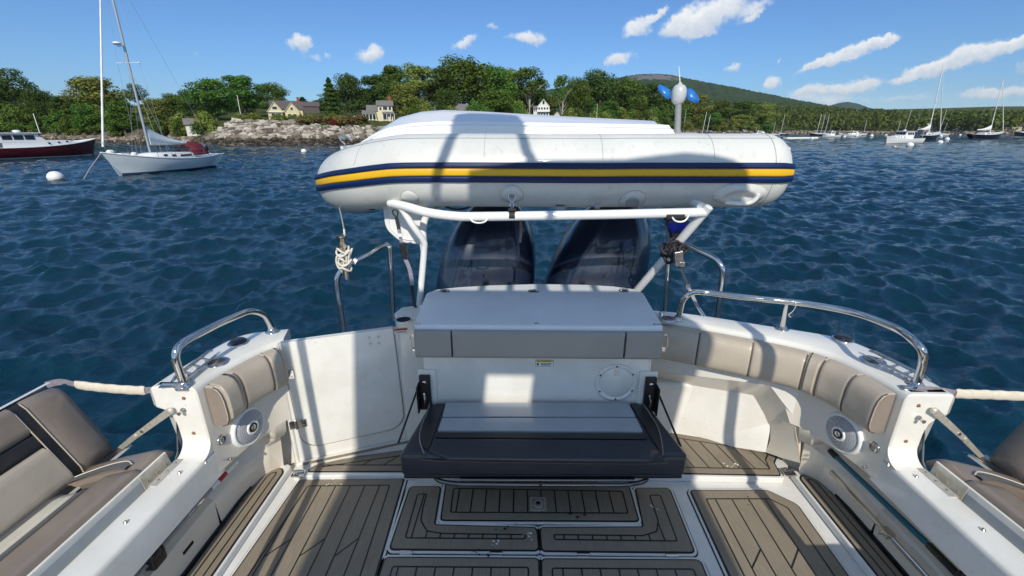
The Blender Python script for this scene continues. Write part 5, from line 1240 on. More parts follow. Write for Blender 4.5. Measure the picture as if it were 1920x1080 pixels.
def sea(n, b, v):
    g = n.n('ShaderNodeNewGeometry'); p = g.outputs['Position']
    ln = n.n('ShaderNodeVectorMath', operation='LENGTH'); n.l(p, ln.inputs[0]); dist = ln.outputs['Value']
    r1 = n.mapping(p, scale=(1, 1.5, 1))
    h1 = n.noise(r1, 7.0, 6, .70, .5); h2 = n.noise(r1, 1.5, 6, .68, .5)
    far = n.n('ShaderNodeMapRange'); n.l(dist, far.inputs[0]); far.inputs[1].default_value = 10; far.inputs[2].default_value = 90
    h = n.m('ADD', n.m('MULTIPLY', h1, .026), n.m('MULTIPLY', n.m('MULTIPLY', h2, .5), far.outputs[0]))
    bp = n.n('ShaderNodeBump'); bp.inputs['Strength'].default_value = 1; bp.inputs['Distance'].default_value = 1.0; n.l(h, bp.inputs['Height']); n.l(bp.outputs[0], b.inputs['Normal'])
    # streaks of slightly different body colour
    s = n.noise(n.mapping(p, scale=(1, 2.5, 1)), .12, 4, .6)
    n.l(n.ramp(s, [(.35, (.0000, .017, .034)), (.7, (.0001, .026, .046))]), b.inputs['Base Color'])
    b.inputs['IOR'].default_value = 1.46; b.inputs['Specular Tint'].default_value = (.5, .92, 1.0, 1)
mat('sea_water', (.002, .03, .05), .015, extra=sea)
water()

# ================================================================ LAND
SH = [(-700, 262), (-300, 262), (-100, 262), (60, 262.5), (130, 266), (250, 270), (400, 273), (640, 272), (800, 268), (950, 263), (1100, 259), (1200, 256.5), (1300, 253.5), (1380, 252.5), (1450, 250.8), (1600, 250.4), (1750, 250.8), (1850, 251.5), (1950, 251.0), (2200, 250.5), (2600, 250)]
def azof(px, py=250): d = uvdir(px, py); return math.atan2(d.x, d.y)
SHA = np.array([azof(x, y) for x, y in SH]); SHR = np.array([P(x, y, z=0).xy.length for x, y in SH])
def shore_r(a): return float(np.interp(a, SHA, SHR))
PXS = np.array([x for x, _ in SH]); 
def pxof(a): return float(np.interp(a, SHA, PXS))
def landz(px, d):
    rip = np.interp(px, [380, 430, 700, 900, 1100, 1250], [0, 1, 1, .8, .5, .15]) * (1 if px < 1300 else 1)
    steep = [(-30, -3), (-3, -.6), (0, -.05), (4, .75), (6.5, 1.2), (13, 3.8), (16, 4.3), (30, 5.2), (60, 7.5), (150, 14), (400, 24), (1200, 30)]
    gent = [(-30, -3), (-3, -.4), (0, -.05), (5, .6), (10, 1.4), (16, 2.8), (30, 5.6), (60, 8.0), (150, 12), (400, 22), (1200, 30)]
    far_ = [(-30, -3), (-6, -.6), (0, -.05), (8, 1.2), (20, 2.6), (60, 7), (150, 14), (400, 30), (1200, 60)]
    f = lambda t: float(np.interp(d, [q[0] for q in t], [q[1] for q in t]))
    z = lerp(f(gent), f(steep), rip)
    w_ = float(np.interp(px, [1250, 1420], [0, 1])); return lerp(z, f(far_), w_)
def gpoint(px, d):
    a = azof(px); r = shore_r(a) + d; return Vector((math.sin(a) * r, math.cos(a) * r, landz(px, d)))
def land():
    ds = [-30, -10, -3, -1, 0, 1, 2, 3, 4, 5, 6.5, 8, 10, 11.5, 13, 14.5, 16, 20, 25, 30, 40, 60, 90, 150, 250, 400, 700, 1200]
    pxs = list(np.arange(-700, 1500, 5)) + list(np.arange(1500, 2600, 12))
    g = np.random.default_rng(5); V = []; n_ = len(ds)
    for i, px in enumerate(pxs):
        for d in ds:
            p = gpoint(px, d + (1.2 * math.sin(px * .09) + .8 * math.sin(px * .31)) * (1 if d < 40 else 0)); p.z = landz(px, d) + (g.uniform(-.25, .25) if 0 <= d < 16 else 0); V.append(p)
    mb = MB(); mb.add(V, [(i * n_ + j, (i + 1) * n_ + j, (i + 1) * n_ + j + 1, i * n_ + j + 1) for i in range(len(pxs) - 1) for j in range(n_ - 1)], 0, True)
    o = mb.build('shore_ground', 'ground', origin=(0, 0, 0)); tag(o, kind='structure')
def grd(n, b, v):
    g = n.n('ShaderNodeNewGeometry'); sp = n.n('ShaderNodeSeparateXYZ'); n.l(g.outputs['Position'], sp.inputs[0])
    z = n.m('ADD', sp.outputs[2], n.m('MULTIPLY', n.noise(g.outputs['Position'], .35, 5, .6), .9))
    rk = n.ramp(n.noise(g.outputs['Position'], 1.1, 5, .7), [(.3, (.05, .043, .035)), (.5, (.13, .11, .085)), (.7, (.33, .29, .24))])
    gr = n.ramp(n.noise(g.outputs['Position'], .4, 6, .7), [(.3, (.035, .055, .016)), (.55, (.075, .095, .028)), (.75, (.17, .14, .07))])
    mr = n.n('ShaderNodeMapRange'); n.l(z, mr.inputs[0]); mr.inputs[1].default_value = 2.6; mr.inputs[2].default_value = 3.6
    low = n.n('ShaderNodeMapRange'); n.l(z, low.inputs[0]); low.inputs[1].default_value = .9; low.inputs[2].default_value = 1.7
    wet = n.mix(low.outputs[0], (.035, .028, .020), rk)
    n.l(n.mix(mr.outputs[0], wet, gr), b.inputs['Base Color']); n.l(n.bump(n.noise(g.outputs['Position'], 1.5, 5, .7), .8, .5), b.inputs['Normal'])
mat('ground', (.1, .1, .05), .9, spec=.1, extra=grd)
land()

# --- rocks
def rock_mesh(mb, c, s, g, mi):
    ang = g.uniform(0, 6.28); t = g.uniform(-.5, .5); m = Matrix.Rotation(ang, 3, 'Z') @ Matrix.Rotation(t, 3, 'X')
    base = [(-1, -1, -1), (1, -1, -1), (1, 1, -1), (-1, 1, -1), (-1, -1, 1), (1, -1, 1), (1, 1, 1), (-1, 1, 1), (0, 0, 1.35), (0, -1.3, 0)]
    v = [c + m @ Vector((x * s * g.uniform(.5, .9), y * s * g.uniform(.4, .8), z * s * g.uniform(.3, .6))) for x, y, z in base]
    mb.add(v, [(0, 3, 2, 1), (4, 5, 8), (5, 6, 8), (6, 7, 8), (7, 4, 8), (0, 1, 9), (1, 5, 9), (5, 4, 9), (4, 0, 9), (1, 2, 6, 5), (2, 3, 7, 6), (3, 0, 4, 7)], mi)
def rockmat(name, lo, mid, hi):
    def ex(n, b, v):
        g = n.n('ShaderNodeNewGeometry'); rpi = g.outputs['Random Per Island']
        c = n.ramp(rpi, [(0, tuple(x * .45 for x in lo)), (.22, lo), (.6, mid), (1, hi)]); f = n.noise(g.outputs['Position'], 3, 4, .7)
        n.l(n.mix(n.m('MULTIPLY', f, .5), c, lo), b.inputs['Base Color'])
    mat(name, mid, .9, spec=.1, extra=ex)
rockmat('rock_pale', (.17, .145, .115), (.40, .365, .31), (.66, .62, .55)); rockmat('rock_dark', (.035, .03, .022), (.085, .072, .055), (.19, .16, .125)); rockmat('rock_tan', (.14, .11, .085), (.27, .225, .175), (.50, .45, .38))
g = np.random.default_rng(21); mb = MB()
for i in range(1700):
    px = g.uniform(388, 1000); d = g.uniform(5.5, 13.8)
    lim = np.interp(px, [388, 400, 440, 480], [7, 9, 13.5, 14]);
    if px > 560: lim = 11.5 - (px - 560) / 130 * g.uniform(.2, 1.6)
    if d > max(7.5, lim): continue
    p = gpoint(px, d); rock_mesh(mb, p + Vector((0, 0, .1)), g.uniform(.4, 1.15), g, 0)
tag(mb.build('riprap_boulders', 'rock_pale', origin=(0, 0, 0), fixn=False), 'pale broken boulders banked up along the shore below the yellow houses', 'boulders', kind='stuff')
mb = MB()
for i in range(5200):
    px = g.uniform(-60, 1010); d = g.uniform(-.6, 6.5) if px > 360 else g.uniform(-.8, 9)
    pale = px < 360 and d > 4 or g.uniform() < .06
    p = gpoint(px, d); rock_mesh(mb, p + Vector((0, 0, -.02)), g.uniform(.18, .55), g, 1 if pale else 0)
for i in range(2600):
    px = g.uniform(1180, 2000); d = g.uniform(-.5, 12); p = gpoint(px, d); rock_mesh(mb, p, g.uniform(.35, 1.3) * (1 if px < 1450 else 1.5), g, 1 if g.uniform() < .75 else 0)
tag(mb.build('shoreline_rocks', ['rock_dark', 'rock_tan'], origin=(0, 0, 0), fixn=False), 'low dark weedy rocks and tan stones along the waterline', 'rocks', kind='stuff')

# --- mountain and far hill
def ridge(prof, Rr, name, m, front, foot=-8.0, rough=7, seed=2, sub=4):
    pts = [P(x, y, t=1).copy() for x, y in prof]; A_ = []; H_ = []
    for x, y in prof:
        d = uvdir(x, y); A_.append(math.atan2(d.x, d.y)); H_.append(CZ + d.z / d.xy.length * Rr)
    az = np.arange(A_[0], A_[-1], R(.075)); ks = np.linspace(0, 1, 60); g = np.random.default_rng(seed); V = []
    ph = g.uniform(0, 6.28, 40); fx = g.uniform(2, 60, 40); fy = g.uniform(1, 25, 40)
    for a in az:
        h = float(np.interp(a, A_, H_))
        for k in ks:
            r = front + (Rr - front) * k; z = foot + (h - foot) * (k ** 1.35)
            nz = sum(math.sin(fx[i] * a * 6 + fy[i] * k + ph[i]) / (1 + i * .15) for i in range(14)) * .3
            z += nz * rough * .35 * math.sin(math.pi * min(1, k * 1.0)) + (g.uniform(-.5, .5) * rough * .42 * (0.25 + k) if k > .05 else 0)
            V.append((math.sin(a) * r, math.cos(a) * r, z))
        V.append((math.sin(a) * (Rr + 300), math.cos(a) * (Rr + 300), h - 60))
    n_ = len(ks) + 1; mb = MB(); mb.add(V, [(i * n_ + j, (i + 1) * n_ + j, (i + 1) * n_ + j + 1, i * n_ + j + 1) for i in range(len(az) - 1) for j in range(n_ - 1)], 0, True)
    return tag(mb.build(name, m, origin=(0, 0, 0)), kind='structure')
def forest_far(dark, light, cliff):
    def ex(n, b, v):
        g = n.n('ShaderNodeNewGeometry'); p = g.outputs['Position']
        f = n.noise(n.mapping(p, scale=(1, .35, 1)), .055, 8, .78); c = n.ramp(f, [(.38, dark), (.5, tuple((a + c_) / 2 for a, c_ in zip(dark, light))), (.62, light)])
        if cliff:
            sp = n.n('ShaderNodeSeparateXYZ'); n.l(p, sp.inputs[0]); q = P(1235, 147, y=1850)
            dd_ = n.n('ShaderNodeVectorMath', operation='SUBTRACT'); n.l(p, dd_.inputs[0]); dd_.inputs[1].default_value = (q.x - 30, q.y, q.z - 4)
            sc_ = n.n('ShaderNodeVectorMath', operation='MULTIPLY'); n.l(dd_.outputs[0], sc_.inputs[0]); sc_.inputs[1].default_value = (1 / 150, 1 / 420, 1 / 34)
            l_ = n.n('ShaderNodeVectorMath', operation='LENGTH'); n.l(sc_.outputs[0], l_.inputs[0])
            cf = n.noise(n.mapping(p, scale=(1, .3, 2.2)), .035, 5, .75)
            mk = n.n('ShaderNodeMapRange'); n.l(n.m('ADD', l_.outputs['Value'], n.m('MULTIPLY', cf, 2.4)), mk.inputs[0]); mk.inputs[1].default_value = 1.86; mk.inputs[2].default_value = 1.72
            c = n.mix(mk.outputs[0], c, n.ramp(n.noise(p, .05, 5, .8), [(.35, (.12, .12, .12)), (.65, (.30, .29, .29))]))
        n.l(c, b.inputs['Base Color']); n.l(n.bump(n.noise(p, .10, 5, .75), 1.0, 9), b.inputs['Normal'])
    return ex
mat('forest_mountain', (.05, .09, .03), .95, spec=.05, extra=forest_far((.022, .045, .020), (.075, .115, .045), True))
mat('forest_hill', (.05, .09, .03), .95, spec=.05, extra=forest_far((.03, .06, .04), (.06, .10, .06), False))
ridge([(900, 175), (1000, 172), (1080, 160), (1120, 153), (1150, 148), (1175, 142), (1200, 139), (1230, 138), (1255, 140), (1290, 147), (1330, 155), (1370, 162), (1410, 170), (1450, 178), (1500, 188), (1560, 199), (1620, 206), (1700, 210), (1800, 212), (2000, 213), (2300, 214)], 1950, 'mountain', 'forest_mountain', 560, -8)
ridge([(1500, 215), (1540, 203), (1562, 196), (1578, 192), (1592, 191), (1608, 194), (1630, 202), (1680, 214)], 4200, 'far_hill', 'forest_hill', 3000, -8, rough=6, seed=6)

# ================================================================ TREES
def leafmat(name, a, b_, c):
    m = bpy.data.materials.new(name); m.use_nodes = True; n = NT(m.node_tree)
    oi = n.n('ShaderNodeObjectInfo'); g_ = n.n('ShaderNodeNewGeometry')
    t = n.n('ShaderNodeTexCoord'); f = n.noise(t.outputs['Object'], .55, 3, .6)
    mixv = n.m('ADD', n.m('MULTIPLY', g_.outputs['Random Per Island'], .55), n.m('MULTIPLY', f, .45))
    c0 = n.ramp(mixv, [(.15, a), (.5, b_), (.9, c)])
    h = n.n('ShaderNodeHueSaturation'); n.l(c0, h.inputs['Color'])
    n.l(n.m('ADD', .475, n.m('MULTIPLY', oi.outputs['Random'], .045)), h.inputs['Hue']); n.l(n.m('ADD', 1.25, n.m('MULTIPLY', oi.outputs['Random'], .55)), h.inputs['Value'])
    d = n.n('ShaderNodeBsdfDiffuse'); n.l(h.outputs[0], d.inputs[0]); tr = n.n('ShaderNodeBsdfTranslucent'); n.l(h.outputs[0], tr.inputs[0])
    mx = n.n('ShaderNodeMixShader'); mx.inputs[0].default_value = .30; n.l(d.outputs[0], mx.inputs[1]); n.l(tr.outputs[0], mx.inputs[2])
    o = n.n('ShaderNodeOutputMaterial'); n.l(mx.outputs[0], o.inputs[0]); M[name] = m
leafmat('leaf_green', (.024, .055, .012), (.062, .118, .022), (.135, .19, .045))
leafmat('leaf_dark', (.018, .042, .012), (.045, .082, .020), (.09, .135, .036))
leafmat('leaf_light', (.06, .082, .018), (.135, .17, .038), (.23, .25, .08))
leafmat('leaf_conifer', (.016, .036, .018), (.036, .064, .028), (.07, .10, .045))
leafmat('leaf_red', (.05, .016, .012), (.11, .03, .02), (.16, .06, .03))
leafmat('leaf_grass', (.07, .075, .02), (.15, .13, .05), (.27, .2, .1))
mat('bark', (.13, .11, .09), .9, spec=.1, var=.35, vscale=3); mat('bark_pale', (.36, .33, .29), .85, spec=.1, var=.2, vscale=3)
def leafquads(C_, Nn, size, g, cols=None):
    """many leaf sprays: C_ centres, Nn normals"""
    n_ = len(C_); up = g.normal(size=(n_, 3)); a = np.cross(Nn, up); a /= np.linalg.norm(a, axis=1)[:, None] + 1e-9; b = np.cross(Nn, a)
    s = size[:, None]; asp = g.uniform(.45, .8, n_)[:, None]
    v = np.stack([C_ - a * s * .5, C_ + b * s * .5 * asp + Nn * s * .12, C_ + a * s * .5, C_ - b * s * .5 * asp + Nn * s * .12], 1).reshape(-1, 3)
    f = np.arange(n_ * 4).reshape(-1, 4); return v, f
def mesh_np(name, v, f, m):
    me = bpy.data.meshes.new(name); nf = len(f); k_ = f.shape[1]
    me.vertices.add(len(v)); me.vertices.foreach_set('co', v.astype(float).ravel()); me.loops.add(nf * k_); me.loops.foreach_set('vertex_index', f.astype(np.int32).ravel())
    me.polygons.add(nf); me.polygons.foreach_set('loop_start', np.arange(0, nf * k_, k_, dtype=np.int32)); me.update(); me.materials.append(M[m]); return me
def crown_np(kind, H, Wd, g, n_leaf, leaf):
    C_, NN = [], []
    if kind in ('round', 'airy', 'tall', 'bush'):
        nl = {'round': 34, 'airy': 20, 'tall': 30, 'bush': 14}[kind]; base = {'round': .16, 'airy': .42, 'tall': .14, 'bush': .0}[kind]
        lobes = []
        for i in range(nl):
            t = g.uniform(0, 1) ** .85; z = H * (base + (1 - base) * (.06 + .88 * t)); prof = math.sin(math.pi * min(1, .12 + .80 * (t ** .8))) ** .6
            if kind == 'airy': prof = .5 + .5 * math.sin(math.pi * t)
            a = g.uniform(0, 6.28); rr = Wd / 2 * prof * g.uniform(.25, .78)
            lobes.append((np.array([math.cos(a) * rr, math.sin(a) * rr, z]), Wd * g.uniform(.13, .22) * (.75 if kind == 'airy' else 1)))
        lobes.append((np.array([0, 0, H * .86]), Wd * .2)); lobes.append((np.array([0, 0, H * .6]), Wd * .26))
        wts = np.array([l[1] ** 2 for l in lobes]); wts /= wts.sum(); idx = g.choice(len(lobes), n_leaf, p=wts)
        c = np.array([l[0] for l in lobes])[idx]; rad = np.array([l[1] for l in lobes])[idx]
        d = g.normal(size=(n_leaf, 3)); d /= np.linalg.norm(d, axis=1)[:, None]
        sq = np.array([1, 1, .72]); shell = g.uniform(.62, 1.12, n_leaf)[:, None]
        P_ = c + d * rad[:, None] * sq * shell; Nn = d + g.normal(size=(n_leaf, 3)) * .55 + np.array([0, 0, .35]); Nn /= np.linalg.norm(Nn, axis=1)[:, None]
        return P_, Nn
    if kind == 'conifer':
        t = g.uniform(0, 1, n_leaf) ** .8; z = H * (.06 + .94 * t); tier = .72 + .28 * np.cos(z / H * 60)
        a = g.uniform(0, 6.28, n_leaf); wob_ = 1 + .25 * np.sin(a * 5 + z * 1.7); rr = Wd / 2 * (1 - t) ** .8 * tier * wob_ * g.uniform(.35, 1.05, n_leaf) + .1
        P_ = np.stack([np.cos(a) * rr, np.sin(a) * rr, z - rr * .18], 1); Nn = np.stack([np.cos(a) * .6, np.sin(a) * .6, np.full(n_leaf, .8)], 1) + g.normal(size=(n_leaf, 3)) * .4
        Nn /= np.linalg.norm(Nn, axis=1)[:, None]; return P_, Nn
def proto(kind, H, Wd, seed, n_leaf, leaf, lm, bark='bark', limbs=9):
    g = np.random.default_rng(seed); P_, Nn = crown_np(kind, H, Wd, g, n_leaf, leaf)
    v, f = leafquads(P_, Nn, g.uniform(.6, 1.4, n_leaf) * leaf, g); cm = mesh_np('crown', v, f, lm)
    mb = MB(); r0 = H * .022; tw = [Vector((0, 0, -1.0)), Vector((g.uniform(-.2, .2), g.uniform(-.2, .2), H * .3)), Vector((g.uniform(-.4, .4), g.uniform(-.4, .4), H * .6)), Vector((0, 0, H * .9))]
    tp = crom(tw, 5); mb.tube(tp, [r0 * (1.25 - 1.05 * i / (len(tp) - 1)) for i in range(len(tp))], n=7)
    if kind != 'conifer':
        for i in range(limbs):
            t = g.uniform(.22, .7); k_ = int(t * (len(tp) - 1)); s_ = tp[k_]; a = g.uniform(0, 6.28); L_ = Wd * g.uniform(.25, .42)
            e = s_ + Vector((math.cos(a) * L_, math.sin(a) * L_, H * g.uniform(.12, .28))); m_ = s_.lerp(e, .5) + Vector((0, 0, -H * .02))
            mb.tube([s_, m_, e], [r0 * .45, r0 * .3, r0 * .1], n=5)
    me = bpy.data.meshes.new('trunk'); me.from_pydata([tuple(v_) for v_ in mb.v], [], mb.f); me.materials.append(M[bark]); me.polygons.foreach_set('use_smooth', mb.sm)
    return (cm, me, H, Wd)
PR = {
 'round': [proto('round', 13, 12, 1, 6500, .50, 'leaf_green'), proto('round', 13, 11, 2, 6500, .50, 'leaf_green'), proto('round', 13, 13, 3, 6500, .52, 'leaf_dark')],
 'light': [proto('round', 12, 10, 4, 6000, .48, 'leaf_light'), proto('tall', 14, 9, 5, 6000, .48, 'leaf_light')],
 'tall': [proto('tall', 15, 9.5, 6, 6500, .5, 'leaf_green'), proto('tall', 15, 9, 7, 6500, .5, 'leaf_dark')],
 'airy': [proto('airy', 15, 13, 8, 4200, .46, 'leaf_dark'), proto('airy', 14, 9, 9, 3000, .45, 'leaf_green', 'bark_pale', 14)],
 'conifer': [proto('conifer', 14, 6.5, 10, 6000, .45, 'leaf_conifer'), proto('conifer', 13, 7.5, 11, 6500, .45, 'leaf_dark')],
 'bush': [proto('bush', 3, 4.2, 12, 1600, .34, 'leaf_light'), proto('bush', 3, 4.6, 13, 1600, .34, 'leaf_green'), proto('bush', 2.6, 4, 14, 1600, .3, 'leaf_grass'), proto('bush', 2.6, 4, 15, 1400, .3, 'leaf_red')],
}
ntree = 0
NAMES = {'round': 'broadleaf_tree', 'light': 'broadleaf_tree', 'tall': 'broadleaf_tree', 'airy': 'pine_tree', 'conifer': 'spruce_tree', 'bush': 'shrub'}
def place_tree(px, topy, wpx, d, kind, label=None, group='trees along the shore', var=None, zoff=0, cat='tree'):
    global ntree
    p = gpoint(px, d); r = p.xy.length; dtop = uvdir(px, topy); ztop = CZ + dtop.z / dtop.xy.length * r; h = max(1.2, ztop - p.z - zoff)
    wid = wpx / F * (r / dtop.xy.length) * .98
    cm, tm, H, Wd = PR[kind][var if var is not None else ntree % len(PR[kind])]
    e = empty(NAMES[kind], p + Vector((0, 0, zoff)), label, cat, group, rz=random.uniform(0, 6.28)); e.scale = (wid / Wd, wid / Wd * random.uniform(.85, 1.1), h / H)
    for nm, me in (('trunk', tm), ('crown', cm)):
        o = bpy.data.objects.new(nm, me); col.objects.link(o); o.parent = e
    ntree += 1; return e
LM = {'round': 'round dark green broadleaf tree', 'light': 'yellow green bushy tree', 'tall': 'tall green broadleaf tree', 'airy': 'open crowned tree', 'conifer': 'pointed dark green conifer', 'bush': 'low shrub'}
TREES = [  # px, top y, width px, distance inland, kind, variant, what singles it out
 (-70, 165, 110, 22, 'round', 0, 'cut off by the left edge of the picture'), (8, 168, 90, 16, 'tall', 0, 'at the far left above the red motor boat wheelhouse'), (50, 130, 95, 34, 'airy', 0, 'highest at the far left, with layered boughs'),
 (98, 172, 70, 18, 'round', 2, 'between the layered tree and the furled forestay'), (140, 182, 60, 26, 'tall', 1, 'just left of the white furled forestay'), (205, 148, 105, 24, 'light', 0, 'behind the mast of the white sloop'),
 (172, 196, 60, 12, 'round', 1, 'low at the waterside right of the red boat'), (236, 190, 60, 11, 'tall', 0, 'at the waterside directly behind the sloop mast'), (272, 158, 52, 44, 'airy', 0, 'rising behind the sloop boom, flat topped'), (300, 186, 66, 16, 'light', 0, 'right of the sloop mast above the boom'),
 (338, 178, 62, 30, 'round', 0, 'just right of the sail cover, above its boom'), (372, 172, 62, 26, 'round', 2, 'left of the large round tree by the boulders'), (412, 150, 98, 22, 'round', 1, 'large and round at the left end of the boulder bank'), (466, 143, 78, 34, 'tall', 0, 'left of the twin gabled yellow house'),
 (517, 158, 76, 56, 'round', 0, 'rising right behind the twin gabled yellow house'), (576, 182, 50, 70, 'conifer', 0, 'behind the chimney of the twin gabled house'), (605, 188, 40, 80, 'round', 2, 'small and low in the gap between the two yellow houses'),
 (628, 146, 58, 24, 'conifer', 1, 'broad, left of the stepped yellow house'), (664, 143, 78, 40, 'round', 2, 'behind the left roof of the stepped yellow house'), (712, 142, 80, 62, 'tall', 1, 'behind the upper roof of the stepped yellow house'),
 (745, 124, 70, 50, 'tall', 0, 'right above the chimney of the stepped yellow house'), (788, 119, 84, 58, 'light', 1, 'above the bow of the dinghy'), (762, 158, 70, 26, 'light', 0, 'low, right of the stepped yellow house'), (832, 128, 80, 56, 'tall', 1, 'left of the highest tree'),
 (873, 110, 132, 40, 'round', 0, 'widest and highest, above the middle of the dinghy'), (842, 170, 62, 22, 'round', 2, 'lower, in front of the highest tree'), (925, 124, 96, 44, 'round', 1, 'right shoulder of the highest tree'), (955, 132, 70, 60, 'light', 0, 'left of the white shingle house, upper row'), (930, 170, 90, 18, 'round', 1, 'low and wide, left of the white shingle house'),
 (990, 126, 86, 46, 'airy', 1, 'directly above the white shingle house'), (1012, 148, 50, 56, 'tall', 1, 'just right of the white shingle house roof'), (1052, 140, 44, 30, 'airy', 1, 'with pale trunk right of the shingle house'), (1080, 148, 62, 36, 'round', 0, 'just right of the pale trunk'),
 (1120, 137, 88, 34, 'round', 2, 'dark, left below the mountain cliff'), (1168, 150, 92, 32, 'round', 0, 'below the mountain cliff'), (1212, 158, 70, 30, 'tall', 1, 'directly left of the blue propeller'), (1256, 166, 70, 34, 'round', 1, 'behind the grey propeller shaft'), (1140, 190, 60, 18, 'tall', 0, 'low dark one under the cliff'), (1190, 196, 60, 16, 'round', 2, 'low one left of the propeller shaft'),
 (1300, 180, 72, 34, 'light', 0, 'right of the blue propeller'), (1345, 188, 64, 38, 'round', 1, 'above the hauled out masts'), (1385, 190, 60, 60, 'tall', 0, 'in the row above the stern of the dinghy'), (1425, 196, 60, 40, 'light', 0, 'above the right end of the dinghy'),
 (1240, 205, 44, 14, 'round', 0, 'small, at the foot of the propeller shaft'), (1330, 212, 50, 20, 'round', 1, 'low at the waterside right of the shaft'), (1385, 216, 50, 22, 'light', 0, 'low at the waterside above the dinghy stern'),
]
for px, ty, wpx, d, kind, var, lab in TREES: place_tree(px, ty, wpx, d, kind, LM[kind] + ' ' + lab, var=var)
# second rank filling the gaps
g = np.random.default_rng(31)
ENV = [(-200, 170), (0, 172), (55, 155), (100, 182), (135, 188), (160, 180), (205, 168), (250, 185), (290, 198), (330, 195), (400, 172), (465, 165), (500, 185), (535, 192), (575, 200), (600, 200), (625, 175), (660, 165), (700, 168), (740, 150), (775, 142), (810, 150), (870, 135), (920, 145), (960, 155), (990, 150), (1020, 172), (1040, 178), (1080, 172), (1110, 160), (1160, 170), (1210, 178), (1260, 188), (1300, 195), (1350, 200), (1400, 204), (1450, 206)]
def envy(px): return float(np.interp(px, [e[0] for e in ENV], [e[1] for e in ENV]))
k_ = -160; rank = 0
while k_ < 1450:
    w_ = g.uniform(50, 76); ty = envy(k_) + g.uniform(-3, 10); kd = ['round', 'tall', 'round', 'conifer' if k_ < 700 else 'round', 'light'][int(g.integers(0, 5))]
    place_tree(k_, ty, w_, g.uniform(62, 95), kd, 'tree of the rear rank', 'second rank of trees behind the shore'.replace('  ', ' ')); k_ += w_ * .62
# shore undergrowth
def bushes(x0, x1, n_, d0, d1, ty0, ty1, w0, w1, var, label, group):
    for i in range(n_):
        px = g.uniform(x0, x1); d = g.uniform(d0, d1); place_tree(px, g.uniform(ty0, ty1), g.uniform(w0, w1), d, 'bush', label, group, var=var if var is not None else int(g.integers(0, 2)), cat='shrub')
bushes(-40, 390, 34, 9, 15, 222, 240, 26, 48, None, 'waterside shrub below the left trees', 'waterside shrubs on the left')
bushes(-40, 300, 16, 14, 26, 200, 222, 44, 62, 1, 'tall shrub under the left trees', 'understorey shrubs on the left')
bushes(455, 640, 13, 14.5, 17, 212, 219, 22, 40, 0, 'clipped green shrub on the boulder bank', 'shrubs on the bank top')
bushes(560, 700, 17, 12.5, 15.5, 215, 224, 20, 36, 2, 'straw coloured shrub beside the boulders', 'dry shrubs on the bank')
bushes(600, 640, 4, 11, 13, 222, 230, 18, 30, 3, 'reddish shrub on the bank left of the dinghy', 'reddish shrubs on the bank')
bushes(760, 990, 12, 12, 22, 188, 202, 26, 40, None, 'shrub half hidden behind the dinghy', 'shrubs behind the dinghy')
bushes(1050, 1230, 16, 12, 22, 198, 214, 26, 44, None, 'shrub on the slope above the dinghy hull', 'shrubs on the slope')
bushes(1230, 1440, 22, 10, 24, 222, 238, 22, 36, None, 'far waterside shrub right of the propeller', 'far waterside shrubs')
bushes(330, 400, 5, 10, 14, 205, 222, 34, 46, 0, 'shrub at the left foot of the boulders', 'shrubs at the foot of the bank')

ORD = ['first', 'second', 'third', 'fourth', 'fifth', 'sixth', 'seventh', 'eighth', 'ninth', 'tenth', 'eleventh', 'twelfth', 'thirteenth', 'fourteenth', 'fifteenth', 'sixteenth', 'seventeenth', 'eighteenth', 'nineteenth', 'twentieth']
def ordw(i): return ORD[i] if i < 20 else (['twenty', 'thirty', 'forty'][(i + 1) // 10 - 2] + ('-' + ORD[(i + 1) % 10 - 1] if (i + 1) % 10 else 'th'))
for gname in set(q['group'] for q in bpy.data.objects if q.get('category') in ('shrub', 'tree') and q.get('group') != 'trees along the shore'):
    L_ = sorted([q for q in bpy.data.objects if q.get('group') == gname and q.get('category')], key=lambda q: math.atan2(q.location.x, q.location.y))
    base = L_[0]['label']
    if len(L_) > 1:
        for i, q in enumerate(L_): q['label'] = base + ', ' + ordw(i) + ' from the left'
# far wood, right: one mass
def far_wood():
    g = np.random.default_rng(77); VV, FF = [], []; off = 0
    for i in range(1500):
        px = g.uniform(1395, 2250); u = g.uniform(0, 1); d = 10 + 520 * u ** 1.7; p = gpoint(px, d); r = p.xy.length
        h = g.uniform(9, 15) * (1 + .15 * (u > .6)); w_ = g.uniform(6, 10)
        # keep the skyline at the height it has over the harbour
        ylim = float(np.interp(px, [1395, 1480, 1560, 1700, 1950, 2250], [186, 193, 200, 205, 207, 207])) + g.uniform(0, 8)
        dl = uvdir(px, ylim); zl = CZ + dl.z / dl.xy.length * r; h = min(h, max(4, zl - p.z)) if zl - p.z > 4 else 0
        if h == 0: 
            continue
        n_ = int(80 if r < 420 else 60); con = g.uniform() < .22
        if con: P_, Nn = crown_np('conifer', h, w_ * .6, g, n_, 1)
        else:
            d_ = g.normal(size=(n_, 3)); d_ /= np.linalg.norm(d_, axis=1)[:, None]; d_[:, 2] = np.abs(d_[:, 2]) * 1.0 - .35 * (g.uniform(size=n_) < .4)
            P_ = d_ * np.array([w_ / 2, w_ / 2, h * .45]) * (1 + .18 * np.sin(d_[:, :1] * 9 + i)) + np.array([0, 0, h * .5]); Nn = d_ + g.normal(size=(n_, 3)) * .35; Nn /= np.linalg.norm(Nn, axis=1)[:, None]
        v, f = leafquads(P_ + np.array(p), Nn, g.uniform(1.6, 3.0, n_), g); VV.append(v); FF.append(f + off); off += len(v)
    me = mesh_np('far_wood', np.concatenate(VV), np.concatenate(FF), 'leaf_farwood'); o = bpy.data.objects.new('far_wood', me); col.objects.link(o)
    tag(o, 'distant mixed green wood covering the low hills along the right hand shore', 'wood', kind='stuff')
leafmat('leaf_farwood', (.030, .060, .018), (.074, .12, .030), (.15, .19, .055))
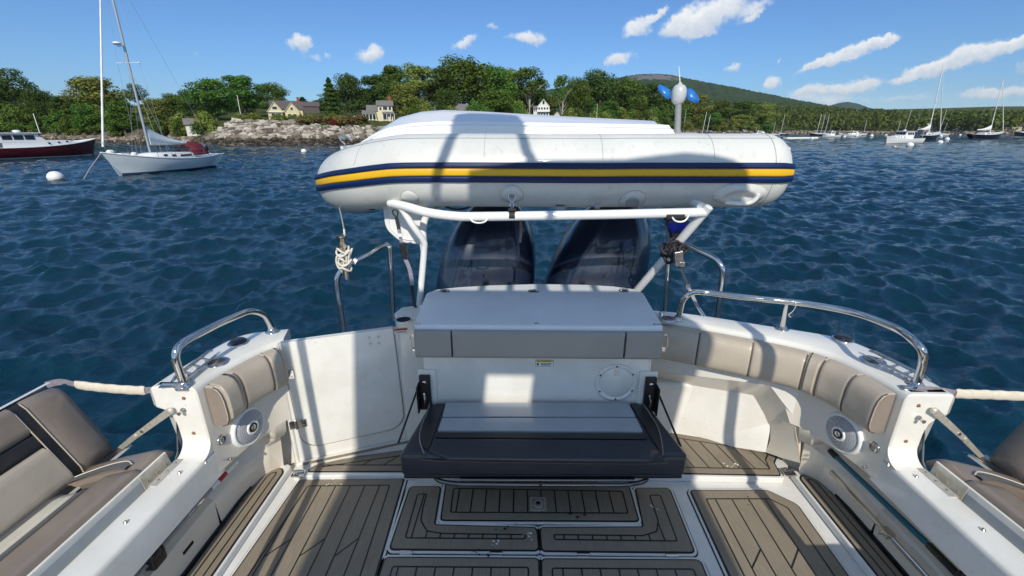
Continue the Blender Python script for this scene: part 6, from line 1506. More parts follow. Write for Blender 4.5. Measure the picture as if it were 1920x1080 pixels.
far_wood()

# ================================================================ HOUSES
mat('clapboard_yellow', (.62, .55, .30), .7, var=.06, vscale=1); mat('clapboard_cream', (.66, .61, .40), .7, var=.06, vscale=1); mat('house_white', (.72, .72, .70), .7, var=.05, vscale=1)
mat('shingle_grey', (.17, .165, .16), .85, var=.25, vscale=2); mat('shingle_dark', (.10, .085, .085), .85, var=.25, vscale=2); mat('window_glass', (.03, .04, .05), .12); mat('trim_white', (.78, .78, .75), .5); mat('brick', (.24, .085, .06), .9, var=.2, vscale=6); mat('porch_dark', (.05, .05, .05), .8)
class House:
    def __init__(s, px, d, label, face=0, base=0, sc=.86):
        p = gpoint(px, d); s.p = p; a = math.atan2(p.x, p.y); s.rz = -a + face; s.e = empty('house', p + Vector((0, 0, base)), label, 'house', 'houses along the shore', rz=s.rz); s.e.scale = (sc, sc, sc)
        WL[s.e.name] = Vector((0, 0, 0))
    def build(s, mb, name, m, par=None):
        o = mb.build(name, m, par or s.e); return o
    def gable(s, x0, x1, y0, y1, z0, z1, zr, wall, roof, axis='y', name='wall', oh=.35):
        """axis y: gable end faces the water"""
        mb = MB(); xm = (x0 + x1) / 2; ym = (y0 + y1) / 2
        if axis == 'y':
            f = lambda y: [(x0, y, z0), (x1, y, z0), (x1, y, z1), (xm, y, zr), (x0, y, z1)]
            mb.loft([f(y0), f(y1)], closed=True, smooth=False); s.build(mb, name, wall)
            mb = MB(); sl_ = (zr - z1) / (xm - x0); t = .16
            for sg, xa in ((1, x0), (-1, x1)):
                e = xa - sg * oh; ze = z1 - sl_ * oh
                mb.loft([[(e, y, ze + .03), (xm, y, zr + .03), (xm, y, zr + t), (e, y, ze + t)] for y in (y0 - oh, y1 + oh)], closed=True, smooth=False)
            r = s.build(mb, 'roof', roof)
            mb = MB()
            for sg, xa in ((1, x0), (-1, x1)):
                e = xa - sg * oh; ze = z1 - sl_ * oh; mb.loft([[(e, y, ze - .12), (xm, y, zr - .10), (xm, y, zr + .05), (e, y, ze + .05)] for y in (y0 - oh - .03, y0 - oh)], closed=True, smooth=False)
            s.build(mb, 'bargeboard', 'trim_white', r)
        else:
            f = lambda x: [(x, y0, z0), (x, y1, z0), (x, y1, z1), (x, ym, zr), (x, y0, z1)]
            mb.loft([f(x0), f(x1)], closed=True, smooth=False); s.build(mb, name, wall)
            mb = MB(); sl_ = (zr - z1) / (ym - y0); t = .16
            for sg, ya_ in ((1, y0), (-1, y1)):
                e = ya_ - sg * oh; ze = z1 - sl_ * oh; mb.loft([[(x, e, ze + .03), (x, ym, zr + .03), (x, ym, zr + t), (x, e, ze + t)] for x in (x0 - oh, x1 + oh)], closed=True, smooth=False)
            s.build(mb, 'roof', roof)
    def win(s, x, z, w_, h_, y, name='window'):
        mb = MB(); mb.box((x, y - .04, z), (w_ + .24, .08, h_ + .24)); o = s.build(mb, name, 'trim_white')
        mb = MB(); mb.box((x, y - .085, z), (w_, .05, h_)); pn2 = s.build(mb, 'pane', 'window_glass', o)
    def chimney(s, x, y, z0, z1, w_=.9): mb = MB(); mb.box((x, y, (z0 + z1) / 2), (w_, w_, z1 - z0)); mb.box((x, y, z1), (w_ + .2, w_ + .2, .2)); s.build(mb, 'chimney', 'brick')
    def porch(s, x0, x1, y0, y1, z, posts, roof, rise=.8):
        mb = MB(); mb.loft([[(x, y1, z + rise), (x, y0, z), (x, y0, z - .18), (x, y1, z - .18)] for x in (x0, x1)], closed=True, smooth=False); o = s.build(mb, 'porch_roof', roof)
        for k in range(posts): mb = MB(); mb.box((x0 + .15 + (x1 - x0 - .3) * k / (posts - 1), y0 + .12, z / 2 - .05), (.18, .18, z - .1)); s.build(mb, 'post', 'trim_white', o)
m_ = 110 / F / 1.05   # metres per pixel of the photograph out there
h = House(535, 22, 'yellow clapboard house with twin front gables and dark roof above the boulder bank', sc=.6)
hz = 4.6
h.gable(-4.6, .2, 0, 9, -.5, 3.2, 6.3, 'clapboard_yellow', 'shingle_dark'); h.gable(1.0, 5.9, .8, 9.5, -.5, 3.2, 6.2, 'clapboard_yellow', 'shingle_dark'); h.gable(-3.5, 7.2, 5, 10, -.5, 4.2, 6.9, 'clapboard_yellow', 'shingle_dark', 'x')
h.win(-2.2, 4.15, 1.5, 1.0, 0); h.win(3.4, 4.0, .01 + .8, .9, .8); h.win(-2.9, 1.25, 1.3, 2.0, 0); h.win(-1.2, 1.25, 1.5, 2.0, 0); h.win(2.4, 1.2, 1.2, 2.0, .8); h.win(4.2, 1.2, 1.2, 2.0, .8); h.chimney(6.2, 7.4, 4, 8.3)
mb = MB(); mb.box((-2.2, -.3, 2.75), (5.0, .6, .15)); h.build(mb, 'awning', 'trim_white')
h = House(719, 24, 'stepped yellow house with grey roofs, bay window and brick chimney', sc=.66)
h.gable(-1.2, 4.0, 0, 6, -.5, 5.4, 7.0, 'clapboard_cream', 'shingle_grey', 'x', oh=.5); h.gable(-5.0, -1.2, .8, 6, -.5, 3.6, 5.4, 'clapboard_cream', 'shingle_grey', 'x', oh=.4)
h.porch(-7.0, -2.0, -1.4, .9, 2.3, 5, 'shingle_grey', 1.3); h.porch(.2, 4.6, -1.3, .2, 2.5, 4, 'shingle_grey', .8)
h.win(1.4, 4.3, 1.5, 1.1, 0); h.win(3.1, 4.3, .9, 1.1, 0); h.win(-.3, 4.2, .8, 1.0, 0); h.win(-3.0, 2.9, .9, .8, .8); h.win(-4.3, 1.1, .8, 1.3, .8); h.win(-2.7, 1.1, .8, 1.3, .8); h.win(1.3, 1.2, 1.8, 1.5, 0); h.win(3.2, 1.2, .8, 1.4, 0); h.chimney(3.3, 3.6, 5, 8.6)
h = House(1018, 34, 'tall white shingle house with arched gable window and balconies', base=1.6)
h.gable(-2.6, 2.6, 0, 7, -.5, 4.6, 7.4, 'house_white', 'shingle_grey', 'y', oh=.2); h.gable(-4.4, -2.6, 1.5, 6, -.5, 3.6, 4.8, 'house_white', 'shingle_grey', 'x')
h.win(0, 5.9, .9, 1.1, 0); mb = MB(); mb.lathe((0, -.06, 6.45), [(.45, 0), (.45, .05)], (0, -1, 0), 16); h.build(mb, 'arched_pane', 'window_glass')
for zz in (3.55, 1.0):
    for x in (-1.9, -.7, .5, 1.7): h.win(x, zz, .75, 1.15, 0)
for x in (-3.9, -3.2): h.win(x, 2.9, .4, .9, 1.5)
mb = MB(); mb.box((0, -.6, 2.35), (5.6, 1.2, .15)); mb.box((0, -1.15, 2.8), (5.6, .06, .7)); h.build(mb, 'balcony', 'trim_white')
h = House(1043, 36, 'small white gabled cottage right of the tall shingle house'); h.gable(-1.2, 1.4, 0, 4, -.5, 2.9, 4.4, 'house_white', 'shingle_grey'); h.win(0, 2.2, .6, .9, 0); h.win(-.3, .8, .6, .8, 0)
h = House(830, 30, 'white cottage peeping out under the highest trees above the dinghy'); h.gable(-2, 2.2, 0, 5, -.5, 3.4, 4.8, 'house_white', 'shingle_grey', 'x'); h.win(-1, 2.6, .7, .8, 0); h.win(.8, 2.6, .7, .8, 0); h.gable(4.5, 13, 1, 6, -.5, 3.4, 5.2, 'porch_dark', 'shingle_grey', 'x', name='wing')
h = House(590, 56, 'low dark roofed house between the two yellow houses', sc=.62); h.gable(-3.5, 3.5, 0, 5, -.5, 3.2, 5.0, 'shingle_dark', 'shingle_dark', 'x')
h = House(63, 24, 'pale house almost hidden among the trees at the far left'); h.gable(-4, 4, 0, 6, -.5, 4.6, 7.0, 'house_white', 'shingle_grey'); h.win(-1.5, 3, 1, 1.2, 0); h.win(1.2, 3, 1, 1.2, 0)
h = House(372, 12, 'small white shed under the round tree left of the boulders'); h.gable(-2.2, 2.2, 0, 3, -.5, 2.2, 3.3, 'house_white', 'shingle_grey', 'x'); h.win(-.6, 1.3, .7, .8, 0); h.win(1, 1.3, .7, .8, 0)
h = House(1222, 17, 'white waterside building with a low roof left of the propeller shaft', base=.4); h.gable(-2.5, 2.5, 0, 4, -.5, 2.3, 3.4, 'house_white', 'shingle_grey', 'x'); h.win(-1, 1.3, .7, .8, 0)
h = House(1393, 14, 'tiny white boathouse at the far waterside above the dinghy stern'); h.gable(-1.8, 1.8, 0, 4, -.5, 3.4, 5.0, 'house_white', 'shingle_grey'); h.win(0, 2, .8, .8, 0)
h = House(1740, 26, 'wide pale house on the far shore behind the masts', base=.5); h.gable(-9, 5, 0, 8, -.5, 4.2, 7.8, 'clapboard_cream', 'shingle_grey', 'x'); h.gable(-4, 0, -2, 6, -.5, 4.6, 7.0, 'house_white', 'shingle_grey'); h.win(-2, 3, 1.6, 1.4, -2); h.win(-7, 2, 1.2, 1.4, 0); h.win(3, 2, 1.2, 1.4, 0)
h = House(1798, 20, 'low white arched shed on the far shore', base=0); mb = MB(); mb.loft([[(7 * math.cos(a) * .8, y, 3.8 * math.sin(a)) for a in [math.pi * k / 10 for k in range(11)]] for y in (0, 8)], closed=True); h.build(mb, 'roof', 'house_white'); h.win(0, 1.3, 2, 1.6, 0, 'door')
h = House(1890, 18, 'pale low house on the far shore behind the white motor yacht', base=.3); h.gable(-10, 8, 0, 8, -.5, 3.6, 6.5, 'clapboard_cream', 'shingle_dark', 'x'); 
for x in (-7, -3, 1, 5): h.win(x, 2, 1.4, 1.3, 0)
# white fence and flagpoles
p = gpoint(1262, 10); mb = MB(); 
for k in range(24): q_ = gpoint(1244 + k * 1.6, 10); mb.box(q_ + Vector((0, 0, .8)), (.22, .12, 1.6))
for z_ in (.5, 1.3): mb.tube([gpoint(1244 + k * 4, 10) + Vector((0, 0, z_)) for k in range(10)], .07, n=6)
tag(mb.build('picket_fence', 'trim_white'), 'white picket fence at the waterside behind the propeller shaft', 'fence')
def pole(px, d, ytop, label, r_=.07, name='flagpole'):
    p = gpoint(px, d); dt = uvdir(px, ytop); zt_ = CZ + dt.z / dt.xy.length * p.xy.length; mb = MB(); mb.tube([p, Vector((p.x, p.y, zt_))], [r_, r_ * .7], n=7); mb.sphere((p.x, p.y, zt_), r_ * 1.3, n=8, m=6); tag(mb.build(name, 'trim_white'), label, 'pole')
pole(1117, 9, 195, 'bare white flagpole above the middle of the dinghy'); pole(458, 17, 180, 'thin pale pole beside the tree left of the twin gabled house'); pole(1281, 7, 205, 'pale short pole just right of the propeller shaft')
# garden chairs on the lawn
for k in range(4):
    p = gpoint(668 + k * 6, 17.5); e = empty('garden_chair', p, ('leftmost', 'second', 'third', 'rightmost')[k] + ' of the white garden chairs on the lawn by the stepped yellow house', 'chair', 'white garden chairs on the lawn'); WL[e.name] = p
    mb = MB(); mb.box(p + Vector((0, 0, .42)), (.6, .6, .08)); 
    for sx in (-.25, .25):
        for sy in (-.25, .25): mb.box(p + Vector((sx, sy, .2)), (.07, .07, .42))
    mb.build('seat', 'trim_white', e); mb = MB(); mb.box(p + Vector((0, .3, .8)), (.6, .08, .8)); mb.build('backrest', 'trim_white', e)

# ================================================================ BOATS ON THE WATER
mat('topside_white', (.74, .75, .76), .3, var=.04, vscale=1); mat('topside_grey', (.60, .67, .72), .3, 0, .2, var=.06, vscale=1); mat('topside_red', (.095, .007, .012), .25, 0, .3); mat('topside_black', (.012, .014, .02), .25, 0, .3)
mat('antifoul', (.02, .02, .03), .6); mat('boottop_blue', (.03, .05, .12), .5); mat('alloy_mast', (.42, .46, .50), .35, .5); mat('canvas_maroon', (.11, .006, .016), .8, var=.15, vscale=3); mat('canvas_blue', (.03, .045, .075), .8, var=.15, vscale=3); mat('canvas_tan', (.45, .38, .30), .8)
mat('cabin_window', (.012, .016, .02), .15); mat('sail_white', (.80, .80, .78), .8, var=.06, vscale=3); mat('buoy_white', (.78, .78, .76), .45, var=.1, vscale=6)
def yacht(name, loc, rz, L_, hull_m, label, cat, group=None, detail=True, mastH=None, boom=True, dodger=None, mast_m='alloy_mast', cover='canvas_blue', kind='sail', furl=True, ketch=False, deckm='topside_white', beam=None, rake=.02, forem='sail_white'):
    """local axes: +Y towards the bow"""
    e = empty(name, loc, label, cat, group, rz=rz); WL[e.name] = Vector((0, 0, 0)); B = beam or L_ * .30; H0 = L_ * .095
    st_ = []; N_ = 18
    for i in range(N_ + 1):
        t = i / N_; y = -L_ / 2 + L_ * t; wf = math.sin(math.pi * min(1, .5 * (t / .42) ** .75)) if t < .42 else math.cos(math.pi / 2 * ((t - .42) / .58) ** 1.7)
        if kind != 'sail': wf = (.86 + .14 * min(1, t / .3)) if t < .45 else math.cos(math.pi / 2 * ((t - .45) / .55) ** 1.9)
        wf = max(wf, .02 if t > .5 else .45 if kind == 'sail' else .8); sh = H0 * (1 + .45 * (t - .38) ** 2 * 4 * (.6 if t < .38 else 1)); ov = 1 if kind != 'sail' else 1 - .0
        wl = wf * (.9 if kind != 'sail' else .82); yw = y * (.80 if kind == 'sail' else (.97 if t < .5 else .88)); 
        st_.append([(-B / 2 * wf, y, sh), (-B / 2 * wf * .97, lerp(y, yw, .45), sh * .55), (-B / 2 * wl * .93, yw, .14), (-B / 2 * wl * .88, yw, .04), (-B / 2 * wl * .5, yw, -.35), (0, yw, -.5), (B / 2 * wl * .5, yw, -.35), (B / 2 * wl * .88, yw, .04), (B / 2 * wl * .93, yw, .14), (B / 2 * wf * .97, lerp(y, yw, .45), sh * .55), (B / 2 * wf, y, sh)])
    mb = MB(); n_ = 11; vs_ = [p for s_ in st_ for p in s_]; fs = []; mi = []
    for i in range(N_):
        for j in range(n_ - 1): fs.append((i * n_ + j, i * n_ + j + 1, (i + 1) * n_ + j + 1, (i + 1) * n_ + j)); mi.append(0 if j in (0, 1, 8, 9) else (1 if j in (2, 7) else 2))
    mb.v = vs_; mb.f = fs; mb.mi = mi; mb.sm = [True] * len(fs); mb.add(st_[0], [tuple(range(n_))], 0); mb.add(st_[-1], [tuple(range(n_))], 0)
    mb.build('hull', [hull_m, 'boottop_blue' if kind == 'sail' else 'topside_white', 'antifoul'], e, origin=(0, 0, 0))
    mb = MB(); nn_ = N_ + 1; mb.add([(s_[0][0] * .985, s_[0][1], s_[0][2] - .01) for s_ in st_] + [(s_[10][0] * .985, s_[10][1], s_[10][2] - .01) for s_ in st_], [(i, i + 1, nn_ + i + 1, nn_ + i) for i in range(N_)])
    for sd_ in (0, 10): mb.tube([(s_[sd_][0], s_[sd_][1], s_[sd_][2] + .01) for s_ in st_], .035 * L_ / 9, n=6)
    mb.build('deck', deckm, e, origin=(0, 0, 0))
    k_ = L_ / 9.0
    def shy(y): t = y / L_ + .5; return H0 * (1 + .45 * (t - .38) ** 2 * 4 * (.6 if t < .38 else 1))
    if kind == 'sail':
        pr_ = [(-.16, .16, .30), (-.14, .17, .40), (.02, .165, .40), (.14, .12, .34), (.21, .08, .22), (.235, .06, .02)]
        mb = MB(); mb.loft([[(-w_ * L_ * .62, y * L_, shy(y * L_) - .05), (-w_ * L_ * .56, y * L_, shy(y * L_) + h_ * k_ * .85), (-w_ * L_ * .42, y * L_, shy(y * L_) + h_ * k_), (w_ * L_ * .42, y * L_, shy(y * L_) + h_ * k_), (w_ * L_ * .56, y * L_, shy(y * L_) + h_ * k_ * .85), (w_ * L_ * .62, y * L_, shy(y * L_) - .05)] for y, w_, h_ in pr_], closed=True)
        cab = mb.build('cabin', deckm, e, origin=(0, 0, 0))
        mb = MB()
        for sx in (-1, 1):
            for y, ln_ in ((-.07, .10), (.035, .035), (.095, .03)):
                w0 = np.interp(y, [q_[0] for q_ in pr_], [q_[1] for q_ in pr_]) * L_; mb.box((sx * (w0 * .595 + .012), y * L_, shy(y * L_) + .20 * k_), (.03, ln_ * L_, .13 * k_), ry=-sx * .18)
        mb.build('cabin_window', 'cabin_window', cab, origin=(0, 0, 0))
        my = (.14 if detail else .10) * L_; mh = mastH or L_ * 1.35; mt = Vector((0, my - rake * mh, mh))
        mb = MB(); mb.tube([(0, my, shy(my) + .2), mt], .075 * k_, n=10); mast = mb.build('mast', mast_m, e, origin=(0, 0, 0))
        mb = MB(); sph = mh * .52; sy = my - rake * sph; mb.tube([(-.09 * L_, sy, sph), (.09 * L_, sy, sph)], .022 * k_, n=6)
        for sx in (-1, 1): mb.sphere((sx * .09 * L_, sy, sph), .05 * k_, n=8, m=6)
        mb.build('spreader', 'topside_white', mast, origin=(0, 0, 0))
        mb = MB(); r_ = .010 * max(1, k_) * (1 if detail else 1.5)
        bow = Vector((0, L_ * .485, shy(L_ * .485))); stern = Vector((0, -L_ * .49, shy(-L_ * .49)))
        mb.tube([stern, mt], r_ * (.8 if detail else .45), n=5)
        for sx in ((-1, 1) if detail else ()):
            cpn = Vector((sx * B * .46, my - .02 * L_, shy(my))); mb.tube([cpn, Vector((sx * .09 * L_, sy, sph)), mt], r_ * .8, n=5); mb.tube([cpn + Vector((0, -.25, 0)), Vector((0, sy, sph * .96))], r_ * .7, n=5); mb.tube([cpn + Vector((0, .4, 0)), Vector((0, sy, sph * .96))], r_ * .7, n=5)
        mb.build('rigging', 'alloy_mast', e, origin=(0, 0, 0))
        if furl:
            mb = MB(); pth = [bow + (mt - bow) * t for t in [.03 + .95 * i / 40 for i in range(41)]]
            mb.tube(pth, [.055 * k_ * (1 + .12 * math.sin(i * 1.9)) * (1.15 - .45 * i / 40) for i in range(41)], n=8); mb.build('furled_jib', forem, e, origin=(0, 0, 0))
        if boom:
            bz = shy(0) + .95 * k_; b0_ = Vector((0, my - .12, bz)); b1_ = Vector((0, my - .40 * L_, bz - .05)); mb = MB(); mb.tube([b0_, b1_], .05 * k_, n=8); bm_ = mb.build('boom', mast_m, e, origin=(0, 0, 0))
            mb = MB(); secs = []
            for i in range(13):
                t = i / 12; c_ = b0_.lerp(b1_, t); hh = (.62 * (1 - t) ** 2.2 * 1.6 + .16) * k_; ww = .10 * k_ * (1.1 - .5 * t)
                secs.append([c_ + Vector((-ww, 0, -.02)), c_ + Vector((-ww * .8, 0, hh * .5)), c_ + Vector((0, 0, hh)), c_ + Vector((ww * .8, 0, hh * .5)), c_ + Vector((ww, 0, -.02))])
            mb.loft(secs, closed=True); mb.build('sail_cover', cover, bm_, origin=(0, 0, 0))
        if dodger:
            mb = MB(); secs = []
            for y, w_, h_ in ((-.13, .15, .32), (-.155, .16, .72), (-.21, .165, .98), (-.27, .165, .95), (-.30, .16, .60), (-.305, .158, .30)):
                secs.append([(w_ * L_ * math.cos(a) * .62, y * L_, shy(y * L_) + .1 + max(.05, h_ * k_ * math.sin(a) ** .7)) for a in [math.pi * q_ / 12 for q_ in range(13)]])
            mb.loft(secs, caps=False); dg = mb.build('dodger', dodger, e, origin=(0, 0, 0))
            mb = MB(); mb.loft([[(w_ * L_ * math.cos(a) * .625, y * L_ , shy(y * L_) + .11 + h_ * k_ * math.sin(a) ** .7) for a in [math.pi * (q_ + 3.2) / 14 for q_ in range(8)]] for y, w_, h_ in ((-.134, .151, .40), (-.153, .160, .70))], caps=False); mb.build('dodger_window', 'cabin_window', dg, origin=(0, 0, 0))
        if detail:
            mb = MB()
            for sx in (-1, 1):
                pts_ = []
                for t in (-.47, -.36, -.22, -.08, .06, .2, .33, .43):
                    i_ = (t + .5) * N_; s0 = st_[int(i_)]; x_ = abs(lerp(s0[0][0], st_[min(N_, int(i_) + 1)][0][0], i_ - int(i_))) * .94; y_ = t * L_; b__ = Vector((sx * x_, y_, shy(y_))); mb.tube([b__, b__ + Vector((0, 0, .58))], .013, n=5); pts_.append(b__ + Vector((0, 0, .57)))
                mb.tube(pts_, .008, n=5); mb.tube([q_ - Vector((0, 0, .27)) for q_ in pts_], .006, n=5)
                if sx == 1: pr_r = pts_
                else: pr_l = pts_
            mb.tube(crom([pr_l[-1], Vector((0, L_ * .5, shy(L_ * .5) + .6)), pr_r[-1]], 5), .015, n=6); mb.tube([pr_l[0], Vector((0, -L_ * .5, shy(-L_ * .5) + .6)), pr_r[0]], .015, n=6); mb.tube([Vector((0, L_ * .5, shy(L_ * .5) + .6)), Vector((0, L_ * .49, shy(L_ * .49)))], .015, n=6)
            mb.build('guard_rail', 'stainless', e, origin=(0, 0, 0))
            mb = MB(); mb.sphere((0, my - rake * mh * .62 + .42, mh * .60), .22, n=18, m=8, sc=(1, 1, .42)); mb.box((0, my - rake * mh * .6 + .18, mh * .592), (.08, .45, .06), rx=-.25); mb.build('radar', 'white_paint', mast, origin=(0, 0, 0))
            mb = MB(); mb.sphere((.35, L_ * .40, shy(L_ * .4) + .16), .16, n=10, m=6, sc=(1, 1.5, .8)); mb.sphere((-.3, L_ * .30, shy(L_ * .3) + .14), .15, n=10, m=6, sc=(1, 1.4, .8)); mb.box((0, L_ * .36, shy(L_ * .36) + .08), (.5, .5, .12)); mb.build('deck_gear', 'sail_white', e, origin=(0, 0, 0))
            mb = MB(); mb.tube([Vector((0, L_ * .5, shy(L_ * .5) - .05)), Vector((.1, L_ * .52 + .55, .55)), Vector((.15, L_ * .52 + 1.1, -.1))], .03, n=6); mb.build('mooring_line', 'strap_grey', e, origin=(0, 0, 0))
            mb = MB(); mb.tube([(B * .35, -L_ * .46, shy(-L_ * .46)), (B * .35, -L_ * .48, shy(-L_ * .46) + 1.0)], .012, n=5); mb.lathe((0, -L_ * .38, shy(-L_ * .38) + .45), [(.30, 0), (.30, .02)], (0, 1, 0), 20); mb.build('wheel_and_staff', 'stainless', e, origin=(0, 0, 0))
    else:
        # motor boat: raised foredeck cabin, wheelhouse, hard top
        mb = MB(); mb.loft([[(-w_ * B, y * L_, shy(y * L_) - .05), (-w_ * B * .93, y * L_, shy(y * L_) + h_), (w_ * B * .93, y * L_, shy(y * L_) + h_), (w_ * B, y * L_, shy(y * L_) - .05)] for y, w_, h_ in ((-.15, .40, .55), (.10, .39, .62), (.26, .28, .42), (.33, .18, .06))], closed=True, smooth=False); tr_ = mb.build('trunk_cabin', deckm, e, bevel=.04, origin=(0, 0, 0))
        zc = shy(0); mb = MB(); mb.loft([[(-w_ * B, y * L_, z_) for z_ in ()] or [(-w_ * B, y0 * L_, zc + .5), (w_ * B, y0 * L_, zc + .5), (w_ * B * .93, y1 * L_, zc + 1.45), (-w_ * B * .93, y1 * L_, zc + 1.45)] for y0, y1, w_ in ((-.16, -.16, .38), (.12, .06, .37))], closed=True, smooth=False); wh = mb.build('wheelhouse', deckm, e, bevel=.03, origin=(0, 0, 0))
        mb = MB(); mb.box((0, -.06 * L_, zc + 1.50), (B * .80, L_ * .30, .09)); mb.build('roof', deckm, e, bevel=.03, origin=(0, 0, 0))
        for sx in (-1, 1):
            for y, l_ in ((-.115, .055), (-.05, .055), (.015, .055)): mb = MB(); mb.box((sx * B * .362, y * L_, zc + 1.05), (.03, l_ * L_, .48), ry=-sx * .12); mb.build('wheelhouse_window', 'cabin_window', wh, origin=(0, 0, 0))
        for x in (-.22, 0, .22): mb = MB(); mb.box((x * B, .092 * L_, zc + 1.08), (.19 * B, .03, .48), rx=.35); mb.build('wheelhouse_window', 'cabin_window', wh, origin=(0, 0, 0))
        mb = MB()
        for sx in (-1, 1):
            for y in (.12, .19, .25): mb.lathe((sx * B * (.385 - (y - .1) * .75), y * L_, shy(y * L_) + .28), [(.10, -.03), (.10, .05)], (sx, .25, 0), 12)
        mb.build('porthole', 'cabin_window', tr_, origin=(0, 0, 0))
        mb = MB(); mb.sphere((0, .0, zc + 1.7), .30, n=16, m=8, sc=(1, 1, .5)); mb.box((0, 0, zc + 1.58), (.3, .3, .1)); mb.build('radar', 'white_paint', e, origin=(0, 0, 0))
        mb = MB(); mb.loft([[(-.38 * B, y * L_, zc + .1), (-.38 * B, y * L_, z_), (.38 * B, y * L_, z_), (.38 * B, y * L_, zc + .1)] for y, z_ in ((-.17, zc + 1.48), (-.24, zc + 1.35), (-.33, zc + .75), (-.36, zc + .4))], caps=False, smooth=False); mb.build('cockpit_enclosure', dodger or 'canvas_tan', e, origin=(0, 0, 0))
        mb = MB(); mb.tube([(B * .25, L_ * .1, zc + 1.5), (B * .25, L_ * .1, zc + 3.6)], .03, n=6); mb.tube([(-B * .3, -L_ * .45, zc), (-B * .3, -L_ * .46, zc + 1.6)], .03, n=6); mb.build('antenna', 'white_paint', e, origin=(0, 0, 0))
    return e
# the white sloop at the left
bowp = P(232, 329, z=0); sternp = P(398, 313, z=0); d_ = bowp - sternp; mid = (bowp + sternp) / 2
sl_len = d_.length / .80; mid = mid + d_.normalized() * .1
yacht('sloop', (mid.x, mid.y, 0), math.atan2(-d_.x, d_.y), sl_len, 'topside_grey', 'pale sloop with maroon dodger moored at the left, bow towards us', 'sailboat', None, True, mastH=sl_len * 1.45, dodger='canvas_maroon', cover='canvas_blue_pale' if 'canvas_blue_pale' in M else 'topside_grey', rake=.015)
a_ = P(12, 298, z=0); b_ = P(178, 291, z=0); dd2 = (b_ - a_).normalized(); L2 = 12.5; c_ = b_ - dd2 * L2 * .46
yacht('cabin_cruiser', (c_.x, c_.y, 0), math.atan2(-dd2.x, dd2.y), L2, 'topside_red', 'white cabin motor boat with dark red hull at the left edge', 'motor boat', kind='motor', dodger='canvas_tan', beam=3.8).scale = (1, 1, .84)
def sail_at(px, wy, Lm, hdg, mast_px_h, hull, label, **kw):
    p = P(px, wy, z=0); r = p.xy.length; mh = mast_px_h / F * (r / uvdir(px, 240).xy.length)
    return yacht('sailing_yacht', (p.x, p.y, 0), hdg, Lm, hull, label, 'sailboat', 'boats moored off the right shore', detail=False, mastH=mh, **kw)
pa_ = azof(1700)
sail_at(1732, 262.5, 13.5, R(-68), 126, 'topside_black', 'dark hulled sloop with tall raked mast right of centre distance', dodger='canvas_blue', cover='topside_white', rake=.12, mast_m='white_paint')
yacht('sport_boat', tuple(P(1690, 268.5, z=0).xy) + (0,), R(-75) + math.pi, 9.0, 'topside_white', 'white low decked boat with blue canvas, in front of the dark sloop', 'motor boat', 'boats moored off the right shore', kind='motor', dodger='canvas_blue', beam=3.0)
sail_at(1846, 260, 13.5, R(-80) + math.pi * 0, 100, 'topside_black', 'black hulled sloop near the right edge with furled jib', boom=True, cover='topside_white', rake=.10, mast_m='white_paint')
yacht('motor_yacht', tuple(P(1925, 257, z=0).xy) + (0,), R(100), 14, 'topside_black', 'white motor yacht with dark hull cut by the right edge', 'motor boat', 'boats moored off the right shore', kind='motor', dodger='topside_white', beam=4.2)
FB = [(1534, 254.5, 11, R(70), 38, 'topside_black', 'first of the three masts close together, leftmost dark hull'), (1541, 253.8, 10, R(60), 36, 'topside_white', 'middle one of the three masts close together'), (1548, 254.2, 10, R(100), 37, 'topside_black', 'right one of the three masts close together'),
      (1466, 253.5, 10, R(80), 36, 'topside_black', 'dark hulled sloop just right of the dinghy stern'), (1451, 253.6, 8, R(70), 24, 'topside_white', 'short masted white sloop nearest the dinghy stern'), (1617, 254, 8.5, R(-70), 28, 'topside_white', 'lone small sloop between the three masts and the dark sloop'),
      (1697, 255, 9, R(70), 46, 'topside_white', 'white sloop behind the sport boat with leaning mast'), (1762, 254.5, 10, R(80), 46, 'topside_white', 'white sloop right behind the tall dark sloop'), (1770, 253.6, 8, R(100), 22, 'topside_white', 'small sloop right of the tall dark sloop'), (1575, 253, 8, R(60), 12, 'topside_white', 'low white boat right of the three masts')]
for px, wy, L_, hd, mh, hm, lab in FB: sail_at(px, wy, L_ * .8, hd, mh, hm, lab, rake=.03, furl=False, mast_m='white_paint', cover='canvas_blue')
# hauled-out masts behind the dinghy
for (px, h_, lab) in ((1320, 46, 'sloop moored behind the dinghy stern, only its leaning mast in sight'), (1328, 40, 'second sloop behind the dinghy stern, a shorter mast')): sail_at(px, 259, 8, R(70), h_, 'topside_white', lab, rake=.06, furl=False, mast_m='white_paint')
yacht('sport_boat', tuple(P(1420, 256, z=0).xy) + (0,), R(80), 8.0, 'topside_white', 'white motor boat peeping over the right end of the dinghy', 'motor boat', 'boats moored off the right shore', kind='motor', dodger='topside_white', beam=2.8)
yacht('sport_boat', tuple(P(1598, 255, z=0).xy) + (0,), R(80), 7.0, 'topside_white', 'small white motor boat off the far rocks right of the three masts', 'motor boat', 'boats moored off the right shore', kind='motor', dodger='topside_white', beam=2.5)
yacht('sport_boat', tuple(P(1558, 257, z=0).xy) + (0,), R(75), 6.5, 'topside_white', 'small white motor boat in front of the three masts', 'motor boat', 'boats moored off the right shore', kind='motor', dodger='canvas_blue', beam=2.4)
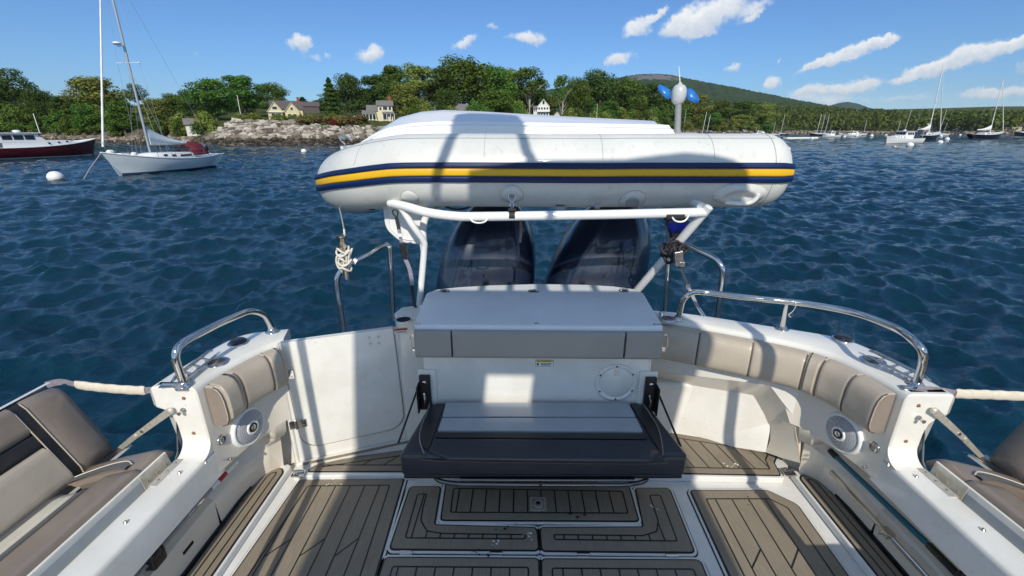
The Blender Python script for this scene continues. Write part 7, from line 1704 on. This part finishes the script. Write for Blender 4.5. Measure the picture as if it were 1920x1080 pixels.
# floating pontoon
p0, p1 = P(1472, 260, z=0), P(1530, 259.5, z=0); mb = MB(); mb.box((p0 + p1) / 2 + Vector((0, 0, .2)), ((p1 - p0).length, 1.6, .5), rz=math.atan2((p1 - p0).y, (p1 - p0).x)); tag(mb.build('floating_dock', 'trim_white', bevel=.05), 'long low white floating dock right of the dinghy stern', 'dock')
# mooring buoys
for x in range(2): pass
BU = [(106, 338, 25, 'large white mooring buoy in front of the sloop bow'), (570, 286, 10, 'white buoy left of the dinghy bow'), (1475, 283, 12, 'white buoy touching the right end of the dinghy'), (1466, 268, 7, 'white buoy right above the dinghy stern'),
      (1705, 275, 12, 'white buoy below the low white sport boat'), (1762, 269, 9, 'white buoy right of the dark sloop'), (1775, 263, 8, 'small white buoy furthest right of the dark sloop'), (1764, 256.5, 5, 'tiny white buoy close to the dark sloop stern'), (1678, 276, 4, 'tiny white buoy left of the large right hand one'),
      (1522, 261, 6, 'white buoy at the end of the floating dock'), (1606, 256, 5, 'small white buoy below the lone small sloop'), (1583, 257.5, 5, 'small white buoy right of the three masts'), (1661, 254, 4, 'tiny white buoy left of the sport boat'), (1800, 254, 4, 'tiny white buoy off the arched shed'), (1634, 256, 6, 'white buoy right of the lone small sloop')]
for x, y, wpx, lab in BU:
    p = P(x, y, z=0); r_ = wpx / 2 / F * (p.xy.length / uvdir(x, y).xy.length); 
    mb = MB(); mb.sphere((p.x, p.y, r_ * .45), r_, n=20, m=12, sc=(1, 1, .88)); tag(mb.build('mooring_buoy', 'buoy_white'), lab, 'buoy', 'white mooring buoys')

# ================================================================ AIR
hm = bpy.data.materials.new('haze'); hm.use_nodes = True; hn = NT(hm.node_tree)
hv = hn.n('ShaderNodeVolumePrincipled'); hv.inputs['Color'].default_value = (.84, .92, 1.0, 1); hv.inputs['Density'].default_value = .00006; hv.inputs['Anisotropy'].default_value = .2
ho = hn.n('ShaderNodeOutputMaterial'); hn.l(hv.outputs[0], ho.inputs['Volume']); M['haze'] = hm
mb = MB(); mb.box((0, 0, 240), (12000, 12000, 500)); hz_ = mb.build('haze', 'haze', origin=(0, 0, 0)); tag(hz_, kind='stuff')
